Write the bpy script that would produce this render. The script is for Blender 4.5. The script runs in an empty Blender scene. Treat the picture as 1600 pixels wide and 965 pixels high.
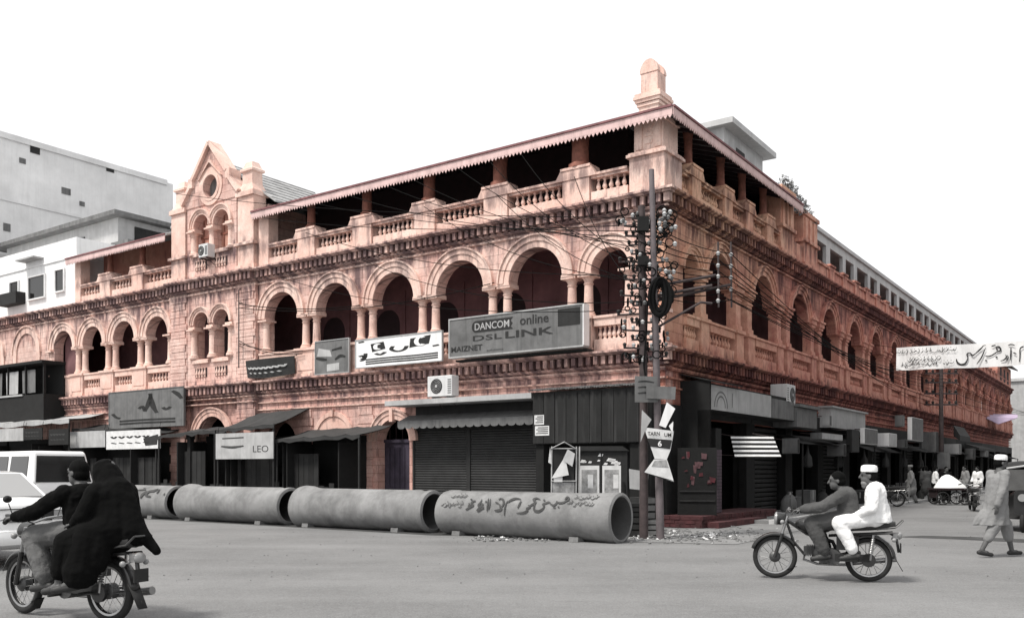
import bpy, bmesh, math, random
from mathutils import Vector, Matrix
random.seed(11)
S = bpy.context.scene
COL = S.collection
rad = math.radians
PI = math.pi

# ------------------------------------------------------------------ camera
FPX, HZ, EYE = 1404.0, 732.0, 1.5          # focal length in px of the 1600 px photo, horizon row, eye height
cd = bpy.data.cameras.new('camera')
cam = bpy.data.objects.new('camera', cd)
COL.objects.link(cam)
cd.sensor_width = 36.0
cd.lens = 36.0 * FPX / 1600.0
cd.shift_y = (HZ - 482.5) / 1600.0
cd.clip_start = 0.1
cd.clip_end = 2000.0
cam.location = (0, 0, EYE)
cam.rotation_euler = (rad(90), 0, 0)
S.camera = cam

# ------------------------------------------------------------------ sky, sun, exposure (white overcast)
SUN_FROM = Vector((-0.56, -0.42, 1.15)).normalized()
W = bpy.data.worlds.new('World'); S.world = W
W.use_nodes = True
wn, wl = W.node_tree.nodes, W.node_tree.links
wn.clear()
w_out = wn.new('ShaderNodeOutputWorld')
w_bg = wn.new('ShaderNodeBackground')
w_sky = wn.new('ShaderNodeTexSky')
w_sky.sky_type = 'NISHITA'
w_sky.sun_disc = False
w_sky.sun_elevation = math.asin(SUN_FROM.z)
w_sky.sun_rotation = math.atan2(SUN_FROM.x, SUN_FROM.y)
w_sky.air_density = 1.0
w_sky.dust_density = 4.0
w_bw = wn.new('ShaderNodeRGBToBW')
w_mix = wn.new('ShaderNodeMix'); w_mix.data_type = 'RGBA'
w_mix.inputs[0].default_value = 0.88            # an even white cloud layer over the sky
w_mix.inputs[7].default_value = (6.3, 6.3, 6.35, 1)
wl.new(w_sky.outputs[0], w_bw.inputs[0])
wl.new(w_bw.outputs[0], w_mix.inputs[6])
wl.new(w_mix.outputs[2], w_bg.inputs[0])
w_bg.inputs[1].default_value = 0.12
wl.new(w_bg.outputs[0], w_out.inputs[0])

sl = bpy.data.lights.new('sun', 'SUN')
sl.energy = 2.5
sl.angle = rad(11)
sl.color = (1.0, 0.965, 0.91)
sun = bpy.data.objects.new('sun', sl)
COL.objects.link(sun)
sun.location = (-20, -20, 40)
sun.rotation_euler = (-SUN_FROM).to_track_quat('-Z', 'Y').to_euler()

S.view_settings.view_transform = 'Standard'
S.view_settings.look = 'None'
S.view_settings.exposure = 0.70
S.view_settings.gamma = 1.0
S.view_settings.use_curve_mapping = False
S.cycles.max_bounces = 6
S.cycles.diffuse_bounces = 3
S.cycles.glossy_bounces = 3

# ------------------------------------------------------------------ frames and pixel helpers
CX, CY = 4.02, 23.5                          # street corner of the big building
LX, LY = -0.817, 0.5766                      # along the left facade, away from the corner
RX, RY = 0.5766, 0.817                       # along the right facade
def FL(u, v, z): return Vector((CX + LX*u - RX*v, CY + LY*u - RY*v, z))
def FR(t, v, z): return Vector((CX + RX*t - LX*v, CY + RY*t - LY*v, z))
def onL(x, y, v=0.0):
    k = (x-800)/FPX; x0, y0 = CX-RX*v, CY-RY*v
    u = (x0 - y0*k)/(LY*k - LX)
    return u, EYE + (HZ-y)/FPX*(y0+LY*u)
def onR(x, y, v=0.0):
    k = (x-800)/FPX; x0, y0 = CX-LX*v, CY-LY*v
    t = (y0*k - x0)/(RX - RY*k)
    return t, EYE + (HZ-y)/FPX*(y0+RY*t)
def onG(x, y, z=0.0):
    Y = (EYE-z)*FPX/(y-HZ)
    return Vector(((x-800)/FPX*Y, Y, z))
def atY(x, y, Y): return Vector(((x-800)/FPX*Y, Y, EYE+(HZ-y)/FPX*Y))
def frame(loc, ang=0.0, tilt=0.0, roll=0.0):
    M = Matrix.Translation(Vector(loc)) @ Matrix.Rotation(ang, 4, 'Z') @ Matrix.Rotation(tilt, 4, 'Y') @ Matrix.Rotation(roll, 4, 'X')
    return lambda x, y, z: M @ Vector((x, y, z))
def WF(x, y, z): return Vector((x, y, z))

# ------------------------------------------------------------------ mesh builder
WLOC = {}
class MB:
    def __init__(s, F=WF): s.v = []; s.f = []; s.mi = []; s.F = F
    def add(s, vs, fs, mi=0, F=None):
        F = F or s.F; n = len(s.v)
        s.v += [F(*p) for p in vs]
        s.f += [tuple(i+n for i in f) for f in fs]
        s.mi += [mi]*len(fs); return s
    def box(s, x0, x1, y0, y1, z0, z1, mi=0, F=None):
        vs = [(x, y, z) for z in (z0, z1) for y in (y0, y1) for x in (x0, x1)]
        return s.add(vs, [(0,2,3,1), (4,5,7,6), (0,1,5,4), (2,6,7,3), (0,4,6,2), (1,3,7,5)], mi, F)
    def prism(s, poly, y0, y1, mi=0, F=None):
        """poly in (x,z), extruded along y"""
        n = len(poly)
        vs = [(x, y0, z) for x, z in poly] + [(x, y1, z) for x, z in poly]
        fs = [tuple(range(n)), tuple(range(2*n-1, n-1, -1))] + [(i, i+n, (i+1) % n+n, (i+1) % n) for i in range(n)]
        return s.add(vs, fs, mi, F)
    def profile(s, prof, x0, x1, mi=0, F=None):
        """prof in (y,z), extruded along x"""
        n = len(prof)
        vs = [(x0, y, z) for y, z in prof] + [(x1, y, z) for y, z in prof]
        fs = [tuple(range(n)), tuple(range(2*n-1, n-1, -1))] + [(i, i+n, (i+1) % n+n, (i+1) % n) for i in range(n)]
        return s.add(vs, fs, mi, F)
    def lathe(s, prof, c=(0, 0, 0), n=16, mi=0, F=None, axis='z'):
        """prof (r, h) along axis"""
        vs = []; fs = []; m = len(prof)
        for r, h in prof:
            for k in range(n):
                a = 2*PI*k/n; p, q = r*math.cos(a), r*math.sin(a)
                vs.append({'z': (c[0]+p, c[1]+q, c[2]+h), 'y': (c[0]+p, c[1]+h, c[2]+q), 'x': (c[0]+h, c[1]+p, c[2]+q)}[axis])
        for i in range(m-1):
            for k in range(n):
                fs.append((i*n+k, i*n+(k+1) % n, (i+1)*n+(k+1) % n, (i+1)*n+k))
        fs.append(tuple(range(n))); fs.append(tuple((m-1)*n+k for k in range(n)))
        return s.add(vs, fs, mi, F)
    def tube(s, pts, r, n=8, mi=0, F=None, caps=True):
        pts = [Vector(p) for p in pts]; m = len(pts)
        rs = r if isinstance(r, (list, tuple)) else [r]*m
        vs = []; fs = []; prev = None
        for i, p in enumerate(pts):
            t = (pts[min(i+1, m-1)] - pts[max(i-1, 0)])
            t = t.normalized() if t.length > 1e-9 else Vector((0, 0, 1))
            if prev is None:
                a = Vector((0, 0, 1)) if abs(t.z) < 0.9 else Vector((1, 0, 0))
                nx = t.cross(a).normalized()
            else:
                nx = prev - t*prev.dot(t)
                nx = nx.normalized() if nx.length > 1e-6 else t.orthogonal().normalized()
            prev = nx; by = t.cross(nx)
            for k in range(n):
                an = 2*PI*k/n
                vs.append(tuple(p + (nx*math.cos(an) + by*math.sin(an))*rs[i]))
        for i in range(m-1):
            for k in range(n):
                fs.append((i*n+k, i*n+(k+1) % n, (i+1)*n+(k+1) % n, (i+1)*n+k))
        if caps:
            fs.append(tuple(range(n))[::-1]); fs.append(tuple((m-1)*n+k for k in range(n)))
        return s.add(vs, fs, mi, F)
    def cap(s, p0, p1, r0, r1, n=12, mi=0, F=None):
        """closed capsule-like limb with rounded ends"""
        p0, p1 = Vector(p0), Vector(p1); d = p1-p0; L = d.length; d = d/L if L > 1e-6 else Vector((0, 0, 1))
        pts = []; rs = []
        for q in (0.05, 0.5, 0.8): pts.append(p0 - d*r0*math.sqrt(1-q*q)); rs.append(r0*q)
        pts.append(p0); rs.append(r0)
        pts.append(p0 + d*L*0.5); rs.append((r0+r1)/2)
        pts.append(p1); rs.append(r1)
        for q in (0.8, 0.5, 0.05): pts.append(p1 + d*r1*math.sqrt(1-q*q)); rs.append(r1*q)
        return s.tube(pts, rs, n, mi, F)
    def ell(s, c, rx, ry, rz, n=14, m=9, mi=0, F=None, M=None):
        vs = []; fs = []
        for i in range(m+1):
            a = PI*(0.02+0.96*i/m)
            for k in range(n):
                b = 2*PI*k/n
                p = Vector((rx*math.sin(a)*math.cos(b), ry*math.sin(a)*math.sin(b), rz*math.cos(a)))
                if M is not None: p = M @ p
                vs.append(tuple(Vector(c)+p))
        for i in range(m):
            for k in range(n):
                fs.append((i*n+k, i*n+(k+1) % n, (i+1)*n+(k+1) % n, (i+1)*n+k))
        fs.append(tuple(range(n))); fs.append(tuple(m*n+k for k in range(n)))
        return s.add(vs, fs, mi, F)
    def loft(s, secs, n=20, mi=0, F=None, fold=0.0, nf=7, ph=0.0, rot=0.0):
        """secs: (cx,cy,cz, rx,ry[, foldscale]) horizontal ellipses stacked"""
        vs = []; fs = []; m = len(secs)
        for sc_ in secs:
            cx, cy, cz, rx, ry = sc_[:5]; fo = fold*(sc_[5] if len(sc_) > 5 else 1)
            for k in range(n):
                a = 2*PI*k/n+rot
                w = 1 + fo*(math.sin(a*nf+ph)+0.6*math.sin(a*(nf-3)+2*ph+cz*4))
                vs.append((cx+rx*w*math.cos(a), cy+ry*w*math.sin(a), cz))
        for i in range(m-1):
            for k in range(n):
                fs.append((i*n+k, i*n+(k+1) % n, (i+1)*n+(k+1) % n, (i+1)*n+k))
        fs.append(tuple(range(n))); fs.append(tuple((m-1)*n+k for k in range(n)))
        return s.add(vs, fs, mi, F)
    def torus(s, c, R, r, n=28, m=8, axis='y', mi=0, F=None):
        vs = []; fs = []
        for i in range(n):
            a = 2*PI*i/n
            for k in range(m):
                b = 2*PI*k/m; q = R+r*math.cos(b); h = r*math.sin(b)
                p = {'y': (q*math.cos(a), h, q*math.sin(a)), 'z': (q*math.cos(a), q*math.sin(a), h), 'x': (h, q*math.cos(a), q*math.sin(a))}[axis]
                vs.append((c[0]+p[0], c[1]+p[1], c[2]+p[2]))
        for i in range(n):
            for k in range(m):
                fs.append((i*m+k, i*m+(k+1) % m, ((i+1) % n)*m+(k+1) % m, ((i+1) % n)*m+k))
        return s.add(vs, fs, mi, F)
    def arch_panel(s, u0, u1, z0, z1, uc, r, zs, v0, v1, n=18, mi=0, F=None):
        """wall slab u0..u1, z0..z1 with a round-headed opening (spring zs, radius r) open downwards to z0"""
        pts = [(uc+r*math.cos(PI*i/n), zs+r*math.sin(PI*i/n)) for i in range(n+1)]       # from right (u max) to left
        for i in range(n):
            a, b = pts[i], pts[i+1]
            vs = [(a[0], v0, a[1]), (b[0], v0, b[1]), (b[0], v0, z1), (a[0], v0, z1), (a[0], v1, a[1]), (b[0], v1, b[1]), (b[0], v1, z1), (a[0], v1, z1)]
            s.add(vs, [(0,1,2,3), (7,6,5,4), (0,4,5,1), (3,2,6,7)], mi, F)
        for a, b in ((u0, uc-r), (uc+r, u1)):
            if b-a > 1e-4: s.box(a, b, v0, v1, z0, z1, mi, F)
        return s
    def ring(s, uc, zs, r0, r1, v0, v1, a0=0.0, a1=PI, n=20, mi=0, F=None):
        vs = []; fs = []
        for i in range(n+1):
            a = a0+(a1-a0)*i/n; c, d = math.cos(a), math.sin(a)
            vs += [(uc+r0*c, v0, zs+r0*d), (uc+r1*c, v0, zs+r1*d), (uc+r1*c, v1, zs+r1*d), (uc+r0*c, v1, zs+r0*d)]
        for i in range(n):
            for k in range(4):
                fs.append((4*i+k, 4*i+(k+1) % 4, 4*i+4+(k+1) % 4, 4*i+4+k))
        if abs(a1-a0) < 2*PI-0.01: fs += [(0,1,2,3), (4*n+3, 4*n+2, 4*n+1, 4*n)]
        return s.add(vs, fs, mi, F)
    def mesh(s, name, mats, org, smooth=True, ang=38):
        me = bpy.data.meshes.new(name)
        me.from_pydata([p-org for p in s.v], [], s.f)
        for m in mats: me.materials.append(m)
        if len(mats) > 1: me.polygons.foreach_set('material_index', s.mi)
        bm = bmesh.new(); bm.from_mesh(me)
        bmesh.ops.recalc_face_normals(bm, faces=bm.faces)
        bm.to_mesh(me); bm.free()
        if smooth:
            me.polygons.foreach_set('use_smooth', [True]*len(me.polygons))
            me.set_sharp_from_angle(angle=rad(ang))
        me.update(); return me
    def build(s, name, mats, parent=None, smooth=True, label=None, cat=None, group=None, kind=None, ang=38):
        if not isinstance(mats, (list, tuple)): mats = [mats]
        xs = [p.x for p in s.v]; ys = [p.y for p in s.v]; zs = [p.z for p in s.v]
        org = Vector(((min(xs)+max(xs))/2, (min(ys)+max(ys))/2, min(zs)))
        o = bpy.data.objects.new(name, s.mesh(name, mats, org, smooth, ang))
        return place(o, org, parent, label, cat, group, kind)

def tag(o, label=None, cat=None, group=None, kind=None):
    if label: o['label'] = label
    if cat: o['category'] = cat
    if group: o['group'] = group
    if kind: o['kind'] = kind
    return o
def place(o, org, parent=None, label=None, cat=None, group=None, kind=None, rz=0.0):
    COL.objects.link(o); org = Vector(org); WLOC[o.name] = org
    if parent is not None:
        o.parent = parent; o.location = org - WLOC[parent.name]
    else:
        o.location = org
    o.rotation_euler = (0, 0, rz)
    return tag(o, label, cat, group, kind)
def thing(name, loc, label, cat, group=None):
    o = bpy.data.objects.new(name, None); o.empty_display_size = 0.3
    return place(o, loc, None, label, cat, group)
def inst(name, me, loc, parent, rz=0.0):
    """a copy that shares its mesh"""
    return place(bpy.data.objects.new(name, me), loc, parent, rz=rz)
def localmesh(mb, name, mats, smooth=True):
    if not isinstance(mats, (list, tuple)): mats = [mats]
    return mb.mesh(name, mats, Vector((0, 0, 0)), smooth)

# ------------------------------------------------------------------ lettering
def text_mesh_pts(body, bold=0.0):
    cu = bpy.data.curves.new('lettering', 'FONT'); cu.body = body; cu.size = 1.0; cu.offset = bold; cu.resolution_u = 3
    o = bpy.data.objects.new('lettering_tmp', cu); COL.objects.link(o)
    dg = bpy.context.evaluated_depsgraph_get(); dg.update()
    me = bpy.data.meshes.new_from_object(o.evaluated_get(dg))
    vs = [tuple(v.co) for v in me.vertices]; fs = [tuple(p.vertices) for p in me.polygons]
    COL.objects.unlink(o); bpy.data.objects.remove(o); bpy.data.meshes.remove(me)
    return vs, fs
def text_on(mb, body, a0, a1, b0, b1, P, bold=0.0, mi=0):
    """flat letters fitted into the rectangle a0..a1 x b0..b1; P(a, b) gives the world point"""
    vs, fs = text_mesh_pts(body, bold)
    xs = [v[0] for v in vs]; ys = [v[1] for v in vs]
    x0, x1, y0, y1 = min(xs), max(xs), min(ys), max(ys)
    n = len(mb.v)
    mb.v += [P(a0+(v[0]-x0)/(x1-x0)*(a1-a0), b0+(v[1]-y0)/(y1-y0)*(b1-b0)) for v in vs]
    mb.f += [tuple(i+n for i in f) for f in fs]; mb.mi += [mi]*len(fs)
    return mb
def brush(mb, strokes, P, mi=0):
    """hand-painted strokes: each a list of (a, b, width); P(a, b) gives the world point"""
    for st in strokes:
        pts = []
        for i in range(len(st)-1):
            for q in range(4):
                f = q/4.0
                p0 = st[max(i-1, 0)]; p1 = st[i]; p2 = st[i+1]; p3 = st[min(i+2, len(st)-1)]
                pts.append([0.5*((2*p1[k])+(-p0[k]+p2[k])*f+(2*p0[k]-5*p1[k]+4*p2[k]-p3[k])*f*f+(-p0[k]+3*p1[k]-3*p2[k]+p3[k])*f**3) for k in range(3)])
        pts.append(list(st[-1]))
        n = len(mb.v); m = len(pts)
        for i, p in enumerate(pts):
            q0, q1 = pts[max(i-1, 0)], pts[min(i+1, m-1)]
            dx, dy = q1[0]-q0[0], q1[1]-q0[1]; l = math.hypot(dx, dy) or 1
            w = max(p[2], 0.05)/2
            mb.v.append(P(p[0]-dy/l*w, p[1]+dx/l*w)); mb.v.append(P(p[0]+dy/l*w, p[1]-dx/l*w))
        mb.f += [(n+2*i, n+2*i+1, n+2*i+3, n+2*i+2) for i in range(m-1)]; mb.mi += [mi]*(m-1)
    return mb

# ------------------------------------------------------------------ materials
MATS = {}
def nodes_of(name):
    m = bpy.data.materials.new(name); m.use_nodes = True
    nt = m.node_tree; b = nt.nodes['Principled BSDF']
    return m, nt, b
def N(nt, t, **kw):
    n = nt.nodes.new(t)
    for k, v in kw.items():
        if k == 'ins':
            for i, x in v.items(): n.inputs[i].default_value = x
        else: setattr(n, k, v)
    return n
def mixc(nt, fac, a, b, blend='MIX'):
    n = N(nt, 'ShaderNodeMix', data_type='RGBA', blend_type=blend)
    for i, x in ((0, fac), (6, a), (7, b)):
        if hasattr(x, 'is_output') or isinstance(x, bpy.types.NodeSocket): nt.links.new(x, n.inputs[i])
        elif i == 0: n.inputs[0].default_value = x
        else: n.inputs[i].default_value = (*x, 1) if len(x) == 3 else x
    return n.outputs[2]
def ramp(nt, sock, stops):
    r = N(nt, 'ShaderNodeValToRGB')
    while len(r.color_ramp.elements) < len(stops): r.color_ramp.elements.new(0.5)
    for e, (p, c) in zip(r.color_ramp.elements, stops):
        e.position = p; e.color = (c, c, c, 1) if not isinstance(c, tuple) else (*c, 1)
    nt.links.new(sock, r.inputs[0]); return r.outputs[0]
def mathn(nt, op, a, b=None, clamp=False):
    n = N(nt, 'ShaderNodeMath', operation=op, use_clamp=clamp)
    for i, x in enumerate((a, b)):
        if x is None: continue
        if isinstance(x, bpy.types.NodeSocket): nt.links.new(x, n.inputs[i])
        else: n.inputs[i].default_value = x
    return n.outputs[0]
def posn(nt, scale=(1, 1, 1)):
    g = N(nt, 'ShaderNodeNewGeometry')
    m = N(nt, 'ShaderNodeMapping'); m.inputs['Scale'].default_value = scale
    nt.links.new(g.outputs['Position'], m.inputs['Vector']); return m.outputs[0]
def noise(nt, vec, scale, detail=5, rough=0.6):
    n = N(nt, 'ShaderNodeTexNoise'); n.inputs['Scale'].default_value = scale
    n.inputs['Detail'].default_value = detail; n.inputs['Roughness'].default_value = rough
    nt.links.new(vec, n.inputs['Vector']); return n.outputs[0]

def mat(name, col, rough=0.85, var=0.25, scale=3.0, grime=0.3, gscale=0.6, bump=0.15, bscale=30.0, metal=0.0, streak=0.0, dirt=None, spec=None, coat=0.0):
    """a worn surface: base colour, mottling, patchy grime, vertical rain streaks, fine relief"""
    if isinstance(col, (int, float)): col = (col, col, col)
    m, nt, b = nodes_of(name); p = posn(nt)
    lo = tuple(c*(1-var) for c in col); hi = tuple(min(1, c*(1+var)) for c in col)
    c = mixc(nt, ramp(nt, noise(nt, p, scale), [(0.3, 0.0), (0.7, 1.0)]), lo, hi)
    dirt = dirt or tuple(x*0.3 for x in col)
    if grime > 0:
        g = ramp(nt, noise(nt, p, gscale, 8, 0.7), [(0.48, 0.0), (0.72, 1.0)])
        c = mixc(nt, mathn(nt, 'MULTIPLY', g, grime), c, dirt)
    if streak > 0:
        g = ramp(nt, noise(nt, posn(nt, (6, 6, 0.35)), 1.0, 5, 0.6), [(0.5, 0.0), (0.68, 1.0)])
        c = mixc(nt, mathn(nt, 'MULTIPLY', g, streak), c, dirt)
    nt.links.new(c, b.inputs['Base Color'])
    b.inputs['Roughness'].default_value = rough; b.inputs['Metallic'].default_value = metal
    if spec is not None: b.inputs['Specular IOR Level'].default_value = spec
    if coat: b.inputs['Coat Weight'].default_value = coat
    if bump > 0:
        bn = N(nt, 'ShaderNodeBump'); bn.inputs['Strength'].default_value = bump; bn.inputs['Distance'].default_value = 0.02
        nt.links.new(noise(nt, p, bscale, 6, 0.65), bn.inputs['Height']); nt.links.new(bn.outputs[0], b.inputs['Normal'])
    MATS[name] = m; return m

def stone(name, pale, mid, red, soot, redmix=0.35, sootamt=0.8, joints=True, red_pair=None):
    """weathered dressed sandstone: coursed joints, colour drift from block to block, soot run-off under the cornices"""
    m, nt, b = nodes_of(name)
    g = N(nt, 'ShaderNodeNewGeometry'); pos = g.outputs['Position']
    dot = N(nt, 'ShaderNodeVectorMath', operation='DOT_PRODUCT'); dot.inputs[1].default_value = (LX+RX, LY+RY, 0)
    nt.links.new(pos, dot.inputs[0]); along = dot.outputs['Value']
    sx = N(nt, 'ShaderNodeSeparateXYZ'); nt.links.new(pos, sx.inputs[0]); z = sx.outputs[2]
    cv = N(nt, 'ShaderNodeCombineXYZ'); nt.links.new(along, cv.inputs[0]); nt.links.new(z, cv.inputs[1])
    big = noise(nt, pos, 0.45, 6, 0.62)
    med = noise(nt, pos, 2.6, 6, 0.65)
    fin = noise(nt, pos, 22.0, 5, 0.7)
    c = mixc(nt, ramp(nt, med, [(0.3, 0.0), (0.72, 1.0)]), mid, pale)
    c = mixc(nt, mathn(nt, 'MULTIPLY', ramp(nt, big, [(0.42, 0.0), (0.62, 1.0)]), redmix), c, red)
    if red_pair:                                                              # redder and darker with distance down the bazaar side and towards the ground
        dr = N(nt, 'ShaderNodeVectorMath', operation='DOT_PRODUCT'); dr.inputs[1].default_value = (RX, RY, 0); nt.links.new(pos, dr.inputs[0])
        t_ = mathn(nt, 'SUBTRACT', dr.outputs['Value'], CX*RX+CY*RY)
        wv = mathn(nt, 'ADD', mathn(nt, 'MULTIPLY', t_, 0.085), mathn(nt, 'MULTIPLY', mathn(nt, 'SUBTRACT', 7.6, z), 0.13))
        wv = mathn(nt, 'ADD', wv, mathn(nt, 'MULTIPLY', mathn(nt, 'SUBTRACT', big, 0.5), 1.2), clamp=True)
        rc = mixc(nt, ramp(nt, med, [(0.3, 0.0), (0.72, 1.0)]), red_pair[0], red_pair[1])
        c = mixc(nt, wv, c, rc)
    low = N(nt, 'ShaderNodeMapRange'); low.inputs[1].default_value = 5.1; low.inputs[2].default_value = 4.2
    nt.links.new(z, low.inputs[0])
    c = mixc(nt, mathn(nt, 'MULTIPLY', low.outputs[0], 0.28), c, red)     # the ground storey is a redder stone
    br = N(nt, 'ShaderNodeTexBrick'); br.inputs['Scale'].default_value = 1.0
    br.inputs['Mortar Size'].default_value = 0.009; br.inputs['Brick Width'].default_value = 0.62; br.inputs['Row Height'].default_value = 0.27
    br.inputs['Color1'].default_value = (0.80, 0.80, 0.80, 1); br.inputs['Color2'].default_value = (1.0, 1.0, 1.0, 1); br.inputs['Mortar'].default_value = (0.40, 0.36, 0.34, 1)
    nt.links.new(cv.outputs[0], br.inputs['Vector'])
    if joints: c = mixc(nt, 0.75, c, br.outputs[0], 'MULTIPLY')
    c = mixc(nt, mathn(nt, 'MULTIPLY', ramp(nt, fin, [(0.5, 0.0), (0.75, 1.0)]), 0.35), c, soot)
    # soot and rain run-off, thickest just below the two cornices and on the parapet
    sv = N(nt, 'ShaderNodeCombineXYZ')
    nt.links.new(mathn(nt, 'MULTIPLY', along, 3.2), sv.inputs[0]); nt.links.new(mathn(nt, 'MULTIPLY', z, 0.55), sv.inputs[1])
    stn = noise(nt, sv.outputs[0], 1.0, 7, 0.68)
    def band(z0, z1, z2):
        a = N(nt, 'ShaderNodeMapRange'); a.inputs[1].default_value = z0; a.inputs[2].default_value = z1; nt.links.new(z, a.inputs[0])
        d = N(nt, 'ShaderNodeMapRange'); d.inputs[1].default_value = z2+.5; d.inputs[2].default_value = z2; nt.links.new(z, d.inputs[0]); return mathn(nt, 'MULTIPLY', a.outputs[0], d.outputs[0])
    zone = mathn(nt, 'MAXIMUM', band(6.9, 8.5, 8.6), mathn(nt, 'MAXIMUM', band(2.9, 4.4, 4.5), band(8.9, 9.7, 9.6)))
    zone = mathn(nt, 'ADD', mathn(nt, 'MULTIPLY', zone, 0.20), stn)
    st = ramp(nt, zone, [(0.56, 0.0), (0.72, 1.0)])
    c = mixc(nt, mathn(nt, 'MULTIPLY', st, sootamt), c, soot)
    blot = ramp(nt, noise(nt, pos, 1.1, 9, 0.75), [(0.52, 0.0), (0.68, 1.0)])
    c = mixc(nt, mathn(nt, 'MULTIPLY', blot, sootamt*0.45), c, soot)
    nt.links.new(c, b.inputs['Base Color']); b.inputs['Roughness'].default_value = 0.92
    b.inputs['Specular IOR Level'].default_value = 0.2
    bn = N(nt, 'ShaderNodeBump'); bn.inputs['Strength'].default_value = 0.35; bn.inputs['Distance'].default_value = 0.02
    hsum = mathn(nt, 'ADD', mathn(nt, 'MULTIPLY', fin, 0.5), mathn(nt, 'MULTIPLY', med, 0.6))
    if joints: hsum = mathn(nt, 'SUBTRACT', hsum, mathn(nt, 'MULTIPLY', br.outputs[1], 0.7))
    nt.links.new(hsum, bn.inputs['Height']); nt.links.new(bn.outputs[0], b.inputs['Normal'])
    MATS[name] = m; return m

SOOT = (0.080, 0.050, 0.058)
M_ST = stone('peach_sandstone', (0.83, 0.625, 0.555), (0.67, 0.43, 0.37), (0.50, 0.235, 0.195), SOOT, 0.45, 0.85)
M_STP = stone('peach_sandstone_plain', (0.86, 0.67, 0.59), (0.73, 0.50, 0.425), (0.56, 0.30, 0.235), SOOT, 0.35, 0.65, joints=False)
M_RS = stone('redder_sandstone', (0.70, 0.46, 0.33), (0.56, 0.32, 0.21), (0.34, 0.09, 0.075), (0.045, 0.016, 0.02), 0.30, 0.85, red_pair=((0.30, 0.105, 0.09), (0.55, 0.26, 0.20)))
M_RSP = stone('redder_sandstone_plain', (0.74, 0.50, 0.36), (0.60, 0.36, 0.24), (0.36, 0.10, 0.08), (0.045, 0.016, 0.02), 0.25, 0.7, joints=False, red_pair=((0.42, 0.16, 0.13), (0.70, 0.38, 0.29)))
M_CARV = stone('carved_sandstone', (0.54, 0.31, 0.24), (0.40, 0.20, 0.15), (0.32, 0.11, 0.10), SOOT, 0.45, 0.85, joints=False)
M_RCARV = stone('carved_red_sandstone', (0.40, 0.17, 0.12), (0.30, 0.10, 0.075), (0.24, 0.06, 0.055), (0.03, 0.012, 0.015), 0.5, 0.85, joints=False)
M_INN = mat('shaded_verandah_plaster', (0.19, 0.095, 0.10), 0.95, 0.35, 0.9, 0.6, 0.5, 0.1)  # verandah shade put into a dark plaster colour
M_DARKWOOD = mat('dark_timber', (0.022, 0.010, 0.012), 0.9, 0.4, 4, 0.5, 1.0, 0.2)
M_POST = mat('stained_timber_post', (0.22, 0.085, 0.06), 0.85, 0.35, 5, 0.5, 2.0, 0.2)
M_VAL = mat('pink_valance_paint', (0.66, 0.47, 0.45), 0.8, 0.12, 3, 0.3, 1.2, 0.1, streak=0.3)
M_RIDGE = mat('maroon_gutter', (0.20, 0.085, 0.09), 0.8, 0.3, 4, 0.4, 1.2, 0.1)
M_ROOF = mat('grey_roof_tile', 0.34, 0.9, 0.25, 2.5, 0.4, 0.7, 0.2, 20)
M_ASPH = None
M_CONC = mat('pipe_concrete', 0.215, 0.95, 0.25, 1.8, 0.7, 1.0, 0.5, 45, streak=0.15)
M_CONC2 = mat('bare_concrete', 0.46, 0.95, 0.14, 1.2, 0.35, 0.5, 0.3, 18, streak=0.3, dirt=(0.22, 0.22, 0.22))
M_BLOCK = mat('pale_block_wall', 0.74, 0.95, 0.14, 0.5, 0.45, 0.22, 0.3, 8, streak=0.25, dirt=(0.52, 0.52, 0.52))
M_WHITE = mat('white_plaster', 0.80, 0.9, 0.07, 1.5, 0.3, 0.4, 0.1, streak=0.25, dirt=(0.45, 0.45, 0.45))
M_LGREY = mat('light_grey_paint', 0.40, 0.8, 0.15, 2, 0.4, 0.9, 0.15, streak=0.35, dirt=(0.2, 0.2, 0.2))
M_GREY = mat('mid_grey_paint', 0.145, 0.8, 0.22, 2.5, 0.45, 0.9, 0.15, streak=0.4)
M_DGREY = mat('dark_grey_paint', 0.018, 0.85, 0.3, 3, 0.5, 1.0, 0.15, streak=0.4)
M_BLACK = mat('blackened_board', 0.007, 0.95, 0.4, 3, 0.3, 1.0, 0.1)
M_DEEP = mat('shaded_shop_interior', 0.010, 1.0, 0.4, 1.5, 0.3, 0.7, 0.0, spec=0.05)  # near-black interior, its deep shade put into the colour
M_SHUT = mat('roller_shutter_steel', 0.026, 0.75, 0.35, 3.0, 0.6, 0.8, 0.2, 12, metal=0.0, streak=0.3, dirt=(0.02, 0.02, 0.02))
M_STAIN = mat('stained_sheet_metal', 0.008, 0.85, 0.4, 1.5, 0.25, 0.7, 0.2, 10, streak=0.7, dirt=(0.04, 0.04, 0.04))
M_CANV = mat('old_canvas', 0.034, 0.95, 0.25, 2.5, 0.5, 1.1, 0.4, 14)
M_PAPER = mat('pasted_paper', 0.66, 0.9, 0.12, 5, 0.35, 3.0, 0.1, dirt=(0.3, 0.3, 0.3))
M_PAPERG = mat('grey_print', 0.30, 0.9, 0.45, 9, 0.4, 5.0, 0.0)
M_INK = mat('black_ink', 0.02, 0.8, 0.3, 8, 0.0, 1, 0.0)
M_INKG = mat('faded_grey_ink', 0.045, 0.85, 0.3, 8, 0.0, 1, 0.0)
M_POLE = mat('tarred_steel_pole', (0.055, 0.04, 0.04), 0.75, 0.35, 6, 0.5, 2, 0.2, 30)
M_POLEG = mat('weathered_grey_pole', (0.13, 0.11, 0.115), 0.75, 0.2, 5, 0.5, 1.2, 0.2, 30)
M_WIRE = mat('black_cable', 0.010, 0.95, 0.2, 10, 0, 1, 0, spec=0.05)
M_PORC = mat('white_porcelain', 0.45, 0.4, 0.05, 5, 0.15, 4, 0)
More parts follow.
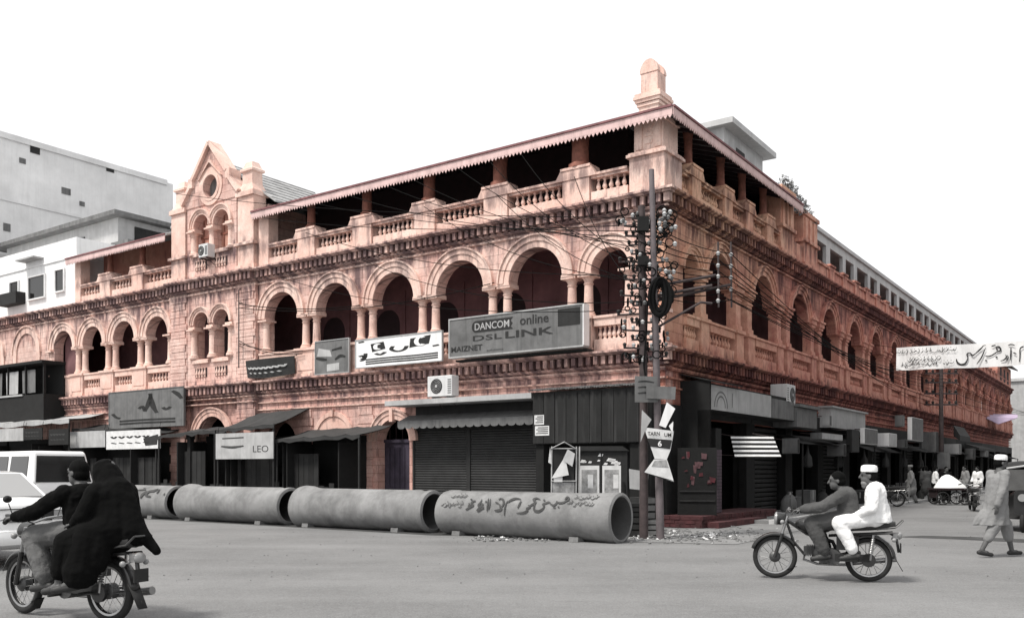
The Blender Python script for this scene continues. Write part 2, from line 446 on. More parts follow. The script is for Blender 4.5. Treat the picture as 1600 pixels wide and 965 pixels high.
M_IVORY = mat('air_conditioner_casing', 0.62, 0.55, 0.08, 3, 0.3, 1.5, 0.03, streak=0.2)
M_GRILL = mat('fan_grille', 0.012, 0.6, 0.2, 5, 0, 1, 0)
M_CARW = mat('white_car_paint', 0.82, 0.28, 0.02, 1, 0.08, 1.5, 0.0, coat=0.6)
M_CHROME = mat('chrome', 0.38, 0.38, 0.1, 5, 0.2, 6, 0.0, metal=1.0)
M_BIKE = mat('black_enamel', 0.012, 0.35, 0.3, 4, 0.1, 3, 0.0, coat=0.3)
M_TYRE = mat('tyre_rubber', 0.016, 0.9, 0.3, 8, 0.3, 5, 0.2, 60)
M_ALLOY = mat('dull_alloy', 0.09, 0.5, 0.3, 8, 0.4, 5, 0.1, metal=0.6)
M_SEAT = mat('black_vinyl', 0.012, 0.6, 0.2, 8, 0.2, 3, 0.1)
M_LAMP = mat('lamp_lens', 0.26, 0.25, 0.1, 8, 0.0, 3, 0.0)
M_SKIN = mat('skin', 0.085, 0.6, 0.12, 12, 0.0, 3, 0.05, spec=0.4)
M_HAIR = mat('black_hair', 0.004, 0.9, 0.3, 20, 0, 3, 0.4, 80, spec=0.1)
M_CLW = mat('white_cotton', 0.80, 0.95, 0.05, 4, 0.08, 3, 0.7, 11)
M_CLG = mat('grey_cotton', 0.21, 0.95, 0.12, 4, 0.15, 3, 0.8, 11)
M_CLD = mat('dark_grey_jersey', 0.060, 0.95, 0.18, 4, 0.2, 3, 0.8, 11)
M_CLJ = mat('faded_jeans', 0.11, 0.95, 0.25, 6, 0.3, 3, 0.8, 12)
M_CLB = mat('black_cloth', 0.0035, 0.95, 0.2, 4, 0.1, 3, 0.25, 8, spec=0.1)
M_SHOE = mat('dark_leather', 0.018, 0.6, 0.3, 8, 0.2, 4, 0.1)
M_BRICKR = mat('red_painted_plinth', (0.070, 0.020, 0.022), 0.85, 0.4, 4, 0.5, 1.6, 0.3, 15)
M_PURP = mat('faded_violet_door', (0.040, 0.031, 0.050), 0.8, 0.35, 3, 0.5, 1.2, 0.15)
M_LEAF = mat('grey_green_leaf', 0.13, 0.8, 0.35, 6, 0.0, 1, 0.0)
M_LITTER = mat('scattered_litter', 0.55, 0.95, 0.6, 14, 0.4, 6, 0.0)
M_RUB = mat('rubble', 0.16, 0.95, 0.4, 6, 0.4, 3, 0.3, 25)

M_PLANK = mat('dark_plank', 0.016, 0.95, 0.5, 3, 0.4, 1.5, 0.2, 12)  # dark planks of the boarded stalls
M_STRIP_SEAM = mat('dark_strip_and_seam', 0.045, 0.9, 0.35, 2.2, 0.5, 1.2, 0.5, 22)  # dark dirt of the added pipe strip and the road seam
def glass(name, col, rough=0.06):
    m, nt, b = nodes_of(name)
    b.inputs['Base Color'].default_value = (col, col, col, 1)
    b.inputs['Roughness'].default_value = rough; b.inputs['Specular IOR Level'].default_value = 0.6
    MATS[name] = m; return m
M_GLASSD = mat('dusty_screen', 0.05, 0.7, 0.2, 4, 0.3, 3, 0, spec=0.2)
M_GLASS = glass('dark_window_glass', 0.012)
M_GLASSC = glass('car_window_glass', 0.05)
M_GLASSB = glass('sky_pale_rear_screen', 0.30, 0.12)  # pale base puts the sky's reflection into the glass

def asphalt():
    m, nt, b = nodes_of('worn_asphalt'); p = posn(nt)
    c = mixc(nt, ramp(nt, noise(nt, p, 0.32, 7, 0.6), [(0.36, 0.0), (0.66, 1.0)]), (0.115, 0.115, 0.115), (0.180, 0.180, 0.180))
    c = mixc(nt, mathn(nt, 'MULTIPLY', ramp(nt, noise(nt, p, 2.2, 8, 0.72), [(0.52, 0.0), (0.75, 1.0)]), 0.45), c, (0.105, 0.105, 0.105))
    c = mixc(nt, mathn(nt, 'MULTIPLY', ramp(nt, noise(nt, p, 55, 3, 0.7), [(0.42, 0.0), (0.7, 1.0)]), 0.55), c, (0.29, 0.29, 0.29))
    tr = ramp(nt, noise(nt, posn(nt, (0.08, 0.9, 1)), 1.0, 5, 0.6), [(0.45, 0.0), (0.7, 1.0)])
    c = mixc(nt, mathn(nt, 'MULTIPLY', tr, 0.30), c, (0.26, 0.26, 0.26))
    vo = N(nt, 'ShaderNodeTexVoronoi', feature='DISTANCE_TO_EDGE'); vo.inputs['Scale'].default_value = 0.22
    wv = N(nt, 'ShaderNodeVectorMath', operation='ADD'); nt.links.new(p, wv.inputs[0])
    nz = N(nt, 'ShaderNodeTexNoise'); nz.inputs['Scale'].default_value = 1.3; nz.inputs['Detail'].default_value = 6; nt.links.new(p, nz.inputs['Vector'])
    nt.links.new(nz.outputs[1], wv.inputs[1]); nt.links.new(wv.outputs[0], vo.inputs['Vector'])
    ck = ramp(nt, vo.outputs[0], [(0.0, 1.0), (0.006, 0.0)])
    c = mixc(nt, mathn(nt, 'MULTIPLY', ck, 0.0), c, (0.05, 0.05, 0.05))
    oil = ramp(nt, noise(nt, posn(nt, (0.35, 0.9, 1)), 1.7, 9, 0.75), [(0.60, 0.0), (0.74, 1.0)])
    c = mixc(nt, mathn(nt, 'MULTIPLY', oil, 0.5), c, (0.075, 0.075, 0.075))
    dust = ramp(nt, noise(nt, p, 7.0, 9, 0.8), [(0.50, 0.0), (0.70, 1.0)])
    c = mixc(nt, mathn(nt, 'MULTIPLY', dust, 0.5), c, (0.245, 0.245, 0.245))
    speck = ramp(nt, noise(nt, p, 26.0, 4, 0.7), [(0.55, 0.0), (0.68, 1.0)])
    c = mixc(nt, mathn(nt, 'MULTIPLY', speck, 0.55), c, (0.085, 0.085, 0.085))
    nt.links.new(c, b.inputs['Base Color']); b.inputs['Roughness'].default_value = 0.85; b.inputs['Specular IOR Level'].default_value = 0.25
    bn = N(nt, 'ShaderNodeBump'); bn.inputs['Strength'].default_value = 0.5; bn.inputs['Distance'].default_value = 0.015
    nt.links.new(noise(nt, p, 48, 6, 0.7), bn.inputs['Height']); nt.links.new(bn.outputs[0], b.inputs['Normal'])
    return m
M_ASPH = asphalt()
M_DIRT = mat('trodden_dirt', 0.20, 0.95, 0.3, 1.8, 0.5, 0.9, 0.6, 20, dirt=(0.085, 0.085, 0.085))

# ------------------------------------------------------------------ ground
def sheet(name, pts, z, m, kind='structure', label=None):
    mb = MB(); n = len(pts)
    mb.add([(p[0], p[1], z) for p in pts], [tuple(range(n))])
    return mb.build(name, m, smooth=False, kind=kind)
sheet('ground', [(-600, -60), (600, -60), (600, 900), (-600, 900)], -0.012, M_DIRT)
sheet('road', [(-140, -40), (200, -40), (200, 220), (-140, 220)], -0.004, M_ASPH)
def qL(u, v): p = FL(u, v, 0); return (p.x, p.y)
def qR(t, v): p = FR(t, v, 0); return (p.x, p.y)
sheet('dark_pipe_strip', [qL(.9, 2.9), qL(30, 2.9), qL(30, 5.75), qL(20, 5.9), qL(10, 5.78), qL(3.0, 5.95), qL(2.2, 5.6)], 0.002, M_STRIP_SEAM)  # dark strip added along the pipes to cut bounce light on their undersides
def pavement(name, F, a0, a1, v0, v1, h):
    mb = MB(F)
    mb.box(a0, a1, v0, v1, -0.05, h)
    o = mb.build(name, M_DIRT, smooth=False, kind='structure')
    k = MB(F); n = int((a1-a0)/0.9)
    for i in range(n):
        a = a0 + i*(a1-a0)/n
        k = MB(F); k.box(a+0.01, a+(a1-a0)/n-0.012, v1+0.002, v1+0.15, -0.05, h+0.012+random.uniform(-.008, .008))
        k.build('kerb_stone', M_CONC2, o, smooth=False)
    return o
pavement('pavement_left', FL, 0.3, 45, 0.02, 2.9, 0.11)
pavement('pavement_right', FR, 2.4, 78, 0.02, 1.9, 0.10)

# ------------------------------------------------------------------ the arcaded corner building
B = thing('arcaded_building', FL(0, 0, 0), 'long two-storey sandstone arcaded building with balustrades and hipped verandah roof on the corner', 'building')
Z1, Z2 = 4.70, 8.81           # tops of the two cornices
SPR = 6.94
# --- reusable turned pieces
def column_mesh(name, r, h, m):
    mb = MB()
    mb.lathe([(r*1.55, 0), (r*1.55, .05), (r*1.45, .055), (r*1.45, .09), (r*1.2, .11), (r*1.3, .135), (r*1.12, .16), (r*1.02, .20), (r, .35), (r*.9, h-.26), (r*1.06, h-.25), (r*1.06, h-.22), (r*.92, h-.21),
              (r*.95, h-.15), (r*1.2, h-.10), (r*1.5, h-.06)], n=18)
    a = r*1.75
    mb.box(-a, a, -a, a, h-.06, h)
    return localmesh(mb, name, m)
def baluster_mesh(name, h, r, m):
    mb = MB(); mb.lathe([(r*.75, 0), (r*.75, h*.1), (r*.5, h*.14), (r*.95, h*.30), (r*1.0, h*.40), (r*.45, h*.72), (r*.4, h*.82), (r*.7, h*.9), (r*.7, h)], n=10)
    return localmesh(mb, name, m)
ME_COL = column_mesh('column', .135, 1.16, M_STP)
ME_BAL1 = baluster_mesh('baluster', .36, .066, M_STP)
ME_BAL2 = baluster_mesh('baluster', .36, .068, M_STP)
ME_BALR = baluster_mesh('baluster', .36, .066, M_RSP)
ANG_L = math.atan2(LY, LX); ANG_R = math.atan2(RY, RX)

def cornice(F, a0, a1, zt, m, mc, name, extra=True):
    """two-step cornice with a row of dentil blocks"""
    mb = MB(F)
    mb.profile([(0, zt-.10), (0, zt), (.33, zt-.015), (.33, zt-.07), (.28, zt-.10), (.25, zt-.13), (0, zt-.13)], a0, a1)
    mb.profile([(0, zt-.47), (0, zt-.40), (.10, zt-.40), (.10, zt-.43), (.06, zt-.47)], a0, a1)
    if extra: mb.profile([(0, zt-.62), (0, zt-.55), (.05, zt-.555), (.05, zt-.60)], a0, a1)
    o = mb.build(name, m, B, smooth=False)
    d = MB(F); n = int(abs(a1-a0)/.235)
    for i in range(n):
        a = a0 + (i+.5)*(a1-a0)/n
        d.box(a-.062, a+.062, .002, .21, zt-.36+random.uniform(-.008, .008), zt-.14)
        d.box(a-.05, a+.05, .002, .14, zt-.40, zt-.362)
    d.build('dentil_course', m, o, smooth=False, kind='stuff')
    k = MB(F); k.box(a0, a1, .003, .03, zt-.395, zt-.135); k.build('dark_dentil_backing', mc, o, smooth=False)  # dark strip behind the dentils, shade of their gaps put into colour
    return o

def balustrade(F, ME, a0, a1, z0, zb0, zb1, zt, v, m, n, rz, nb=None, ramp_l=False, ramp_r=False, thick=.26, each=True, top=None):
    """plinth, turned balusters and rail between two pedestals"""
    mb = MB(F)
    mb.box(a0, a1, v-thick/2, v+thick/2, z0, zb0)
    top = top or zt
    mb.prism([(a0, zb1), (a1, zb1), (a1, zt), (a0, zt)], v-thick/2-.03, v+thick/2+.02)
    mb.box(a0, a1, v-thick/2-.06, v+thick/2+.06, zt-.055, zt+.012)
    o = mb.build('balustrade', m, B, smooth=False)
    e = (a1-a0)*.06
    # end blocks
    for k in range(n):
        a = a0+e + (k+.5)*(a1-a0-2*e)/n
        inst('baluster', ME, F(a, v, zb0), o, rz)
    return o

def arch_ring(F, uc, zs, r, m, w=.34, proud=.07):
    mb = MB(F)
    mb.ring(uc, zs, r+.003, r+w*.55, -.02, proud*.55)
    mb.ring(uc, zs, r+w*.55, r+w, -.02, proud)
    mb.ring(uc, zs, r+w, r+w+.05, -.02, proud+.045)
    return mb.build('arch_moulding', m, B, ang=25)

def stack_pier(F, a0, a1, z0, z1, m, v0=-.3, v1=.05, hh=.27, alt=.10, cap=True):
    """rusticated pier of separate blocks with sunk joints"""
    core = MB(F); core.box(a0+.02, a1-.02, v0, v1-.03, z0, z1); o = core.build('pier', m, B, smooth=False)
    n = max(1, round((z1-z0)/hh)); h = (z1-z0)/n
    for i in range(n):
        k = MB(F); e = alt if i % 2 else 0
        q = random.uniform(-.006, .006)
        k.prism([(a0+e, z0+i*h+.012), (a1-e, z0+i*h+.012), (a1-e, z0+(i+1)*h-.012), (a0+e, z0+(i+1)*h-.012)], v1-.028, v1+q+.012)
        k.build('quoin', m, o, smooth=False)
    return o

# --- left facade, first floor
LB = [2.71, 5.49, 8.26, 10.98, 13.68]
LB2 = [23.75, 26.15, 28.55]
wall = MB(FL)
cp = MB(FL); cp.box(0, 1.05, -1.05, 0, Z1-.001, Z2-.1); cp.build('corner_pier', M_ST, B, smooth=False)
def bayL(u0, u1, o0, o1):
    r = (o1-o0)/2; uc = (o0+o1)/2
    wall.arch_panel(u0, u1, SPR, Z2-.1, uc, r, SPR, -.42, 0)
    arch_ring(FL, uc, SPR, r, M_STP)
    return uc
bayL(1.05, 2.71, 1.05+.02, 2.24)
for a, b in zip(LB[:-1], LB[1:]): bayL(a, b, a+.47, b-.47)
bayL(13.68, 16.25, 14.15, 15.90)
wall.box(15.90, 16.25, -.42, -.002, Z1, SPR); wall.build('first_floor_wall', M_ST, B, smooth=False); wall = MB(FL)
prev = 21.45; 
for b in LB2: bayL(prev, b, prev+(.38 if prev < 22 else .42), b-.42); prev = b
bayL(28.55, 31.0, 28.97, 30.55)
wall.box(31.0, 46, -.42, 0, Z1-.001, Z2-.1)
wall.box(21.45, 21.83, -.42, -.002, Z1, SPR)
wall.box(30.55, 31.0, -.42, -.002, Z1, SPR)
WL = wall.build('first_floor_wall', M_ST, B, smooth=False)
for a in (33.0, 36.4, 39.8):                                                     # blind arches at the far end
    mb = MB(FL); mb.ring(a, SPR, .95, 1.25, -.02, .06); mb.ring(a, SPR, 1.25, 1.33, -.02, .11)
    mb.box(a-1.25, a-.95, -.01, .06, 4.75, SPR); mb.box(a+.95, a+1.25, -.01, .06, 4.75, SPR)
    mb.build('blind_arch', M_STP, B, ang=25)
for b in LB+LB2:
    for d in (-.27, .27): inst('column', ME_COL, FL(b+d, -.2, 5.72), B, ANG_L)
    mb = MB(FL); mb.box(b-.49, b+.49, -.45, .05, SPR-.058, SPR+.002)
    mb.build('impost', M_STP, B, smooth=False)
for b in (16.03, 21.65, 30.72): inst('column', ME_COL, FL(b-.1 if b < 20 else b+.12, -.1, 5.72), B, ANG_L)
inst('column', ME_COL, FL(2.27-.0, -.2, 5.72) if False else FL(1.12, -.12, 5.72), B, ANG_L)
# pedestals and balustrade panels of the first floor
def pedestalL(u0, u1, z0, z1, name='pedestal', v1=.075, F=FL, m=M_STP):
    mb = MB(F)
    mb.box(u0, u1, -.33, v1, z0, z1-.09)
    mb.box(u0-.04, u1+.04, -.36, v1+.04, z0+.0, z0+.13)
    mb.box(u0-.05, u1+.05, -.38, v1+.06, z1-.09, z1)
    mb.box(u0+.12, u1-.12, v1+.001, v1+.022, z0+.24, z1-.2)
    return mb.build(name, m, B, smooth=False)
for b in LB+LB2: pedestalL(b-.50, b+.50, Z1-.002, 5.715)
pedestalL(0.02, 1.10, Z1-.002, 5.72, v1=.09)
def panelL(a, b, n): return balustrade(FL, ME_BAL1, a, b, Z1-.004, 5.05, 5.41, 5.68, -.12, M_STP, n, ANG_L)
panelL(1.16, 2.15, 6)
for a, b in zip(LB[:-1], LB[1:]): panelL(a+.56, b-.56, 8)
panelL(14.24, 16.2, 8)
panelL(21.5, 23.2, 7)
panelL(24.3, 25.6, 6); panelL(26.7, 28.0, 6)
mb = MB(FL); mb.box(28.95, 46, -.2, .02, Z1-.003, 5.6); mb.box(28.95, 46, -.24, .06, 5.6, 5.7); mb.build('parapet', M_STP, B, smooth=False)
mb = MB(FL); mb.box(29.0, 30.5, -.65, -.48, 4.72, 8.4); mb.build('infill_wall', M_INN, B, smooth=False)
# string courses
mb = MB(FL)
mb.profile([(0, 8.20), (0, 8.27), (.05, 8.265), (.05, 8.215)], 0.0, 16.24); mb.profile([(0, 8.20), (0, 8.27), (.05, 8.265), (.05, 8.215)], 21.46, 46)
for z in (4.12, 3.86, 3.60): mb.profile([(0, z), (0, z+.07), (.07, z+.06), (.07, z+.02)], 0.0, 16.24)
for z in (4.12, 3.86, 3.60): mb.profile([(0, z), (0, z+.07), (.07, z+.06), (.07, z+.02)], 21.46, 46)
mb.build('string_course', M_STP, B, smooth=False)
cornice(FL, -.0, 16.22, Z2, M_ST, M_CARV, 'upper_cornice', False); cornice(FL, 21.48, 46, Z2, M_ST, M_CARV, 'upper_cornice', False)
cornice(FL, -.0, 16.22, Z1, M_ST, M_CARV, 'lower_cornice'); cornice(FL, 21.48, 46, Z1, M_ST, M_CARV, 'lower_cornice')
# corner returns so the two cornices meet
for zt in (Z1, Z2):
    mb = MB(FL); mb.box(-.33, -.002, .0, .33, zt-.07, zt-.012); mb.box(-.26, -.002, .0, .26, zt-.13, zt-.071)
    mb.box(-.10, -.002, 0, .10, zt-.45, zt-.401); mb.box(-.20, -.03, .03, .20, zt-.36, zt-.14)
    mb.build('cornice_corner', M_STP, B, smooth=False)

# --- left facade, upper floor
UPZ, UPR = 9.88, 9.62
UP = [2.71, 5.49, 8.26, 10.98, 13.68]
UP2 = [23.9, 26.3]
def ped_up(F, a, w, m, tops=UPZ, post=True, mp=M_POST, ph=10.95, q=.12):
    mb = MB(F)
    mb.box(a-w/2, a+w/2, -.40, .06, Z2-.003, tops-.10)
    mb.prism([(a-w/2-.24, UPR-.06), (a+w/2+.24, UPR-.06), (a+w/2+.05, tops-.02), (a-w/2-.05, tops-.02)], -.42, .085)   # ramped coping
    mb.box(a-w/2-.05, a+w/2+.05, -.44, .11, tops-.05, tops+.02)
    o = mb.build('parapet_pedestal', m, B, smooth=False)
    if post:
        k = MB(F); 
        k.loft([(a, -.2, tops+.02, q*1.45, q*1.45), (a, -.2, tops+.14, q*1.4, q*1.4), (a, -.2, tops+.18, q*1.06, q*1.06), (a, -.2, tops+.6, q, q), (a, -.2, ph-.25, q*1.06, q*1.06), (a, -.2, ph, q*1.4, q*1.4)], n=8)
        k.build('verandah_post', mp, B, ang=60)
for b, q in zip(UP, (.24, .21, .18, .16, .14)): ped_up(FL, b, .86, M_STP, q=q)
for b in UP2: ped_up(FL, b, .8, M_STP)
def panelU(F, ME, a, b, n, m, rz): return balustrade(F, ME, a, b, Z2-.004, 9.13, 9.49, UPR, -.14, m, n, rz)
panelU(FL, ME_BAL2, 1.12, 2.26, 5, M_STP, ANG_L)
for a, b in zip(UP[:-1], UP[1:]): panelU(FL, ME_BAL2, a+.45, b-.45, 8, M_STP, ANG_L)
panelU(FL, ME_BAL2, 14.13, 15.7, 7, M_STP, ANG_L)
panelU(FL, ME_BAL2, 21.5, 23.48, 7, M_STP, ANG_L); panelU(FL, ME_BAL2, 24.32, 25.88, 6, M_STP, ANG_L); panelU(FL, ME_BAL2, 26.72, 28.3, 6, M_STP, ANG_L)
mb = MB(FL); mb.box(15.7, 16.24, -.42, .02, Z2-.003, 10.8); mb.build('end_pier', M_STP, B, smooth=False)
mb = MB(FL); mb.box(28.3, 28.75, -.42, .02, Z2-.003, 10.8); mb.build('end_pier', M_STP, B, smooth=False)
# corner pier of the upper floor with sunk panels, and the chimney-like finial over it
mb = MB(FL)
mb.box(.02, 1.05, -1.05, .03, Z2-.003, 9.86); mb.box(-.05, 1.12, -1.12, .10, 9.80, 9.88); mb.box(-.01, 1.08, -1.08, .05, 9.88, 9.93)
mb.box(.10, .95, -.95, -.06, 9.93, 10.95)
mb.box(.16, .34, -.062, -.03, 10.0, 10.8); mb.box(.71, .89, -.062, -.03, 10.0, 10.8); mb.box(.05, 1.0, -1.0, -.02, 10.72, 10.80)
for z in (10.12, 10.32, 10.52): mb.box(.42, .63, -.062, -.035, z, z+.09)
mb.build('corner_pier', M_STP, B, smooth=False)
mb = MB(FL)
c0, c1 = .42, 1.0
mb.box(c0, c1, -c1, -c0, 10.7, 11.38); 
for q, z in ((.04, 11.30), (.08, 11.40), (.12, 11.48), (.09, 11.56)): mb.box(c0-q, c1+q, -c1-q, -c0+q, z, z+.078)
mb.box(c0+.04, c1-.04, -c1+.04, -c0-.04, 11.63, 12.22)
mb.prism([(.71+.27*math.cos(PI*i/12), 12.21+.36*math.sin(PI*i/12)) for i in range(13)], -.60, -c0-.02)
mb.prism([(.71+.27*math.cos(PI*i/12), 12.21+.36*math.sin(PI*i/12)) for i in range(13)], -c1+.02, -.82)
mb.build('corner_finial', M_STP, B, smooth=True, ang=30)
# verandah shell: floors, ceilings, back walls
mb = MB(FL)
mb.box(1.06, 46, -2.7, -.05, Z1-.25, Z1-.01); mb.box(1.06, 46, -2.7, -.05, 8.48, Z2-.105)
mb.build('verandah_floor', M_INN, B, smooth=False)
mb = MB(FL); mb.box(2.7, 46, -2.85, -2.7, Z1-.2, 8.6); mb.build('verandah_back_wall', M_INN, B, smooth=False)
for b in [3.3, 6.1, 8.9, 11.6, 14.4]:                                            # dark doorways in the back wall
    mb = MB(FL); mb.arch_panel(b-.1, b+1.6, 4.75, 7.9, b+.75, .6, 6.7, -2.72, -2.66); mb.build('door_surround', M_INN, B, ang=25)
    k = MB(FL); k.box(b+.15, b+1.35, -2.698, -2.69, 4.75, 7.28); k.build('doorway', M_DARKWOOD, B, smooth=False)
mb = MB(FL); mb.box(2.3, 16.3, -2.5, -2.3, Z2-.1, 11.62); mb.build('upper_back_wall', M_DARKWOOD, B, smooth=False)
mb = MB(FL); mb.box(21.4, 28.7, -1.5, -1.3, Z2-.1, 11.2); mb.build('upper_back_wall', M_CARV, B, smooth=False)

# --- hipped roof
E0, E1, RV = 10.80, 12.28, 3.9
def roofL(u0, u1, hip, name='roof_slope'):
    mb = MB(FL); t = .07
    a = [(u0 if not hip else -.36, .36, E0), (u1, .36, E0), (u1, -RV, E1), ((RV if hip else u0), -RV, E1)]
    mb.add(a+[(p[0], p[1], p[2]-t) for p in a], [(0,1,2,3), (7,6,5,4), (0,4,5,1), (1,5,6,2), (2,6,7,3), (3,7,4,0)])
    b = [((RV if hip else u0), -RV, E1), (u1, -RV, E1), (u1, -RV*2-.4, E0), ((RV*2+.4 if hip else u0), -RV*2-.4, E0)]
    mb.add(b+[(p[0], p[1], p[2]-t) for p in b], [(0,1,2,3), (7,6,5,4), (0,4,5,1), (1,5,6,2), (2,6,7,3), (3,7,4,0)])
    o = mb.build(name, M_ROOF, B, smooth=False)
    # tile rolls
    k = MB(FL); n = int((u1-u0)/.3); sl_ = (E1-E0)/(RV+.36)
    for i in range(n):
        u = u0+(i+.5)*(u1-u0)/n
        ve = -RV if (not hip or u > RV) else -u
        if ve > .2: continue
        k.tube([(u, .36, E0+.01), (u, ve, E0+.01+sl_*(.36-ve))], .035, 5)
    k.build('tile_roll', M_ROOF, o, kind='stuff')
    return o
roofL(-.36, 16.3, True); roofL(21.4, 28.9, False)
def roofR(t0, t1):
    mb = MB(FR); t = .07
    a = [(-.36, .36, E0), (t1, .36, E0), (t1, -RV, E1), (RV, -RV, E1)]
    mb.add(a+[(p[0], p[1], p[2]-t) for p in a], [(0,1,2,3), (7,6,5,4), (0,4,5,1), (1,5,6,2), (2,6,7,3), (3,7,4,0)])
    mb.build('roof_slope', M_ROOF, B, smooth=False)
roofR(0, 10.3)
def valance(F, a0, a1, s=.125):
    mb = MB(F)
    mb.box(a0, a1, .361, .385, E0-.23, E0-.04)
    g = MB(F); g.box(a0, a1, .33, .42, E0-.035, E0+.02); 
    o = mb.build('valance', M_VAL, B, smooth=False)
    k = MB(F); n = int((a1-a0)/s)
    for i in range(n):
        a = a0+i*(a1-a0)/n; w = (a1-a0)/n
        k.prism([(a, E0-.228), (a+w*.5, E0-.315+.012*math.sin(i*3.7)), (a+w, E0-.228)], .364, .382)
    k.build('valance_teeth', M_VAL, o, smooth=False, kind='stuff')
    g.build('eave_gutter', M_RIDGE, B, smooth=False)
valance(FL, -.36, 16.22); valance(FL, 21.48, 28.9); valance(FR, -.35, 10.3)
mb = MB(FL)                                                                       # rafters under the eaves
for i in range(26): 
    u = .7+i*.6; mb.prism([(0, 0), (.08, 0), (.08, .1), (0, .1)], 0, 1, F=lambda x, y, z, u=u: FL(u+x, .30-y*min(2.6, u-.1), E0-.20+z+y*min(2.6, u-.1)*.347))
mb.build('rafters', M_DARKWOOD, B, smooth=False)

# --- tower bay with gable
TV = .17
TA, TB = 16.25, 21.45; TC = 18.85
tw = MB(FL)
def tpanel(z0, z1, zs, r, cs, v0=-.35):
    tw.arch_panel(TA+1.1, TC, z0, z1, cs[0], r, zs, v0, TV-.03); tw.arch_panel(TC, TB-1.1, z0, z1, cs[1], r, zs, v0, TV-.03)
CS = (18.24, 19.46)
tpanel(5.72, Z2-.1, 7.05, .47, CS); tpanel(9.72, 11.62, 10.80, .47, CS)
tw.box(TA+1.1, TB-1.1, -.35, TV-.03, Z1-.01, 5.72); tw.box(TA+1.1, TB-1.1, -.35, TV-.03, Z2-.101, 9.72)
tw.build('tower_wall', M_ST, B, smooth=False)
for a0, a1 in ((TA, TA+1.1), (TB-1.1, TB)):
    stack_pier(FL, a0, a1, 4.72, 8.25, M_ST, -.42, TV); stack_pier(FL, a0, a1, .05, 4.05, M_ST, -.42, TV, .33)
    mb = MB(FL); mb.box(a0+.02, a1-.02, -.4, TV-.012, 8.25, 8.7); mb.build('tower_pier', M_STP, B, smooth=False)
    mb = MB(FL); mb.box(a0+.02, a1-.02, -.4, TV-.012, 4.05, 4.72); mb.build('tower_pier', M_STP, B, smooth=False)
    mb = MB(FL); mb.box(a0+.1, a1-.1, -.4, TV, Z2-.1, 11.55); mb.box(a0, a1, -.45, TV+.1, 9.72, 9.82); mb.box(a0+.02, a1-.02, -.45, TV+.05, Z2, 9.0)
    mb.build('tower_pier', M_STP, B, smooth=False)
    mb = MB(FL); c = (a0+a1)/2                                                    # pinnacle
    mb.loft([(c, -.15, 11.5, .52, .38), (c, -.15, 11.6, .66, .50), (c, -.15, 11.72, .66, .50)], n=4, rot=PI/4); mb.loft([(c, -.15, 11.70, .62, .46), (c, -.15, 12.0, .40, .34), (c, -.15, 12.42, .38, .32), (c, -.15, 12.46, .50, .42), (c, -.15, 12.54, .50, .42), (c, -.15, 12.6, .38, .32), (c, -.15, 12.82, .26, .22)], n=4, rot=PI/4)
    mb.box(c-.5, c+.5, -.5, TV+.08, 11.52, 11.68)
    mb.build('pinnacle', M_STP, B, smooth=False)
for cs_, zs, r, w in ((CS, 7.05, .47, .2), (CS, 10.80, .47, .2)):
    for c in cs_: arch_ring(FL if False else (lambda u, v, z: FL(u, v+TV-.03, z)), c, zs, r, M_STP, .17, .07)
for z0, h in ((5.74, 1.14), (9.74, .92)):
    for u in (TC, TC-1.13, TC+1.13): 
        o = inst('column', ME_COL, FL(u, TV-.09, z0), B, ANG_L); o.scale = (1.0 if u == TC else .9, 1, h/1.16)
    for u in (TC, TC-1.13, TC+1.13): mb = MB(FL); mb.box(u-.2, u+.2, -.1, TV+.06, z0+h, z0+h+.10); mb.build('impost', M_STP, B, smooth=False)
mb = MB(FL); mb.box(TA+1.12, TB-1.12, -.95, -.8, 4.7, 8.6); mb.build('tower_back_wall', M_DARKWOOD, B, smooth=False)
mb = MB(FL); mb.box(TA+1.12, TB-1.12, -.30, -.22, 9.70, 11.5); mb.build('boarded_infill', M_CARV, B, smooth=False)
mb = MB(FL)
for u in (17.9, 18.5, 19.1, 19.75): mb.box(u, u+.05, -.219, -.19, 9.72, 11.3)
mb.box(TA+1.12, TB-1.12, -.219, -.18, 10.45, 10.53); mb.build('window_bar', M_POST, B, smooth=False)
for z0, z1 in ((5.02, 5.38), (9.14, 9.5)):
    for c in CS:
        k = MB(FL); k.box(c-.36, c+.36, TV-.028, TV-.012, z0, z1); q = k.build('sunk_panel', M_DARKWOOD, B, smooth=False)
        for i in range(4): inst('baluster', ME_BAL1, FL(c-.25+i*.166, TV-.01, z0), q, ANG_L)
        mb = MB(FL); mb.box(c-.5, c+.5, -.3, TV+.05, z1+.17, z1+.30); mb.build('sill', M_STP, B, smooth=False)
mb = MB(FL); mb.box(TA-.02, TB+.02, -.3, TV+.02, 8.2, 8.27); mb.build('string_course', M_STP, B, smooth=False)
def FT(u, v, z): return FL(u, v+TV, z)
o = None
for zt in (Z1, Z2):
    mb = MB(FT)
    mb.profile([(-.2, zt-.13), (-.2, zt), (.30, zt-.015), (.30, zt-.07), (.24, zt-.13)], TA-.02, TB+.02); mb.profile([(-.2, zt-.47), (-.2, zt-.40), (.10, zt-.40), (.06, zt-.47)], TA, TB)
    oc = mb.build('tower_cornice', M_ST, B, smooth=False); d = MB(FT); n = 22
    for i in range(n): a = TA+(i+.5)*(TB-TA)/n; d.box(a-.06, a+.06, -.05, .21, zt-.39, zt-.14)
    d.build('dentil_course', M_ST, oc, smooth=False, kind='stuff')
mb = MB(FT)
for z in (4.12, 3.92): mb.profile([(-.1, z), (-.1, z+.07), (.07, z+.06), (.07, z+.02)], TA, TB)
mb.build('string_course', M_STP, B, smooth=False)
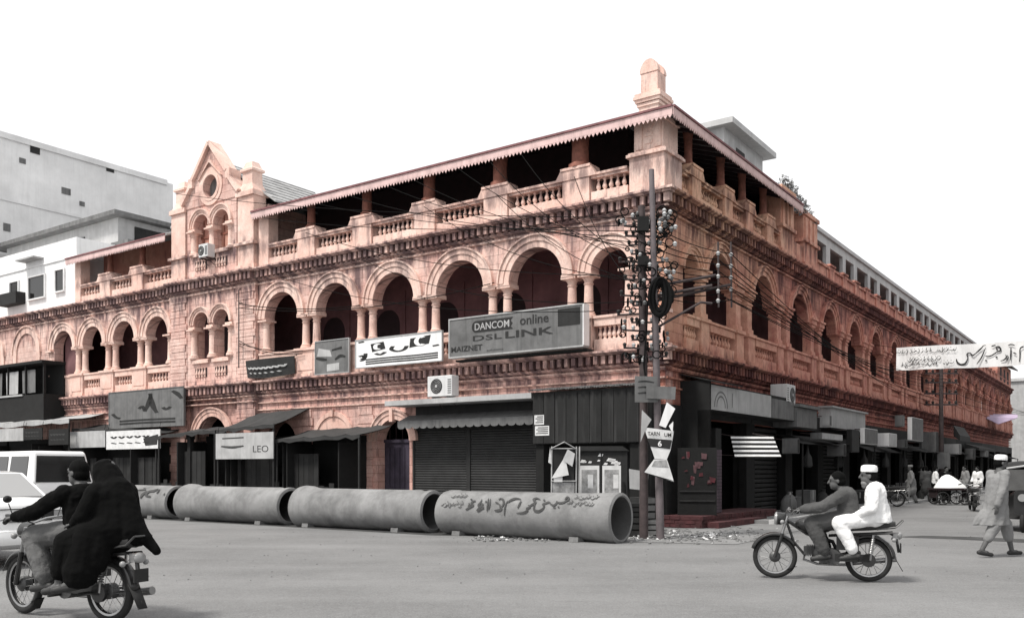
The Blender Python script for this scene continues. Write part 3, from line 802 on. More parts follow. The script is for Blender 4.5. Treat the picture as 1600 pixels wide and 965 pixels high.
# gable with a round window: fan from the hole to a star-shaped outline
def holed(F, outline, c, r, v0, v1, name, m):
    angs = sorted([math.atan2(p[1]-c[1], p[0]-c[0]) % (2*PI) for p in outline] + [2*PI*i/40 for i in range(40)])
    def hit(a):
        d = (math.cos(a), math.sin(a)); best = 9
        for i in range(len(outline)):
            p, q = outline[i], outline[(i+1) % len(outline)]
            ex, ey = q[0]-p[0], q[1]-p[1]; den = d[0]*ey-d[1]*ex
            if abs(den) < 1e-9: continue
            t = ((p[0]-c[0])*ey-(p[1]-c[1])*ex)/den; s_ = ((p[0]-c[0])*d[1]-(p[1]-c[1])*d[0])/den
            if t > 0 and -1e-6 <= s_ <= 1+1e-6: best = min(best, t)
        return (c[0]+d[0]*best, c[1]+d[1]*best)
    mb = MB(F); pts = [((c[0]+r*math.cos(a), c[1]+r*math.sin(a)), hit(a)) for a in angs]; n = len(pts)
    for i in range(n):
        (a, A), (b_, B_) = pts[i], pts[(i+1) % n]
        vs = [(a[0], v1, a[1]), (A[0], v1, A[1]), (B_[0], v1, B_[1]), (b_[0], v1, b_[1]), (a[0], v0, a[1]), (A[0], v0, A[1]), (B_[0], v0, B_[1]), (b_[0], v0, b_[1])]
        mb.add(vs, [(0,1,2,3), (7,6,5,4), (0,3,7,4), (1,5,6,2)])
    return mb.build(name, m, B, smooth=False)
OUT = [(17.22, 11.6), (20.48, 11.6), (20.48, 11.78), (19.98, 12.35), (19.98, 12.62), (19.72, 12.68), (18.87, 13.72), (18.83, 13.72), (17.98, 12.68), (17.72, 12.62), (17.72, 12.35), (17.22, 11.78)]
GW = holed(FT, OUT, (TC, 12.25), .43, -.38, .0, 'gable', M_ST)
mb = MB(FT); mb.ring(TC, 12.25, .432, .56, -.02, .05, 0, 2*PI, 36); mb.ring(TC, 12.25, .56, .72, -.02, .03, 0, 2*PI, 36)
mb.build('round_window_moulding', M_STP, B, ang=25)
mb = MB(FT); mb.lathe([(.001, 0), (.44, 0), (.44, .02), (.001, .02)], (TC, -.30, 12.25), 30, axis='y'); mb.build('round_window', M_GREY, B)
mb = MB(FT)
for s in (-1, 1):                                                                  # raking copings
    for (x0, z0), (x1, z1) in (((1.68, 11.72), (1.13, 12.34)), ((1.0, 12.60), (-.04, 13.86))):
        mb.add([(TC+s*x0, v, z0) for v in (-.42, .14)]+[(TC+s*x1, v, z1) for v in (-.42, .14)]+[(TC+s*(x0+.1), v, z0+.09) for v in (-.42, .14)]+[(TC+s*(x1+.1), v, z1+.09) for v in (-.42, .14)],
               [(0,1,3,2), (4,6,7,5), (0,2,6,4), (1,5,7,3), (0,4,5,1), (2,3,7,6)])
    mb.box(TC+s*1.13-.13, TC+s*1.13+.13, -.42, .12, 12.34, 12.70)
    mb.add([(TC+s*.62, .002, 12.60), (TC+s*.72, .002, 12.55), (TC, .002, 13.15), (TC, .002, 13.28), (TC+s*.62, .09, 12.60), (TC+s*.72, .09, 12.55), (TC, .09, 13.15), (TC, .09, 13.28)], [(0,1,2,3), (7,6,5,4), (0,4,5,1), (2,6,7,3), (0,3,7,4)])
mb.build('gable_coping', M_STP, B, smooth=False)
mb = MB(FL)                                                                        # tiled roof running back from the gable
for s in (-1, 1):
    q = [(TC, -.25, 13.35), (TC+s*3.2, -.25, 11.3), (TC+s*3.2, -6.5, 11.3), (TC, -4.8, 13.35)]
    mb.add(q+[(p[0], p[1], p[2]-.08) for p in q], [(0,1,2,3), (7,6,5,4), (0,4,5,1), (1,5,6,2), (2,6,7,3), (3,7,4,0)])
q = [(TC, -4.8, 13.35), (TC+3.2, -6.5, 11.3), (TC-3.2, -6.5, 11.3)]; mb.add(q, [(0,1,2)])
gr = mb.build('gable_roof', M_ROOF, B, smooth=False)
k = MB(FL)
for s in (-1, 1):
    for i in range(8):
        f = (i+.5)/8; k.tube([(TC+s*3.2*f, -.25, 13.36-2.05*f), (TC+s*3.2*f, -4.8-1.7*f, 13.36-2.05*f)], .03, 5)
k.build('tile_roll', M_ROOF, gr, kind='stuff')
mb = MB(FL); mb.box(16.3, 16.42, -3.5, -.5, 8.8, 11.3); mb.box(21.28, 21.4, -3.5, -.5, 8.8, 11.3); mb.box(16.42, 21.28, -6, -.5, 11.25, 11.35); mb.build('tower_side_wall', M_ST, B, smooth=False)

# --- left facade, ground floor
gw = MB(FL)
def gbay(u0, u1, uc, r, zs=2.4, z1=4.24): gw.arch_panel(u0, u1, 0, z1, uc, r, zs, -.42, -.002); 
gw.box(0, 1.2, -.42, -.002, 0, 4.24); gw.box(1.2, 3.2, -.42, -.002, 3.3, 4.24)
gw.box(3.2, 3.4, -.42, -.002, 0, 4.24); gw.box(3.4, 8.80, -.42, -.002, 2.85, 4.24)
gbay(8.80, 10.6, 9.62, .70)
gw.box(10.6, 11.4, -.42, -.002, 0, 4.24); gw.box(11.4, 13.3, -.42, -.002, 2.45, 4.24); gw.box(13.3, 14.0, -.42, -.002, 0, 4.24)
gbay(14.0, 16.25, 15.05, .8)
gbay(TA+1.1, TB-1.1, TC, .95, 2.55); gw.box(21.45, 22.0, -.42, -.002, 0, 4.24)
for a in (22.0, 24.4, 26.8, 29.2, 31.6, 34.0, 36.4, 38.8, 41.2): gbay(a, a+2.4, a+1.2, .85)
gw.build('ground_floor_wall', M_ST, B, smooth=False)
arch_ring(FL, 9.62, 2.4, .70, M_STP, .30, .06); arch_ring(lambda u, v, z: FL(u, v+.1, z), TC, 2.55, .95, M_STP, .3, .06)
mb = MB(FL); mb.ring(12.35, 2.45, .85, 1.0, -.02, .06); mb.build('blind_arch', M_STP, B, ang=25)
mb = MB(FL); mb.prism([(12.35+.85*math.cos(PI*i/16), 2.45+.85*math.sin(PI*i/16)) for i in range(17)], -.03, .015); mb.build('blind_tympanum', M_STP, B, smooth=False)
for a0, a1, z0, z1 in ((9.56, 9.70, 3.02, 3.46), (12.29, 12.42, 3.28, 3.5)): mb = MB(FL); mb.box(a0, a1, -.05, .12, z0, z1); mb.build('keystone', M_STP, B, smooth=False)
for a0, a1 in ((10.45, 11.2), (13.35, 14.1)): stack_pier(FL, a0, a1, .05, 3.58, M_ST, -.3, .05, .30, .06)
mb = MB(FL); mb.box(8.9, 10.35, -.5, -.35, .05, 2.42); mb.build('violet_door', M_PURP, B, smooth=False, label='faded violet double door under the arch')
mb = MB(FL)
for i in range(6): mb.box(8.98+i*.22, 9.15+i*.22, -.349, -.325, .3, 2.2)
mb.box(8.9, 10.35, -.348, -.30, 2.36, 2.46); mb.build('door_boards', M_PURP, B, smooth=False)
mb = MB(FL)
for i in range(5): mb.box(9.05+i*.28, 9.08+i*.28, -.47, -.44, 2.44, 3.0)
mb.build('fanlight_bar', M_DARKWOOD, B, smooth=False)
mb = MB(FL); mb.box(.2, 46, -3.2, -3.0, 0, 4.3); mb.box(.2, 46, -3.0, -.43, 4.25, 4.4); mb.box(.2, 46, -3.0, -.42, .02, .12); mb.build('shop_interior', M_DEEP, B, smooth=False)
for u in (.4, 3.3, 8.85, 10.9, 13.65, 16.4, 21.3, 24.4, 26.8, 29.2, 31.6, 34): 
    mb = MB(FL); mb.box(u-.06, u+.06, -3.0, -.43, .12, 4.25); mb.build('shop_partition', M_DEEP, B, smooth=False)
mb = MB(FL); mb.box(11.4, 13.3, -.38, -.32, .1, 2.45)
mb.build('timber_hatch', M_DGREY, B, smooth=False)

# ================= right facade =================
RBAY = 3.74; RB = [5.47+RBAY*i for i in range(19)]; TEND = RB[-1]
rw = MB(FR)
rw.box(1.05, 1.07, -1.0, -.002, Z1-.001, Z2-.1)
def bayR(t0, t1, o0, o1):
    r = (o1-o0)/2; c = (o0+o1)/2
    rw.arch_panel(t0, t1, SPR-.02, Z2-.1, c, r, SPR-.02, -.36, -.002, n=14)
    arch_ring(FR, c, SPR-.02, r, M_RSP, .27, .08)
rw.arch_panel(1.07, 2.3, SPR, Z2-.1, 1.60, .47, SPR, -.36, -.002, n=14); arch_ring(FR, 1.60, SPR, .47, M_RSP, .2, .08)
bayR(2.3, RB[0], 2.72, 4.52)
for a, b in zip(RB[:-1], RB[1:]): bayR(a, b, a+.97, b-.97)
rw.box(-.001, 1.05, -.3, .003, Z1, Z2-.1)
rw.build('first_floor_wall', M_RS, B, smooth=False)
def clusterR(t, one=False):
    for d in ((0,) if one else (-.48, .48)):
        dp = -.12 if one else -.26; k = MB(FR); k.box(t+d-.19, t+d+.19, dp, .05, 5.72, SPR-.16); k.box(t+d-.23, t+d+.23, dp-.04, .09, 5.72, 5.88); k.box(t+d-.22, t+d+.22, dp-.03, .08, SPR-.30, SPR-.26); k.box(t+d-.24, t+d+.24, dp-.05, .10, SPR-.16, SPR-.06); k.build('pillar', M_RSP, B, smooth=False)
    w = .28 if one else .80
    mb = MB(FR)
    for d in ((0,) if one else (-.48, .48)):
        mb.box(t+d-.30, t+d+.30, -.38, .14, SPR-.058, SPR+.10); mb.box(t+d-.34, t+d+.34, -.38, .19, SPR+.10, SPR+.17)
    if not one: mb.prism([(t-.48-.3, SPR+.17), (t-.48+.3, SPR+.17), (t-.48, SPR+.46)], -.02, .16)
    mb.build('impost', M_RSP, B, smooth=False)
    mb = MB(FR)
    for d in ((0,) if one else (-.48, .48)):
        mb.box(t+d-.28, t+d+.28, -.36, .12, Z1-.003, 5.62); mb.box(t+d-.33, t+d+.33, -.38, .17, 5.62, 5.72); mb.box(t+d-.32, t+d+.32, -.36, .16, Z1, Z1+.14)
    mb.build('pedestal', M_RSP, B, smooth=False)
clusterR(2.32, True)
for b in RB: clusterR(b)
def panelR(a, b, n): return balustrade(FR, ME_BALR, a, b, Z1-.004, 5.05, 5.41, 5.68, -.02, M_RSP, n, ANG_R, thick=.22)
panelR(1.09, 1.93, 5); panelR(2.7, 4.55, 7)
for i, b in enumerate(RB[:9]): panelR(b+.88, b+RBAY-.88, 8)
for b in RB[9:-1]: mb = MB(FR); mb.box(b+.88, b+RBAY-.88, -.1, .06, Z1-.002, 5.6); mb.box(b+.86, b+RBAY-.86, -.13, .1, 5.6, 5.69); mb.build('parapet', M_RSP, B, smooth=False)
mb = MB(FR)
for z in (8.20, 4.12, 3.86, 3.60): mb.profile([(0, z), (0, z+.07), (.06, z+.06), (.06, z+.02)], .0, TEND)
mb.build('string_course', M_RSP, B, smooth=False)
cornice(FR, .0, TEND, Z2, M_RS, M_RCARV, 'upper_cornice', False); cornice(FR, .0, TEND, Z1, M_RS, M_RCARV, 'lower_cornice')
mb = MB(FR); mb.box(2.72, TEND, -2.7, -.05, Z1-.25, Z1-.01); mb.box(2.72, TEND, -2.7, -.05, 8.48, Z2-.105); mb.build('verandah_floor', M_INN, B, smooth=False)
mb = MB(FR); mb.box(2.86, TEND, -2.85, -2.7, Z1-.2, 8.6); mb.build('verandah_back_wall', M_INN, B, smooth=False)
# upper floor of the right wing
for a in (1.85, 4.2, 5.95, 7.85): ped_up(FR, a, .62, M_RSP)
for a, b, n in ((1.1, 1.5, 3), (2.2, 3.85, 8), (4.55, 5.6, 5), (6.3, 7.5, 6), (8.2, 8.9, 3)): panelU(FR, ME_BALR, a, b, n, M_RSP, ANG_R)
for a0, a1, h in ((8.9, 10.3, 11.2), (11.4, 13.1, 10.9)):
    mb = MB(FR); mb.box(a0, a1, -.7, .05, Z2-.003, h); mb.box(a0-.06, a1+.06, -.76, .14, 9.80, 9.92); mb.box(a0-.05, a1+.05, -.75, .12, Z2, 9.05)
    for q in range(3): mb.box(a0+.1+q*(a1-a0-.2)/3, a0+(q+.62)*(a1-a0-.2)/3+.1, .05, .10, 9.95, h-.2)
    mb.box(a0-.06, a1+.06, -.76, .12, h-.12, h+.02); mb.build('parapet_pier', M_RSP, B, smooth=False)
mb = MB(FR); mb.box(10.3, 11.4, -.2, .02, Z2-.003, 9.6); mb.box(13.1, TEND-.3, -.2, .02, Z2-.003, 9.36); mb.box(13.1, TEND-.3, -.26, .08, 9.36, 9.46); mb.build('parapet', M_RSP, B, smooth=False)
t = 15.0
while t < TEND-8:
    mb = MB(FR); mb.box(t-.32, t+.32, -.3, .07, Z2-.002, 9.50); mb.box(t-.38, t+.38, -.34, .12, 9.50, 9.57); mb.build('parapet_pedestal', M_RSP, B, smooth=False); t += RBAY/2
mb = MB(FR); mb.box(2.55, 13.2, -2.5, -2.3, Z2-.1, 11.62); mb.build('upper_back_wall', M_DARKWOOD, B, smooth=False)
mb = MB(FR)
for i in range(16):
    u = .7+i*.6; mb.prism([(0, 0), (.08, 0), (.08, .1), (0, .1)], 0, 1, F=lambda x, y, z, u=u: FR(u+x, .30-y*min(2.6, u-.1), E0-.20+z+y*min(2.6, u-.1)*.347))
mb.build('rafters', M_DARKWOOD, B, smooth=False)
mb = MB(FR); mb.box(10.2, 10.3, -2.3, -.71, Z2-.1, 11.6); mb.box(13.0, 13.1, -4, -.71, Z2-.1, 10.8); mb.build('end_wall', M_DARKWOOD, B, smooth=False)
# far gabled end block of the right wing
mb = MB(FR); mb.box(TEND-9, TEND, -.4, .06, Z2-.002, 10.6); mb.box(TEND-9, TEND, -6, -.4, Z2, 10.6); mb.build('end_block', M_RSP, B, smooth=False)
mb = MB(FR); q = [(TEND-9.2, .6, 10.6), (TEND+.3, .6, 10.6), (TEND+.3, -3, 12.2), (TEND-9.2, -3, 12.2)]
mb.add(q+[(p[0], p[1], p[2]-.12) for p in q], [(0,1,2,3), (7,6,5,4), (0,4,5,1), (1,5,6,2), (2,6,7,3), (3,7,4,0)]); mb.build('end_roof', M_GREY, B, smooth=False)
for t in (TEND-7.6, TEND-5.2, TEND-2.8): 
    mb = MB(FR); mb.box(t, t+1.1, .061, .075, 9.1, 10.2); mb.build('window', M_DARKWOOD, B, smooth=False)
# ground floor of the right wing
rg = MB(FR); rg.box(0, TEND-1, -.42, -.004, 2.93, 4.24)
for a0, a1 in ((0, .9), (2.2, 2.6)): k = MB(FR); k.box(a0, a1, -.42, -.004, 0, 2.93); k.build('shop_pier', M_BLACK, B, smooth=False)
t = 2.6; 
while t < TEND-1:
    k = MB(FR); k.box(t+3.14, t+RBAY, -.42, -.004, 0, 2.93); k.build('shop_pier', M_BLACK, B, smooth=False); t += RBAY
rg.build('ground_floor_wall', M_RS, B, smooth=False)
t = 2.6
while t < TEND-1:                                                                   # black panels added over the piers between the shops to darken them
    mb = MB(FR); mb.box(t+3.08, t+RBAY+.06, -.2, .05, .02, 2.95); mb.build('dark_pier_panel', M_BLACK, B, smooth=False)
    mb = MB(FR); mb.box(t-.3, t+3.4, .0, .09, 2.92, 3.45); mb.build('shop_lintel_board', M_BLACK if int(t) % 2 else M_DGREY, B, smooth=False); t += RBAY
mb = MB(FR); mb.box(-.02, 2.7, -.2, .045, .02, 3.2); mb.build('dark_pier_panel', M_BLACK, B, smooth=False)
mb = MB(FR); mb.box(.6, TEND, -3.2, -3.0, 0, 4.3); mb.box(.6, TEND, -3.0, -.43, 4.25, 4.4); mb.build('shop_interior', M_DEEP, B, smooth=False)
t = 2.6
while t < TEND-1:
    mb = MB(FR); mb.box(t+3.40, t+3.48, -3.0, -.43, .05, 4.25); mb.build('shop_partition', M_DEEP, B, smooth=False); t += RBAY
for i, t in enumerate([6.34+RBAY*k for k in range(0, 17, 2)]):                    # some shops are shut
    sh = MB(FR); n = 18
    for k in range(n): sh.prism([(0, 0), (0, .13), (.03, .10), (.03, .03)], t+.02, t+3.1, F=lambda y, x, z, k=k: FR(x, -.30+y, .1+k*.155+z))
    sh.build('roller_shutter', M_DGREY if i % 3 else M_SHUT, B, smooth=False)
# grey concrete storey added on the right wing
AD = thing('added_storey', FR(30, -1, Z2), 'bare grey concrete storey with square openings built on top of the right wing', 'building')
mb = MB(FR); A0, A1 = 13.6, TEND-9.5
mb.box(A0, A1, -1.20, -1.05, 11.15, 11.5); mb.box(A0-.1, A1, -5, -.95, 11.5, 11.66); mb.box(A0, A1, -1.20, -1.05, Z2-.1, 9.45)
t = A0; i = 0
op = []
while t < A1-2:
    w, h0 = ((2.0, 9.45) if i % 2 == 0 else (1.4, 10.2)); p = .6 if i % 2 == 0 else .5
    mb.box(t, t+p, -1.20, -1.05, 9.45, 11.15)
    if h0 > 9.6: mb.box(t+p, t+p+w, -1.20, -1.05, 9.45, h0)
    op.append((t+p, t+p+w)); t += p+w; i += 1
mb.box(t, A1, -1.20, -1.05, 9.45, 11.15)
mb.box(A0, A0+.3, -5, -1.35, Z2-.1, 11.55)
mb.build('wall', M_CONC2, AD, smooth=False)
mb = MB(FR); mb.box(A0, A1, -3.0, -2.9, Z2, 11.5); mb.build('inner_wall', M_DEEP, AD, smooth=False)
# rooftop stair room behind the hip
SR = thing('stair_room', FR(13, -3.6, 10.5), 'pale grey rooftop stair room with an overhanging flat slab behind the hipped roof', 'roof room')
mb = MB(FR); mb.box(11.2, 15.4, -6.2, -2.9, 8.8, 14.55); mb.build('wall', M_LGREY, SR, smooth=False)
mb = MB(FR); mb.box(10.9, 15.8, -6.6, -2.45, 14.55, 14.77); mb.build('roof_slab', M_CONC2, SR, smooth=False)
mb = MB(FR); mb.box(12.4, 13.3, -2.90, -2.88, 13.2, 14.1); mb.build('window', M_DGREY, SR, smooth=False)


# ------------------------------------------------------------------ other buildings
def windows(th, F, rects, v, mglass=M_GLASS, mframe=M_LGREY, depth=.12):
    for a0, a1, z0, z1 in rects:
        mb = MB(F); mb.box(a0, a1, v+.003, v+.02, z0, z1); o = mb.build('window', mglass, th, smooth=False)
        k = MB(F); e = .06
        k.box(a0-e, a1+e, v+.004, v+.08, z1, z1+e); k.box(a0-e, a1+e, v+.004, v+.12, z0-e, z0); k.box(a0-e, a0, v+.004, v+.08, z0, z1); k.box(a1, a1+e, v+.004, v+.08, z0, z1)
        k.build('window_frame', mframe, o, smooth=False)
# white storey standing on the far left end
WB = thing('white_upper_house', FL(34, -2, Z2), 'white plastered upper storey with small dark windows on the far end of the arcade', 'building')
mb = MB(FL); mb.box(28.95, 46, -9, -.15, Z2-.09, 11.9); mb.box(28.9, 46, -9, -.1, 11.0, 11.06); mb.build('wall', M_WHITE, WB, smooth=False)
def wpx(x0, x1, y0, y1, v):
    a, zt = onL(x1, y0, v); b, zb = onL(x0, y1, v); zt2 = onL((x0+x1)/2, y0, v)[1]; zb2 = onL((x0+x1)/2, y1, v)[1]
    return a, b, zb2, zt2
windows(WB, FL, [wpx(46, 71, 432, 466, -.15), wpx(88, 101, 422, 455, -.15), wpx(17, 30, 441, 470, -.15)], -.15, mframe=M_WHITE)
mb = MB(FL); a, b, z0, z1 = wpx(42, 60, 405, 408, .1); mb.box(a, b+.6, -.15, .35, z1, z1+.07); mb.build('window_hood', M_LGREY, WB, smooth=False)
mb = MB(FL); a, b, z0, z1 = wpx(0, 28, 458, 476, .2); mb.box(a, b, -.15, .3, z0, z1); mb.build('air_vent_box', M_DGREY, WB, smooth=False)
# mid house with slab roof
MH = thing('slab_roof_house', FL(36, -8, 0), 'grey concrete house with an overhanging flat roof slab behind the white storey', 'building')
mb = MB(FL); mb.box(32.5, 44, -14, -4.3, 0, 14.3); mb.build('wall', M_CONC2, MH, smooth=False)
mb = MB(FL); mb.box(32.0, 45, -14.5, -3.8, 14.3, 14.52); mb.build('roof_slab', M_GREY, MH, smooth=False)
mb = MB(FR); 
mb = MB(FL); mb.box(35.6, 37.2, -4.32, -4.24, 13.0, 13.75); mb.build('window', M_GLASS, MH, smooth=False)
mb = MB(FL); mb.box(32.42, 32.5, -8.2, -5.2, 12.0, 14.0); mb.build('doorway', M_DGREY, MH, smooth=False)
mb = MB(FL); mb.box(31.0, 32.5, -9, -3.9, 12.0, 12.9); mb.build('terrace_wall', M_GREY, MH, smooth=False)
# tall block
TBK = thing('tall_block', FL(52, -10, 0), 'tall pale block-built building with a blank flank and a few small openings', 'building')
mb = MB(FL); mb.box(45.4, 62, -16.2, 6, 0, 21.4); mb.build('wall', M_BLOCK, TBK, smooth=False)
mb = MB(FL); mb.box(45.3, 45.4, -15.7, -4, 21.2, 21.55); mb.box(45.34, 45.4, -16.2, -4, 17.5, 17.7); mb.box(45.34, 45.4, -16.2, -4, 14.1, 14.3); mb.build('band', M_BLOCK, TBK, smooth=False)
def side_open(x0, x1, y0, y1):
    # pixels on the flank plane u = 45.4
    def hit(x, y):
        k = (x-800)/FPX; ax, ay = CX+LX*45.4, CY+LY*45.4
        b = (k*ay-ax)/(RX-k*RY); return -b, EYE+(HZ-y)/FPX*(ay+RY*b)
    a, zt = hit(x0, y0); b, _ = hit(x1, y0); zb = hit(x0, y1)[1]
    return b, a, zb, zt
for r_ in ((47, 62, 226, 238), (166, 178, 258, 267), (30, 40, 246, 254), (124, 132, 314, 321), (5, 16, 348, 360), (96, 110, 292, 302)):
    v0, v1, zb, zt = side_open(*r_)
    mb = MB(FL); mb.box(45.36, 45.395, v0, v1, zb, zt); mb.build('small_opening', M_DGREY if r_[0] in (47, 166) else M_GREY, TBK, smooth=False)
SH2 = thing('low_grey_block', FL(50, -24, 0), 'mid grey flat-topped building showing in the gap beside the gable', 'building')
mb = MB(FL); mb.box(46, 52, -26, -17, 0, 18.6); mb.build('wall', M_GREY, SH2, smooth=False); mb = MB(FL); mb.box(45.8, 52.2, -26.2, -16.9, 18.6, 18.9); mb.build('parapet', M_CONC2, SH2, smooth=False)
# far end of the bazaar street
FE = thing('street_end_house', FR(112, 6, 0), 'pale house closing the far end of the bazaar street', 'building')
mb = MB(FR); mb.box(TEND+10, TEND+22, -14, 5.2, 0, 10.4); mb.build('wall', M_LGREY, FE, smooth=False)
mb = MB(FR); mb.box(TEND+9.8, TEND+22, -14, 5.4, 10.4, 10.7); mb.build('parapet', M_CONC2, FE, smooth=False)
FF = lambda a, v, z: FR(TEND+10-v, a, z)
windows(FE, FF, [(-2.5, -1.3, 6.4, 8.2), (.3, 1.5, 6.4, 8.2), (2.8, 4.0, 6.4, 8.2), (-2.5, -1.3, 2.6, 4.6), (.3, 1.5, 2.6, 4.6)], 0.0)
# opposite side of the bazaar street: out of view, added to shade the right facade
def opposite(t0, t1, h, g, name, label, nst):
    th = thing(name, FR((t0+t1)/2, 17, 0), label, 'building')
    F = lambda a, v, z: FR(a, 14.2-v, z)
    mb = MB(F); mb.box(t0, t1, -9, 0, 0, h); mb.build('wall', g, th, smooth=False)
    mb = MB(F); mb.box(t0-.05, t1+.05, -9, .25, h, h+.3)
    for k in range(1, nst): mb.box(t0-.02, t1+.02, -.1, .5, k*h/nst-.12, k*h/nst)
    mb.build('floor_slab', M_CONC2, th, smooth=False)
    rects = []; n = int((t1-t0)/3)
    for k in range(nst):
        for i in range(n):
            a = t0+(i+.5)*(t1-t0)/n
            z = k*h/nst
            rects.append((a-.7, a+.7, z+(.15 if k == 0 else 1.0), z+2.5))
    windows(th, F, rects, 0.0)
opposite(-4, 16, 13.5, M_LGREY, 'unseen_street_house', 'unseen four-storey light grey house added across the bazaar street', 4)
opposite(16.4, 40, 11.0, M_CONC2, 'unseen_street_house', 'unseen three-storey concrete house added across the bazaar street', 3)
opposite(40.4, 76, 13.0, M_GREY, 'unseen_street_house', 'unseen long dark grey house added across the bazaar street', 4)

# bush growing on the parapet
def bush(loc, sx, sz, n, label):
    th = thing('parapet_bush', loc, label, 'plant')
    mb = MB(); random.seed(5)
    for i in range(7):
        a = random.uniform(0, 2*PI); q = Vector(loc)+Vector((math.cos(a)*sx*.6, math.sin(a)*sx*.6, sz*random.uniform(.5, 1)))
        mb.tube([loc, (Vector(loc)+q)/2+Vector((0, 0, .08)), q], [.03, .02, .006], 5)
    mb.build('stem', M_DARKWOOD, th)
    lf = MB()
    for i in range(n):
        a = random.uniform(0, 2*PI); r = sx*random.random()**.5; z = sz*(random.random()**.8)
        c = Vector(loc)+Vector((math.cos(a)*r*(1.1-.5*z/sz), math.sin(a)*r*(1.1-.5*z/sz), z+.25*math.sin(a*3)))
        d = Vector((random.gauss(0, 1), random.gauss(0, 1), random.gauss(0, .7))).normalized(); e = d.orthogonal().normalized(); l = random.uniform(.09, .17); w = l*.32
        lf.add([tuple(c), tuple(c+d*l*.5+e*w), tuple(c+d*l), tuple(c+d*l*.5-e*w)], [(0,1,2,3)])
    lf.build('foliage', M_LEAF, th, smooth=False)
bush(FR(11.0, -.6, 10.85), .85, .95, 1300, 'grey-green bush sprouting from the top of the broad parapet pier')
bush(FR(12.6, -.5, 10.85), .6, .6, 600, 'small grey-green weed on the second parapet pier')

# ------------------------------------------------------------------ concrete pipes
M_BORE = mat('shaded_pipe_bore', 0.085, 0.95, 0.3, 3, 0.5, 1.5, 0.4, 30)  # dark lining, the shade inside the pipe put into its colour
PO = Vector((2.24, 18.27, 0)); PR = .50
PDIR = Vector((LX, LY, 0)); PNR = Vector((-RX, -RY, 0))       # along the row, and towards the street
def FP(u, v, z): return PO + PDIR*u + PNR*v + Vector((0, 0, z))
PIPE_TXT = ['concrete drain pipe with painted Urdu lettering and its open mouth beside the utility poles', 'concrete drain pipe lying between the lettered pipe and the third pipe, blank',
            'blank concrete drain pipe next to the pipe with black scrawl', 'concrete drain pipe with black scrawl behind the white van']
for i in range(4):
    u0 = i*4.97
    th = thing('concrete_pipe', FP(u0+2.3, 0, 0), PIPE_TXT[i], 'pipe', 'concrete pipes laid in a row along the kerb')
    mb = MB(FP); n = 36
    rnd = random.Random(i)
    if i == 0: prof = [(.44, .02), (.47, 0.0), (.525, .03), (.535, .10), (.515, .35), (.50, .7), (.50, 4.20), (.515, 4.25), (.515, 4.45), (.50, 4.50), (.49, 4.56), (.40, 4.58)]
    else: prof = [(.41, .02), (.43, 0.0), (.495, .02), (.505, .05), (.505, .14), (.48, .17), (.485, .42), (.505, .46), (.50, .62), (.50, 3.85), (.515, 4.02), (.555, 4.18), (.565, 4.38), (.545, 4.50), (.46, 4.53)]
    vs = []; fs = []; m = len(prof)
    for r, h in prof:
        for k in range(n):
            a = 2*PI*k/n; w = 1+.006*math.sin(3*a+h*2+i)
            vs.append((u0+h, r*w*math.cos(a), .495+r*w*math.sin(a)))
    for q in range(m-1):
        for k in range(n): fs.append((q*n+k, q*n+(k+1) % n, (q+1)*n+(k+1) % n, (q+1)*n+k))
    mb.add(vs, fs)
    if i == 0: PIPE0 = th
    if i == 3: PIPE3 = th
    mb.build('barrel', M_CONC, th, ang=30)
    mb = MB(FP); mb.lathe([(.445 if i == 0 else .415, .02), (.41, .4), (.40, 2.4), (.40, 4.2), (.46 if i else .41, 4.52)], (u0, 0, .495), 32, axis='x'); mb.f = mb.f[:-2]; mb.mi = mb.mi[:-2]; mb.build('bore', M_BORE, th)
    mb = MB(FP); mb.lathe([(.002, 2.4), (.405, 2.4), (.405, 2.45), (.002, 2.45)], (u0, 0, .495), 24, axis='x'); mb.build('dark_plug', M_DEEP, th)  # black disc added inside to keep the pipe mouth dark
    for q in (.8, 3.9):
        w = MB(FP)
        for s in (-1, 1): w.prism([(s*.16, 0), (s*.42, 0), (s*.40, .10), (s*.24, .07)], u0+q, u0+q+.22, F=lambda x, y, z: FP(y, x, z))
        w.build('wedge_stone', M_RUB, th, smooth=False)
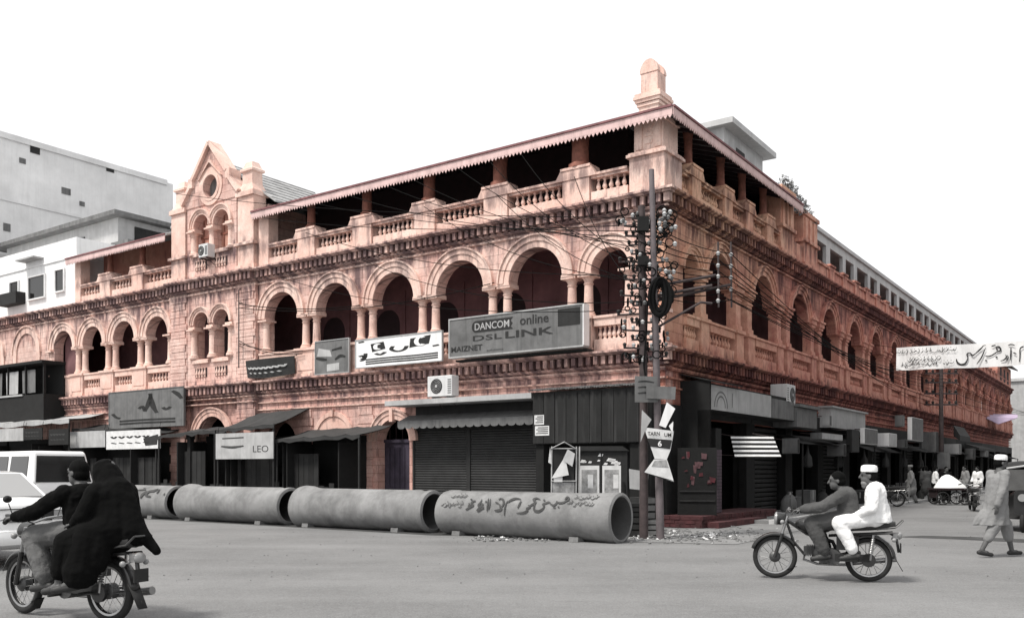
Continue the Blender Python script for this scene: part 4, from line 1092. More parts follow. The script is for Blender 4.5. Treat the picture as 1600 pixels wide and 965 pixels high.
# brush lettering, traced on the curved side of the first pipe
def pipe_hit(x, y, R=.522):
    k, l = (x-800)/FPX, (HZ-y)/FPX
    d = Vector((k, 1, l)); o = Vector((0, 0, EYE)) - Vector((PO.x, PO.y, .495))
    dn = Vector((d.dot(PNR), d.z, 0)); on = Vector((o.dot(PNR), o.z, 0))
    a = dn.dot(dn); b = 2*dn.dot(on); c = on.dot(on)-R*R; dis = b*b-4*a*c
    if dis < 0: dis = 0
    t = (-b-math.sqrt(dis))/(2*a)
    return Vector((0, 0, EYE))+d*t
def zp(x, y): return 660+x/4.706, 740+y/4.706             # coordinates read off an enlargement of the lettering
def PZ(a, b): return pipe_hit(*zp(a, b))
big = [
 # khana
 [(392,196,6),(372,200,12),(360,215,14),(372,228,14),(352,240,16),(318,262,10)], [(352,186,9),(366,184,9)], [(340,212,6),(346,226,14),(336,240,12)],
 [(438,184,4),(428,206,10),(412,228,16),(420,246,18),(404,268,18),(424,262,12),(452,246,9)], [(446,216,12),(432,232,14),(450,240,12)], [(470,196,10),(462,208,8)], [(486,178,6),(478,230,11),(474,272,7)],
 [(500,180,5),(494,226,10),(484,262,6)],
 # dawa
 [(558,214,5),(570,232,14),(576,258,18),(548,268,16),(528,266,6)], [(536,206,10),(556,214,10)], [(574,178,6),(592,188,16),(596,214,12),(584,240,8)], [(560,186,9),(580,176,9)],
 # awam
 [(626,196,6),(612,224,9),(604,262,10),(601,306,5)], [(724,184,6),(690,178,14),(660,186,16),(640,196,12),(628,208,8)], [(726,196,6),(712,222,12),(700,250,8)],
 [(776,226,5),(790,242,14),(766,252,12),(770,268,16),(738,284,14),(690,286,5)], [(866,186,6),(838,176,12),(816,188,16),(832,206,14),(806,224,14),(782,236,10)],
 # faiz
 [(830,212,5),(820,242,12),(826,268,18),(856,272,18),(884,254,12),(898,232,8)], [(898,232,8),(884,224,12),(902,214,14),(932,206,12),(944,222,10)], [(944,222,9),(966,228,14),(984,214,12),(990,196,8)], [(990,206,9),(1012,212,14),(1040,206,12),(1056,196,8)],
 [(1046,190,6),(1062,170,14),(1078,176,12),(1066,192,12),(1046,200,8)], [(960,244,11),(978,246,11)], [(994,240,11),(1006,242,11)], [(888,192,11),(902,190,11)],
]
rr = random.Random(3)
def scrawl(x0, x1, y0, y1, n):
    out = []
    for i in range(n):
        x = x0+(x1-x0)*(i+.5)/n; y = y0+(y1-y0)*rr.random(); s = (x1-x0)/n
        out.append([(x+s*.7, y-8, 3), (x+s*.2, y+rr.uniform(-4, 8), 6), (x-s*.2, y+rr.uniform(2, 12), 6), (x-s*.7, y+rr.uniform(0, 8), 3)])
        if rr.random() < .7: out.append([(x-2, y-16, 5), (x+5, y-17, 5)])
    return out
mb = MB(); brush(mb, big, PZ); brush(mb, scrawl(1066, 1260, 205, 228, 9), PZ); brush(mb, scrawl(140, 300, 215, 240, 9), PZ); brush(mb, scrawl(1120, 1300, 160, 180, 6), PZ); brush(mb, scrawl(215, 330, 160, 164, 4), PZ)
mb.build('painted_lettering', M_INKG, PIPE0, smooth=False)
mb = MB()
def PZ2(a, b): return pipe_hit(200+a/4, 620+b/4, .523)
brush(mb, [[(190,572,6),(160,584,14),(128,590,12),(110,612,14),(140,620,10)], [(120,586,8),(90,606,14),(76,630,8)], [(60,580,5),(110,576,9)], [(200,574,4),(178,600,8)], [(230,600,5),(222,612,7)], [(96,570,8),(108,568,8)]], PZ2)
mb.build('painted_scrawl', M_INKG, PIPE3, smooth=False)

# ------------------------------------------------------------------ boards and signs on the left facade
def board(name, F, a0, a1, z0, z1, v, th_, m, label, cat='sign', rim=None, mrim=None, group=None, tilt=0.0):
    """a sheet sign with a folded rim and struts"""
    FF_ = F
    if tilt:
        c, s = math.cos(tilt), math.sin(tilt); am, zm = (a0+a1)/2, (z0+z1)/2
        FF_ = lambda a, vv, z: F(am+(a-am)*c-(z-zm)*s, vv, zm+(a-am)*s+(z-zm)*c)
    t = thing(name, F((a0+a1)/2, v, z0), label, cat, group)
    mb = MB(FF_); mb.box(a0, a1, v, v+th_, z0, z1); mb.build('panel', m, t, smooth=False)
    if rim:
        k = MB(FF_); e = rim
        k.box(a0-e, a1+e, v-.01, v+th_+.02, z1, z1+e); k.box(a0-e, a1+e, v-.01, v+th_+.02, z0-e, z0); k.box(a0-e, a0, v-.01, v+th_+.02, z0, z1); k.box(a1, a1+e, v-.01, v+th_+.02, z0, z1)
        k.build('rim', mrim or M_LGREY, t, smooth=False)
    k = MB(FF_)
    for q in (.2, .8):
        a = a0+(a1-a0)*q; k.tube([(a, v, z1-.1), (a, -.02, z1-.05)], .018, 6); k.tube([(a, v, z0+.1), (a, -.02, z0+.15)], .018, 6)
    k.build('bracket', M_POLE, t)
    P = lambda a, z: FF_(a, v+th_+.006, z)
    return t, P
def rectL(x0, x1, yt0, yt1, yb0, yb1, v):
    """pixel quad (left edge x0: yt0..yb0, right edge x1: yt1..yb1) to facade rectangle"""
    ua, za = onL(x0, yt0, v); ub, zb = onL(x1, yt1, v); zc = onL(x0, yb0, v)[1]; zd = onL(x1, yb1, v)[1]
    return ub, ua, (zc+zd)/2, (za+zb)/2, math.atan2(zb-za, ub-ua)
# big online sign
V0 = .62
u0, u1, z0, z1, tl = rectL(703, 910, 500, 476, 556, 541, V0)
DS, P = board('shop_sign', FL, u0, u1, z0, z1, V0-.26, .26, M_GREY, 'large grey box sign reading DANCOM online DSL LINK on the first-floor balustrade', rim=.04, mrim=M_LGREY)
mb = MB(FL); mb.box(u0-.06, u0-.041, V0-.27, V0+.03, z0, z1+.02); mb.build('end_panel', M_WHITE, DS, smooth=False)
mb = MB(FL); mb.box(u0, u1, V0-.6, V0-.27, z0-.12, z0-.06); mb.build('support_beam', M_DGREY, DS, smooth=False)
w = u1-u0; hgt = z1-z0
def PS(f, g): return P(u1-f*w, z0+g*hgt)          # f from the left edge as seen from the street
mb = MB(); poly = []
for i in range(13):
    a = PI/2+PI*i/12; poly.append((.215+.034*math.cos(a), .745+.155*math.sin(a)))
poly += [(.505, .59), (.485, .66), (.50, .74), (.485, .82), (.505, .90)]
mb.v += [PS(*q) for q in poly]; mb.f.append(tuple(range(len(poly)))); mb.mi.append(0)
mb.build('pill_mark', M_DGREY, DS, smooth=False)
P_ = P; P2 = lambda f, g: FL(u1-f*w, V0+.010, z0+g*hgt)
mb = MB(); text_on(mb, 'DANCOM', .205, .475, .65, .84, P2, .012); mb.build('lettering', M_LGREY, DS, smooth=False)
for tx_, a_, b_, c_, d_, w_ in (('online', .555, .765, .66, .90, .012), ('DSL', .19, .42, .37, .51, .006), ('LINK', .445, .80, .36, .54, .02), ('MAIZNET', .012, .265, .12, .27, .02), ('solutions', .30, .43, .07, .12, .0)):
    mb = MB(); text_on(mb, tx_, a_, b_, c_, d_, P2, w_); mb.build('lettering', M_INK, DS, smooth=False)
mb = MB(); mb.v += [PS(.83, .52), PS(.985, .52), PS(.985, .95), PS(.83, .95)]; mb.f.append((0, 1, 2, 3)); mb.mi.append(0); mb.build('dark_patch', M_DGREY, DS, smooth=False)
# white tilted banner board
u0, u1, z0, z1, tl = rectL(556, 690, 537, 512, 580, 556, .45)
BS, P = board('banner_board', FL, u0, u1, z0, z1, .40, .04, M_WHITE, 'white banner board with two dark flag pictures beside the large box sign', rim=.03, mrim=M_LGREY)
w = u1-u0; hgt = z1-z0; PB = lambda f, g: P(u1-f*w, z0+g*hgt)
mb = MB()
def quad(mb, PB, pts, mi=0): n = len(mb.v); mb.v += [PB(*q) for q in pts]; mb.f.append(tuple(range(n, n+len(pts)))); mb.mi.append(mi)
quad(mb, PB, [(.20, .52), (.36, .60), (.34, .86), (.18, .82)]); mb.build('flag_print', M_DGREY, BS, smooth=False); mb = MB(); quad(mb, PB, [(.64, .54), (.86, .62), (.88, .92), (.65, .86)])
mb.build('flag_print', M_DGREY, BS, smooth=False)
mb = MB(); PB3 = lambda f, g: FL(u1-f*w, .455, z0+g*hgt)
pts = []
for i in range(14): a = PI*.3+1.4*PI*i/13; pts.append((.77+.05*math.cos(a), .74+.14*math.sin(a), .018))
brush(mb, [pts], PB3); brush(mb, [[(.27+.03*math.cos(PI*.3+1.4*PI*i/9), .70+.09*math.sin(PI*.3+1.4*PI*i/9), .014) for i in range(10)]], PB3)
mb.build('crescent_mark', M_WHITE, BS, smooth=False)
mb = MB()
brush(mb, [[(.04, .40, .02), (.09, .42, .03), (.10, .28, .03), (.05, .24, .02)], [(.12, .5, .02), (.11, .34, .03), (.06, .30, .02)], [(.24, .46, .02), (.30, .40, .03), (.36, .48, .02)], [(.03, .92, .01), (.10, .94, .01)], [(.90, .52, .01), (.97, .54, .01)],
           [(.45, .66, .02), (.43, .55, .02), (.50, .46, .02), (.58, .50, .02), (.61, .62, .02)]], PB)
for g in (.10, .18, .26): brush(mb, [[(.12, g, .012), (.4, g+.01, .014), (.7, g-.004, .012), (.96, g+.01, .012)]], PB)
mb.build('lettering', M_INK, BS, smooth=False)
# small grey picture board
u0, u1, z0, z1, tl = rectL(493, 545, 535, 528, 585, 580, .3)
GS, P = board('picture_board', FL, u0, u1, z0, z1, .26, .04, M_GREY, 'small square grey picture board left of the white banner board', rim=.025)
w = u1-u0; hgt = z1-z0; PB = lambda f, g: P(u1-f*w, z0+g*hgt)
mb = MB(); quad(mb, PB, [(.35, .06), (.72, .08), (.72, .30), (.35, .28)]); quad(mb, PB, [(.05, .55), (.5, .5), (.45, .7), (.1, .8)]); mb.build('pale_print', M_LGREY, GS, smooth=False)
mb = MB(); brush(mb, [[(.02, .5, .06), (.2, .45, .1), (.35, .42, .05)], [(.6, .4, .05), (.75, .5, .1), (.9, .46, .05)], [(.5, .7, .04), (.8, .75, .08)]], PB); mb.build('dark_print', M_DGREY, GS, smooth=False)
# curved cloth sign
u0, u1, z0, z1, tl = rectL(380, 456, 562, 556, 590, 582, .3)
CL_ = thing('cloth_sign', FL((u0+u1)/2, .2, z0), 'dark sagging cloth sign tied below the arch next to the tower bay', 'sign')
mb = MB(FL); n = 14
for i in range(n):
    a, b = u0+(u1-u0)*i/n, u0+(u1-u0)*(i+1)/n
    s = lambda q: -.10*math.sin(PI*(q-u0)/(u1-u0)); bow = lambda q: .16+.22*math.sin(PI*(q-u0)/(u1-u0))
    mb.add([(a, bow(a), z0+s(a)), (b, bow(b), z0+s(b)), (b, bow(b)+.03, z1+s(b)*.3), (a, bow(a)+.03, z1+s(a)*.3), (a, bow(a)-.02, z0+s(a)), (b, bow(b)-.02, z0+s(b)), (b, bow(b)+.01, z1+s(b)*.3), (a, bow(a)+.01, z1+s(a)*.3)], [(0,1,2,3), (7,6,5,4), (0,4,5,1), (3,2,6,7)])
mb.build('cloth', M_DGREY, CL_)
mb = MB(); PB = lambda f, g: FL(u1-f*(u1-u0), .205+.235*math.sin(PI*f), z0+g*(z1-z0)-.09*math.sin(PI*f))
brush(mb, scrawl(.1, .9, .55, .6, 6) if False else [[(.1+.1*i, .6, .03), (.14+.1*i, .5, .05), (.18+.1*i, .62, .03)] for i in range(8)]+[[(.15+.12*i, .3, .03), (.2+.12*i, .24, .05)] for i in range(6)], PB); mb.build('lettering', M_LGREY, CL_, smooth=False)
mb = MB(FL)
for a in (u0, u1): mb.tube([(a, .17, z1), (a, -.1, z1+.1)], .012, 6)
mb.build('tie_rope', M_WIRE, CL_)
# flower billboard
u0, u1, z0, z1, tl = rectL(170, 286, 613, 605, 668, 664, .5)
FB, P = board('billboard', FL, u0, u1, z0, z1, .42, .06, M_LGREY if False else M_GREY, 'square grey billboard with dark leaf shapes under the left arcade', rim=.03, mrim=M_GREY)
w = u1-u0; hgt = z1-z0; PB = lambda f, g: P(u1-f*w, z0+g*hgt)
mb = MB(); brush(mb, [[(.50, .42, .02), (.55, .62, .07), (.58, .88, .03)], [(.57, .9, .03), (.60, .6, .08), (.66, .36, .03)], [(.42, .5, .02), (.47, .56, .05), (.5, .44, .02)], [(.86, .92, .04), (.92, .84, .07), (.98, .7, .03)], [(.74, .5, .02), (.78, .44, .04), (.84, .5, .02)], [(.05, .4, .03), (.1, .3, .05), (.16, .26, .03)]], PB)
for g in (.1, .18): brush(mb, [[(.15, g, .012), (.5, g+.01, .012), (.9, g, .012)]], PB)
mb.build('leaf_print', M_DGREY, FB, smooth=False)

# ------------------------------------------------------------------ air conditioners
def aircon(F, a, v, z, w, h, d, label, fan=.36, face='v', rz=0):
    th = thing('air_conditioner', F(a, v, z), label, 'air conditioner', 'outdoor air conditioner units')
    mb = MB(F); mb.box(a-w/2, a+w/2, v-d/2, v+d/2, z, z+h); o = mb.build('casing', M_IVORY, th, smooth=False)
    bv = o.modifiers.new('bevel', 'BEVEL'); bv.width = .02; bv.segments = 2
    ca = a + (.12 if face == 'v' else 0); R = fan*h
    if face == 'v':
        k = MB(F); k.lathe([(.002, 0), (R, 0), (R, .012), (.002, .012)], (ca, v+d/2, z+h/2), 24, axis='y'); k.build('fan_grille', M_GRILL, th)
        k = MB(F)
        for q in range(1, 5): k.torus((ca, v+d/2+.016, z+h/2), R*q/5, .004, 24, 5, 'y')
        k.lathe([(.002, .01), (R*.2, .01), (R*.2, .025), (.002, .025)], (ca, v+d/2, z+h/2), 14, axis='y'); k.build('fan_guard', M_LGREY, th)
        k = MB(F)
        for q in range(7): k.box(a-w/2+.03, a-w/2+.16, v+d/2+.001, v+d/2+.008, z+.08+q*(h-.16)/7, z+.11+q*(h-.16)/7)
        k.build('louvre', M_GREY, th, smooth=False)
    else:
        k = MB(F); k.lathe([(.002, 0), (R, 0), (R, -.012), (.002, -.012)], (a-w/2, v, z+h/2), 24, axis='x'); k.build('fan_grille', M_GRILL, th)
        k = MB(F); k.torus((a-w/2-.016, v, z+h/2), R*.6, .004, 24, 5, 'x'); k.lathe([(.002, -.01), (R*.2, -.01), (R*.2, -.025), (.002, -.025)], (a-w/2, v, z+h/2), 14, axis='x'); k.build('fan_guard', M_LGREY, th)
    k = MB(F)
    for q in (-.3, .3): k.box(a+q*w-.02, a+q*w+.02, v-d/2-.15, v+d/2, z-.05, z-.002); k.tube([(a+q*w, v+d/2-.03, z-.03), (a+q*w, v-d/2-.15, z-.3)], .012, 6)
    k.build('wall_bracket', M_POLE, th)
    k = MB(F); k.tube([(a+w/2, v, z+.1), (a+w/2+.12, v-.05, z+.15), (a+w/2+.18, -.02+(v-d/2) , z+.4), (a+w/2+.2, v-d/2-.1, z+.5)], .02, 6); k.build('hose', M_WIRE, th)
    return th
ua, za = onL(688, 618, .75); aircon(FL, ua, .62, za-.02, .95, .62, .34, 'white air conditioner with round black fan standing on the concrete canopy')
ua, za = onL(320, 402, .45); aircon(FL, ua, .36, za, .55, .5, .34, 'small white air conditioner in the arched window below the gable')
ta, za = onR(1240, 632, .9); aircon(FR, ta, .55, za, .85, .66, .55, 'white air conditioner over the shop signs of the bazaar street')

# ------------------------------------------------------------------ shop front in the middle of the left facade
# concrete canopy
u0 = onL(830, 620, .95)[0]; u1 = onL(601, 632, .95)[0]
zc = onL(601, 634, .95)[1]
CA = thing('concrete_canopy', FL((u0+u1)/2, .5, 3.5), 'thin concrete canopy slab over the two roller shutters', 'canopy')
mb = MB(FL); mb.box(u0, u1, .02, .95, zc, zc+.15); mb.build('slab', M_LGREY, CA, smooth=False)
mb = MB(FL); mb.box(u0, u1-.5, .003, .06, 2.78, zc-.002); mb.build('fascia', M_DGREY, CA, smooth=False)
# scalloped awning
a0, zt = onL(833, 648, .62); a1, zt1 = onL(621, 660, .62); 
AW = thing('scalloped_awning', FL((a0+a1)/2, .4, 2.8), 'grey scalloped awning edge hanging over the roller shutters', 'awning')
z_ = (zt+zt1)/2; mb = MB(FL); q = [(a0, .06, z_+.22), (a1, .06, z_+.22), (a1, .6, z_), (a0, .6, z_)]
mb.add(q+[(p[0], p[1], p[2]-.02) for p in q], [(0,1,2,3), (7,6,5,4), (0,4,5,1), (1,5,6,2), (2,6,7,3), (3,7,4,0)]); mb.build('awning_top', M_GREY, AW, smooth=False)
mb = MB(FL); n = 17; w = (a1-a0)/n
mb.box(a0, a1, .60, .615, z_-.17, z_+.01)
for i in range(n):
    a = a0+i*w; mb.prism([(a, z_-.168)]+[(a+w*.5-w*.48*math.cos(PI*j/6), z_-.17-.07*math.sin(PI*j/6)) for j in range(7)]+[(a+w, z_-.168)], .601, .614)
mb.build('scalloped_edge', M_GREY, AW, smooth=False)
# roller shutters
def shutter(F, a0, a1, z0, z1, v, m, label):
    th = thing('roller_shutter', F((a0+a1)/2, v, z0), label, 'shutter')
    mb = MB(F); n = int((z1-z0)/.075)
    for k in range(n):
        z = z0+k*(z1-z0)/n; h = (z1-z0)/n
        mb.profile([(v-.02, z), (v+.012, z+h*.15), (v+.02, z+h*.5), (v+.012, z+h*.85), (v-.02, z+h)], a0, a1)
    mb.build('slat_curtain', m, th, smooth=False, kind='stuff')
    k = MB(F)
    for a in (a0-.035, a1+.035): k.box(a-.035, a+.035, v-.06, v+.05, z0, z1)
    k.box(a0-.07, a1+.07, v-.08, v+.06, z1, z1+.12); k.build('guide_rail', M_DGREY, th, smooth=False)
    k = MB(F); k.box(a0, a1, v-.02, v+.035, z0-.0, z0+.09); k.box((a0+a1)/2-.12, (a0+a1)/2+.12, v+.03, v+.05, z0+.12, z0+.16); k.build('bottom_bar', M_GREY, th, smooth=False)
shutter(FL, 6.62, 8.72, .12, 2.70, -.05, M_SHUT, 'dark roller shutter next to the violet arched door')
shutter(FL, 3.50, 6.48, .12, 2.70, -.05, M_SHUT, 'dark roller shutter beside the stained corner hoarding')
# stained hoarding wrapped round the corner shop
HO = thing('corner_hoarding', FL(1.7, .5, 0), 'dark stained sheet-metal hoarding over the corner shop', 'hoarding')
ha = onL(832, 640, 1.0)[0]; hb = onL(998, 640, 1.0)[0]; hz1 = onL(915, 608, 1.0)[1]; hz0 = onL(915, 692, 1.0)[1]
mb = MB(FL); mb.box(hb, ha, .93, .98, hz0, hz1); mb.build('sheet', M_STAIN, HO, smooth=False)
n = 9
for i in range(n):
    a = hb+(ha-hb)*i/n; k = MB(FL); k.box(a+.012, a+(ha-hb)/n-.012, .982, .994+.008*(i % 2), hz0+.02, hz1-.05); k.build('sheet_panel', M_STAIN, HO, smooth=False)
mb = MB(FL); mb.box(ha-.05, ha, .02, .93, hz0, hz1); mb.box(hb, hb+.05, .02, .93, 0.05, hz1); mb.box(hb, ha, .02, .93, hz0+.0, hz0+.05); mb.build('side_sheet', M_STAIN, HO, smooth=False)
mb = MB(FL); mb.box(hb+.05, ha-.05, .1, .16, .1, hz0); mb.box(ha-.3, ha-.05, .16, .9, .1, hz0); mb.box(hb+.05, hb+.3, .16, .9, .1, hz0); mb.build('lower_wall', M_BLACK, HO, smooth=False)
mb = MB(FL); n = 60                                                                # corrugated sheet on top, ragged edge
for i in range(n):
    a = hb-.1+(ha-hb+.2)*i/n; w = (ha-hb+.2)/n; e = 1.12+.03*math.sin(i*1.7)
    z = hz1+.07+.012*math.sin(i*.8); mb.add([(a, .0, z+.1), (a+w*.5, .0, z+.13), (a+w, .0, z+.1), (a+w, e, z-.04), (a+w*.5, e, z-.01), (a, e, z-.04)], [(0,1,4,5), (1,2,3,4)])
mb.build('corrugated_roof', M_LGREY if False else M_GREY, HO, smooth=False)
NT = thing('paper_notice', FL(ha-.2, 1.0, 2.6), 'small white printed notices pasted on the stained hoarding', 'notice')
for (x0, x1, y0, y1) in ((835, 850, 648, 663), (836, 858, 665, 680)):
    a, b, zz0, zz1 = onL(x1, y1, 1.005)[0], onL(x0, y1, 1.005)[0], onL((x0+x1)/2, y1, 1.005)[1], onL((x0+x1)/2, y0, 1.005)[1]
    k = MB(FL); k.box(a, b, 1.004, 1.008, zz0, zz1); s = k.build('sheet', M_PAPER, NT, smooth=False)
    k = MB(); 
    for j in range(4): g = zz0+(zz1-zz0)*(.18+.2*j); k.box(a+.03, b-.04-.05*(j % 2), 1.009, 1.011, g, g+.025, F=FL)
    k.build('print_line', M_INK, s, smooth=False)

# ------------------------------------------------------------------ feeder cabinet with posters, poster frame
def cab_at(x0, x1, ytop, Y): 
    return (x0-800)/FPX*Y, (x1-800)/FPX*Y, EYE+(HZ-ytop)/FPX*Y
Y = 20.9; x0, x1, zt = cab_at(903, 984, 700, Y)
CB = thing('feeder_cabinet', ((x0+x1)/2, Y+.35, 0), 'dark electricity feeder cabinet covered in posters behind the lettered pipe', 'cabinet')
Fc = frame(((x0+x1)/2, Y+.4, 0), rad(-8))
w = (x1-x0)/2*.98
mb = MB(Fc); mb.box(-w, w, -.4, .4, .25, zt-.06); o = mb.build('casing', M_DGREY, CB, smooth=False)
mb = MB(Fc); mb.prism([(-w-.05, zt-.06), (w+.05, zt-.06), (w-.1, zt+.05), (-w+.1, zt+.05)], -.45, .45); mb.build('lid', M_DGREY, CB, smooth=False)
mb = MB(Fc); mb.box(-w-.05, w+.05, -.45, .45, 0, .25); mb.build('plinth', M_RUB, CB, smooth=False)
mb = MB(Fc); mb.box(-.012, .012, -.415, -.401, .3, zt-.1); mb.box(w*.82, w*.9, -.44, -.401, .9, 1.2); mb.build('door_edge', M_BLACK, CB, smooth=False)
def poster(F, a0, a1, z0, z1, v, label, art=True, m=M_PAPER, seed=0):
    th = thing('poster', F((a0+a1)/2, v, z0), label, 'poster'); k = MB(F); k.box(a0, a1, v-.004, v, z0, z1); k.build('sheet', m, th, smooth=False)
    r2 = random.Random(seed)
    if art:
        k = MB(F); k.box(a0+.05, a1-.05, v-.008, v-.0045, z0+.1*(z1-z0), z1-.1*(z1-z0)); k.build('picture', M_PAPERG, th, smooth=False)
        k = MB(F); xm = a0+(a1-a0)*r2.uniform(.4, .6); k.box(xm, xm+.12, v-.012, v-.0085, z0+.45*(z1-z0), z0+.78*(z1-z0)); k.build('pale_figure', M_PAPER, th, smooth=False)
        k = MB(F); k.box(a0+.07, a1-.07, v-.012, v-.0085, z0+.03*(z1-z0), z0+.08*(z1-z0)); k.build('print_line', M_INK, th, smooth=False)
poster(Fc, -w+.08, -.05, .62, zt-.4, -.404, 'pale printed poster on the left cabinet door', seed=1)
poster(Fc, .02, w-.14, .62, zt-.4, -.404, 'pale printed poster on the right cabinet door', seed=2)
mb = MB(Fc); rr2 = random.Random(9)
SC = thing('torn_bills', Fc(0, -.42, zt-.3), 'torn scraps of old bills along the top of the feeder cabinet', 'paper')
for i in range(16):
    a = rr2.uniform(-w+.05, w-.1); z = rr2.uniform(zt-.37, zt-.14) if i < 12 else rr2.uniform(.35, .6); s = rr2.uniform(.03, .09)
    k = MB(Fc); k.prism([(a-s, z-s*.4), (a+s*.6, z-s*.5), (a+s, z+s*.4), (a-s*.3, z+s*.6)], -.4035, -.401); k.build('scrap', M_PAPER, SC, smooth=False)
# wire frame stand with papers
Y = 20.6; x0, x1, zt = cab_at(861, 900, 697, Y)
FS = thing('poster_stand', ((x0+x1)/2, Y, 0), 'thin white frame stand with torn posters beside the feeder cabinet', 'stand')
Ff = frame(((x0+x1)/2, Y, 0), rad(6)); w = (x1-x0)/2
mb = MB(Ff)
for a in (-w, w, w*1.25): mb.tube([(a, 0, 0), (a*1.0+.02, .02, zt)], .017, 6)
for z in (.55, 1.22, zt-.05): mb.tube([(-w, 0, z), (w, 0, z)], .015, 6)
mb.tube([(-w, 0, zt-.05), (0, -.1, zt+.1), (w, 0, zt-.05)], .014, 6); mb.build('frame', M_LGREY, FS)
mb = MB(Ff); mb.box(-w+.03, w-.03, .01, .016, .58, 1.19); mb.build('picture', M_PAPERG, FS, smooth=False)
mb = MB(Ff); mb.box(-w+.04, w-.04, .02, .03, .45, zt-.05); mb.build('backing', M_DGREY, FS, smooth=False)
mb = MB(Ff); mb.add([(-w, -.03, 1.28), (w*.4, -.05, 1.36), (w*.1, -.02, 1.78)], [(0,1,2)]); mb.add([(-w*.1, -.05, 1.7), (w*.3, -.07, 1.95), (w*.9, -.05, 1.85), (w*.7, -.03, 1.55)], [(0,1,2,3)]); mb.add([(-w*1.25, -.02, 1.65), (-w*1.1, -.03, 2.0), (-w*.95, -.02, 1.6)], [(0,1,2)])
mb.add([(-w*.8, -.02, 1.2), (-w*.1, -.02, 1.2), (-w*.1, -.02, 1.38), (-w*.8, -.02, 1.36)], [(0,1,2,3)]); mb.build('torn_paper', M_PAPER, FS, smooth=False)

# ------------------------------------------------------------------ left shop row: awnings, boards, posts
def cloth_awning(name, xs, v0, v1, drop, m, label, sag=.05, zt=None, edge=.12):
    """xs: list of (x, y) pixels of the front edge from right to left"""
    pts = [onL(x, y, v1) for x, y in xs]
    th = thing(name, FL((pts[0][0]+pts[-1][0])/2, v1*.6, min(p[1] for p in pts)), label, 'awning', 'cloth awnings over the left shops')
    mb = MB(FL); g = []
    n = len(pts)
    for k in range(6):
        f = k/5; v = v0+(v1-v0)*f
        for u, z in pts: g.append((u, v, z+drop*(1-f)-sag*math.sin(PI*f)+.012*math.sin(u*7+f*5)))
    fs = [(k*n+i, k*n+i+1, (k+1)*n+i+1, (k+1)*n+i) for k in range(5) for i in range(n-1)]
    mb.add(g, fs); mb.add([(p[0], p[1], p[2]-.02) for p in g], [f[::-1] for f in fs])
    e = [(u, v1+.004, z) for u, z in pts]+[(u, v1+.004, z-edge-.03*math.sin(u*9)) for u, z in pts]
    mb.add(e, [(i, i+1, n+i+1, n+i) for i in range(n-1)])
    mb.build('cloth', m, th)
    for u, z in (pts[0], pts[-1]): k = MB(FL); k.tube([(u+(.05 if u == pts[0][0] else -.05), v1-.03, .10), (u+(.05 if u == pts[0][0] else -.05), v1-.03, z-.02)], .035, 8); k.build('awning_post', M_DGREY, th)
    k = MB(FL); k.tube([(pts[0][0], v1-.03, pts[0][1]-.03), (pts[-1][0], v1-.03, pts[-1][1]-.03)], .022, 6); k.build('front_rail', M_DGREY, th)
    return th
def interp(a, b, n): return [(a[0]+(b[0]-a[0])*i/n, a[1]+(b[1]-a[1])*i/n+1.2*math.sin(i*2.1)) for i in range(n+1)]
cloth_awning('cloth_awning', interp((562, 678), (430, 686), 12), .05, 1.5, .35, M_CANV, 'dark ragged plastic awning beside the arched violet door')
cloth_awning('cloth_awning', interp((428, 662), (338, 671), 10), .05, 1.6, .62, M_CANV, 'steep grey cloth awning above the hanging pale board')
cloth_awning('cloth_awning', interp((336, 671), (246, 680), 10), .05, 1.4, .25, M_CANV, 'low dark awning in front of the tower bay')
cloth_awning('cloth_awning', interp((244, 676), (112, 668), 10), .05, 1.2, .2, M_DGREY, 'flat dark awning below the leaf billboard')
cloth_awning('cloth_awning', interp((108, 654), (-60, 664), 12), .05, 1.6, .3, M_LGREY, 'pale wide awning at the far left shops', edge=.2)
def hang_board(x0, x1, yt, yb, v, m, label, prints=0, name='hanging_board'):
    a, zt = onL(x1, yt, v); b, _ = onL(x0, yt, v); zb = onL(x1, yb, v)[1]
    th = thing(name, FL((a+b)/2, v, zb), label, 'sign'); k = MB(FL); k.box(a, b, v-.03, v, zb, zt); k.build('panel', m, th, smooth=False)
    k = MB(FL)
    for q in (a+.08, b-.08): k.tube([(q, v-.015, zt), (q, v-.1, zt+.3)], .008, 5)
    k.build('hanger', M_WIRE, th)
    if prints:
        k = MB(); P = lambda f, g: FL(b-f*(b-a), v+.004, zb+g*(zt-zb)); r3 = random.Random(prints)
        if prints == 1: text_on(k, 'LEO', .66, .92, .25, .5, P, .0); brush(k, [[(.1, .5, .05), (.3, .45, .1), (.5, .5, .05)], [(.12, .8, .03), (.5, .82, .05)]], P)
        else:
            for i in range(5): brush(k, [[(.1+.15*i, .7, .03), (.15+.15*i, .6, .06), (.2+.15*i, .7, .03)], [(.1+.15*i, .35, .03), (.2+.15*i, .3, .05)]], P)
            if prints == 3: quad(k, P, [(.74, .15), (.95, .2), (.97, .75), (.70, .55)])
        k.build('print', M_INKG if prints != 3 else M_INK, th, smooth=False)
    return th
HB1 = hang_board(337, 427, 674, 716, 1.66, M_LGREY, 'pale hanging board under the steep cloth awning', 1)
hang_board(166, 250, 670, 700, 1.3, M_PAPER, 'white printed board hanging below the leaf billboard', 3)
hang_board(109, 164, 672, 698, 1.3, M_LGREY, 'plain light grey board next to the white printed board', 0)
hang_board(-20, 36, 668, 688, 1.72, M_LGREY, 'light grey board under the pale wide awning', 0)
hang_board(37, 66, 668, 686, 1.70, M_BLACK, 'black board with grey marks under the pale awning, further from the tower', 2)
hang_board(76, 107, 669, 694, 1.70, M_BLACK, 'black board with grey marks under the pale awning, nearer the tower', 2)
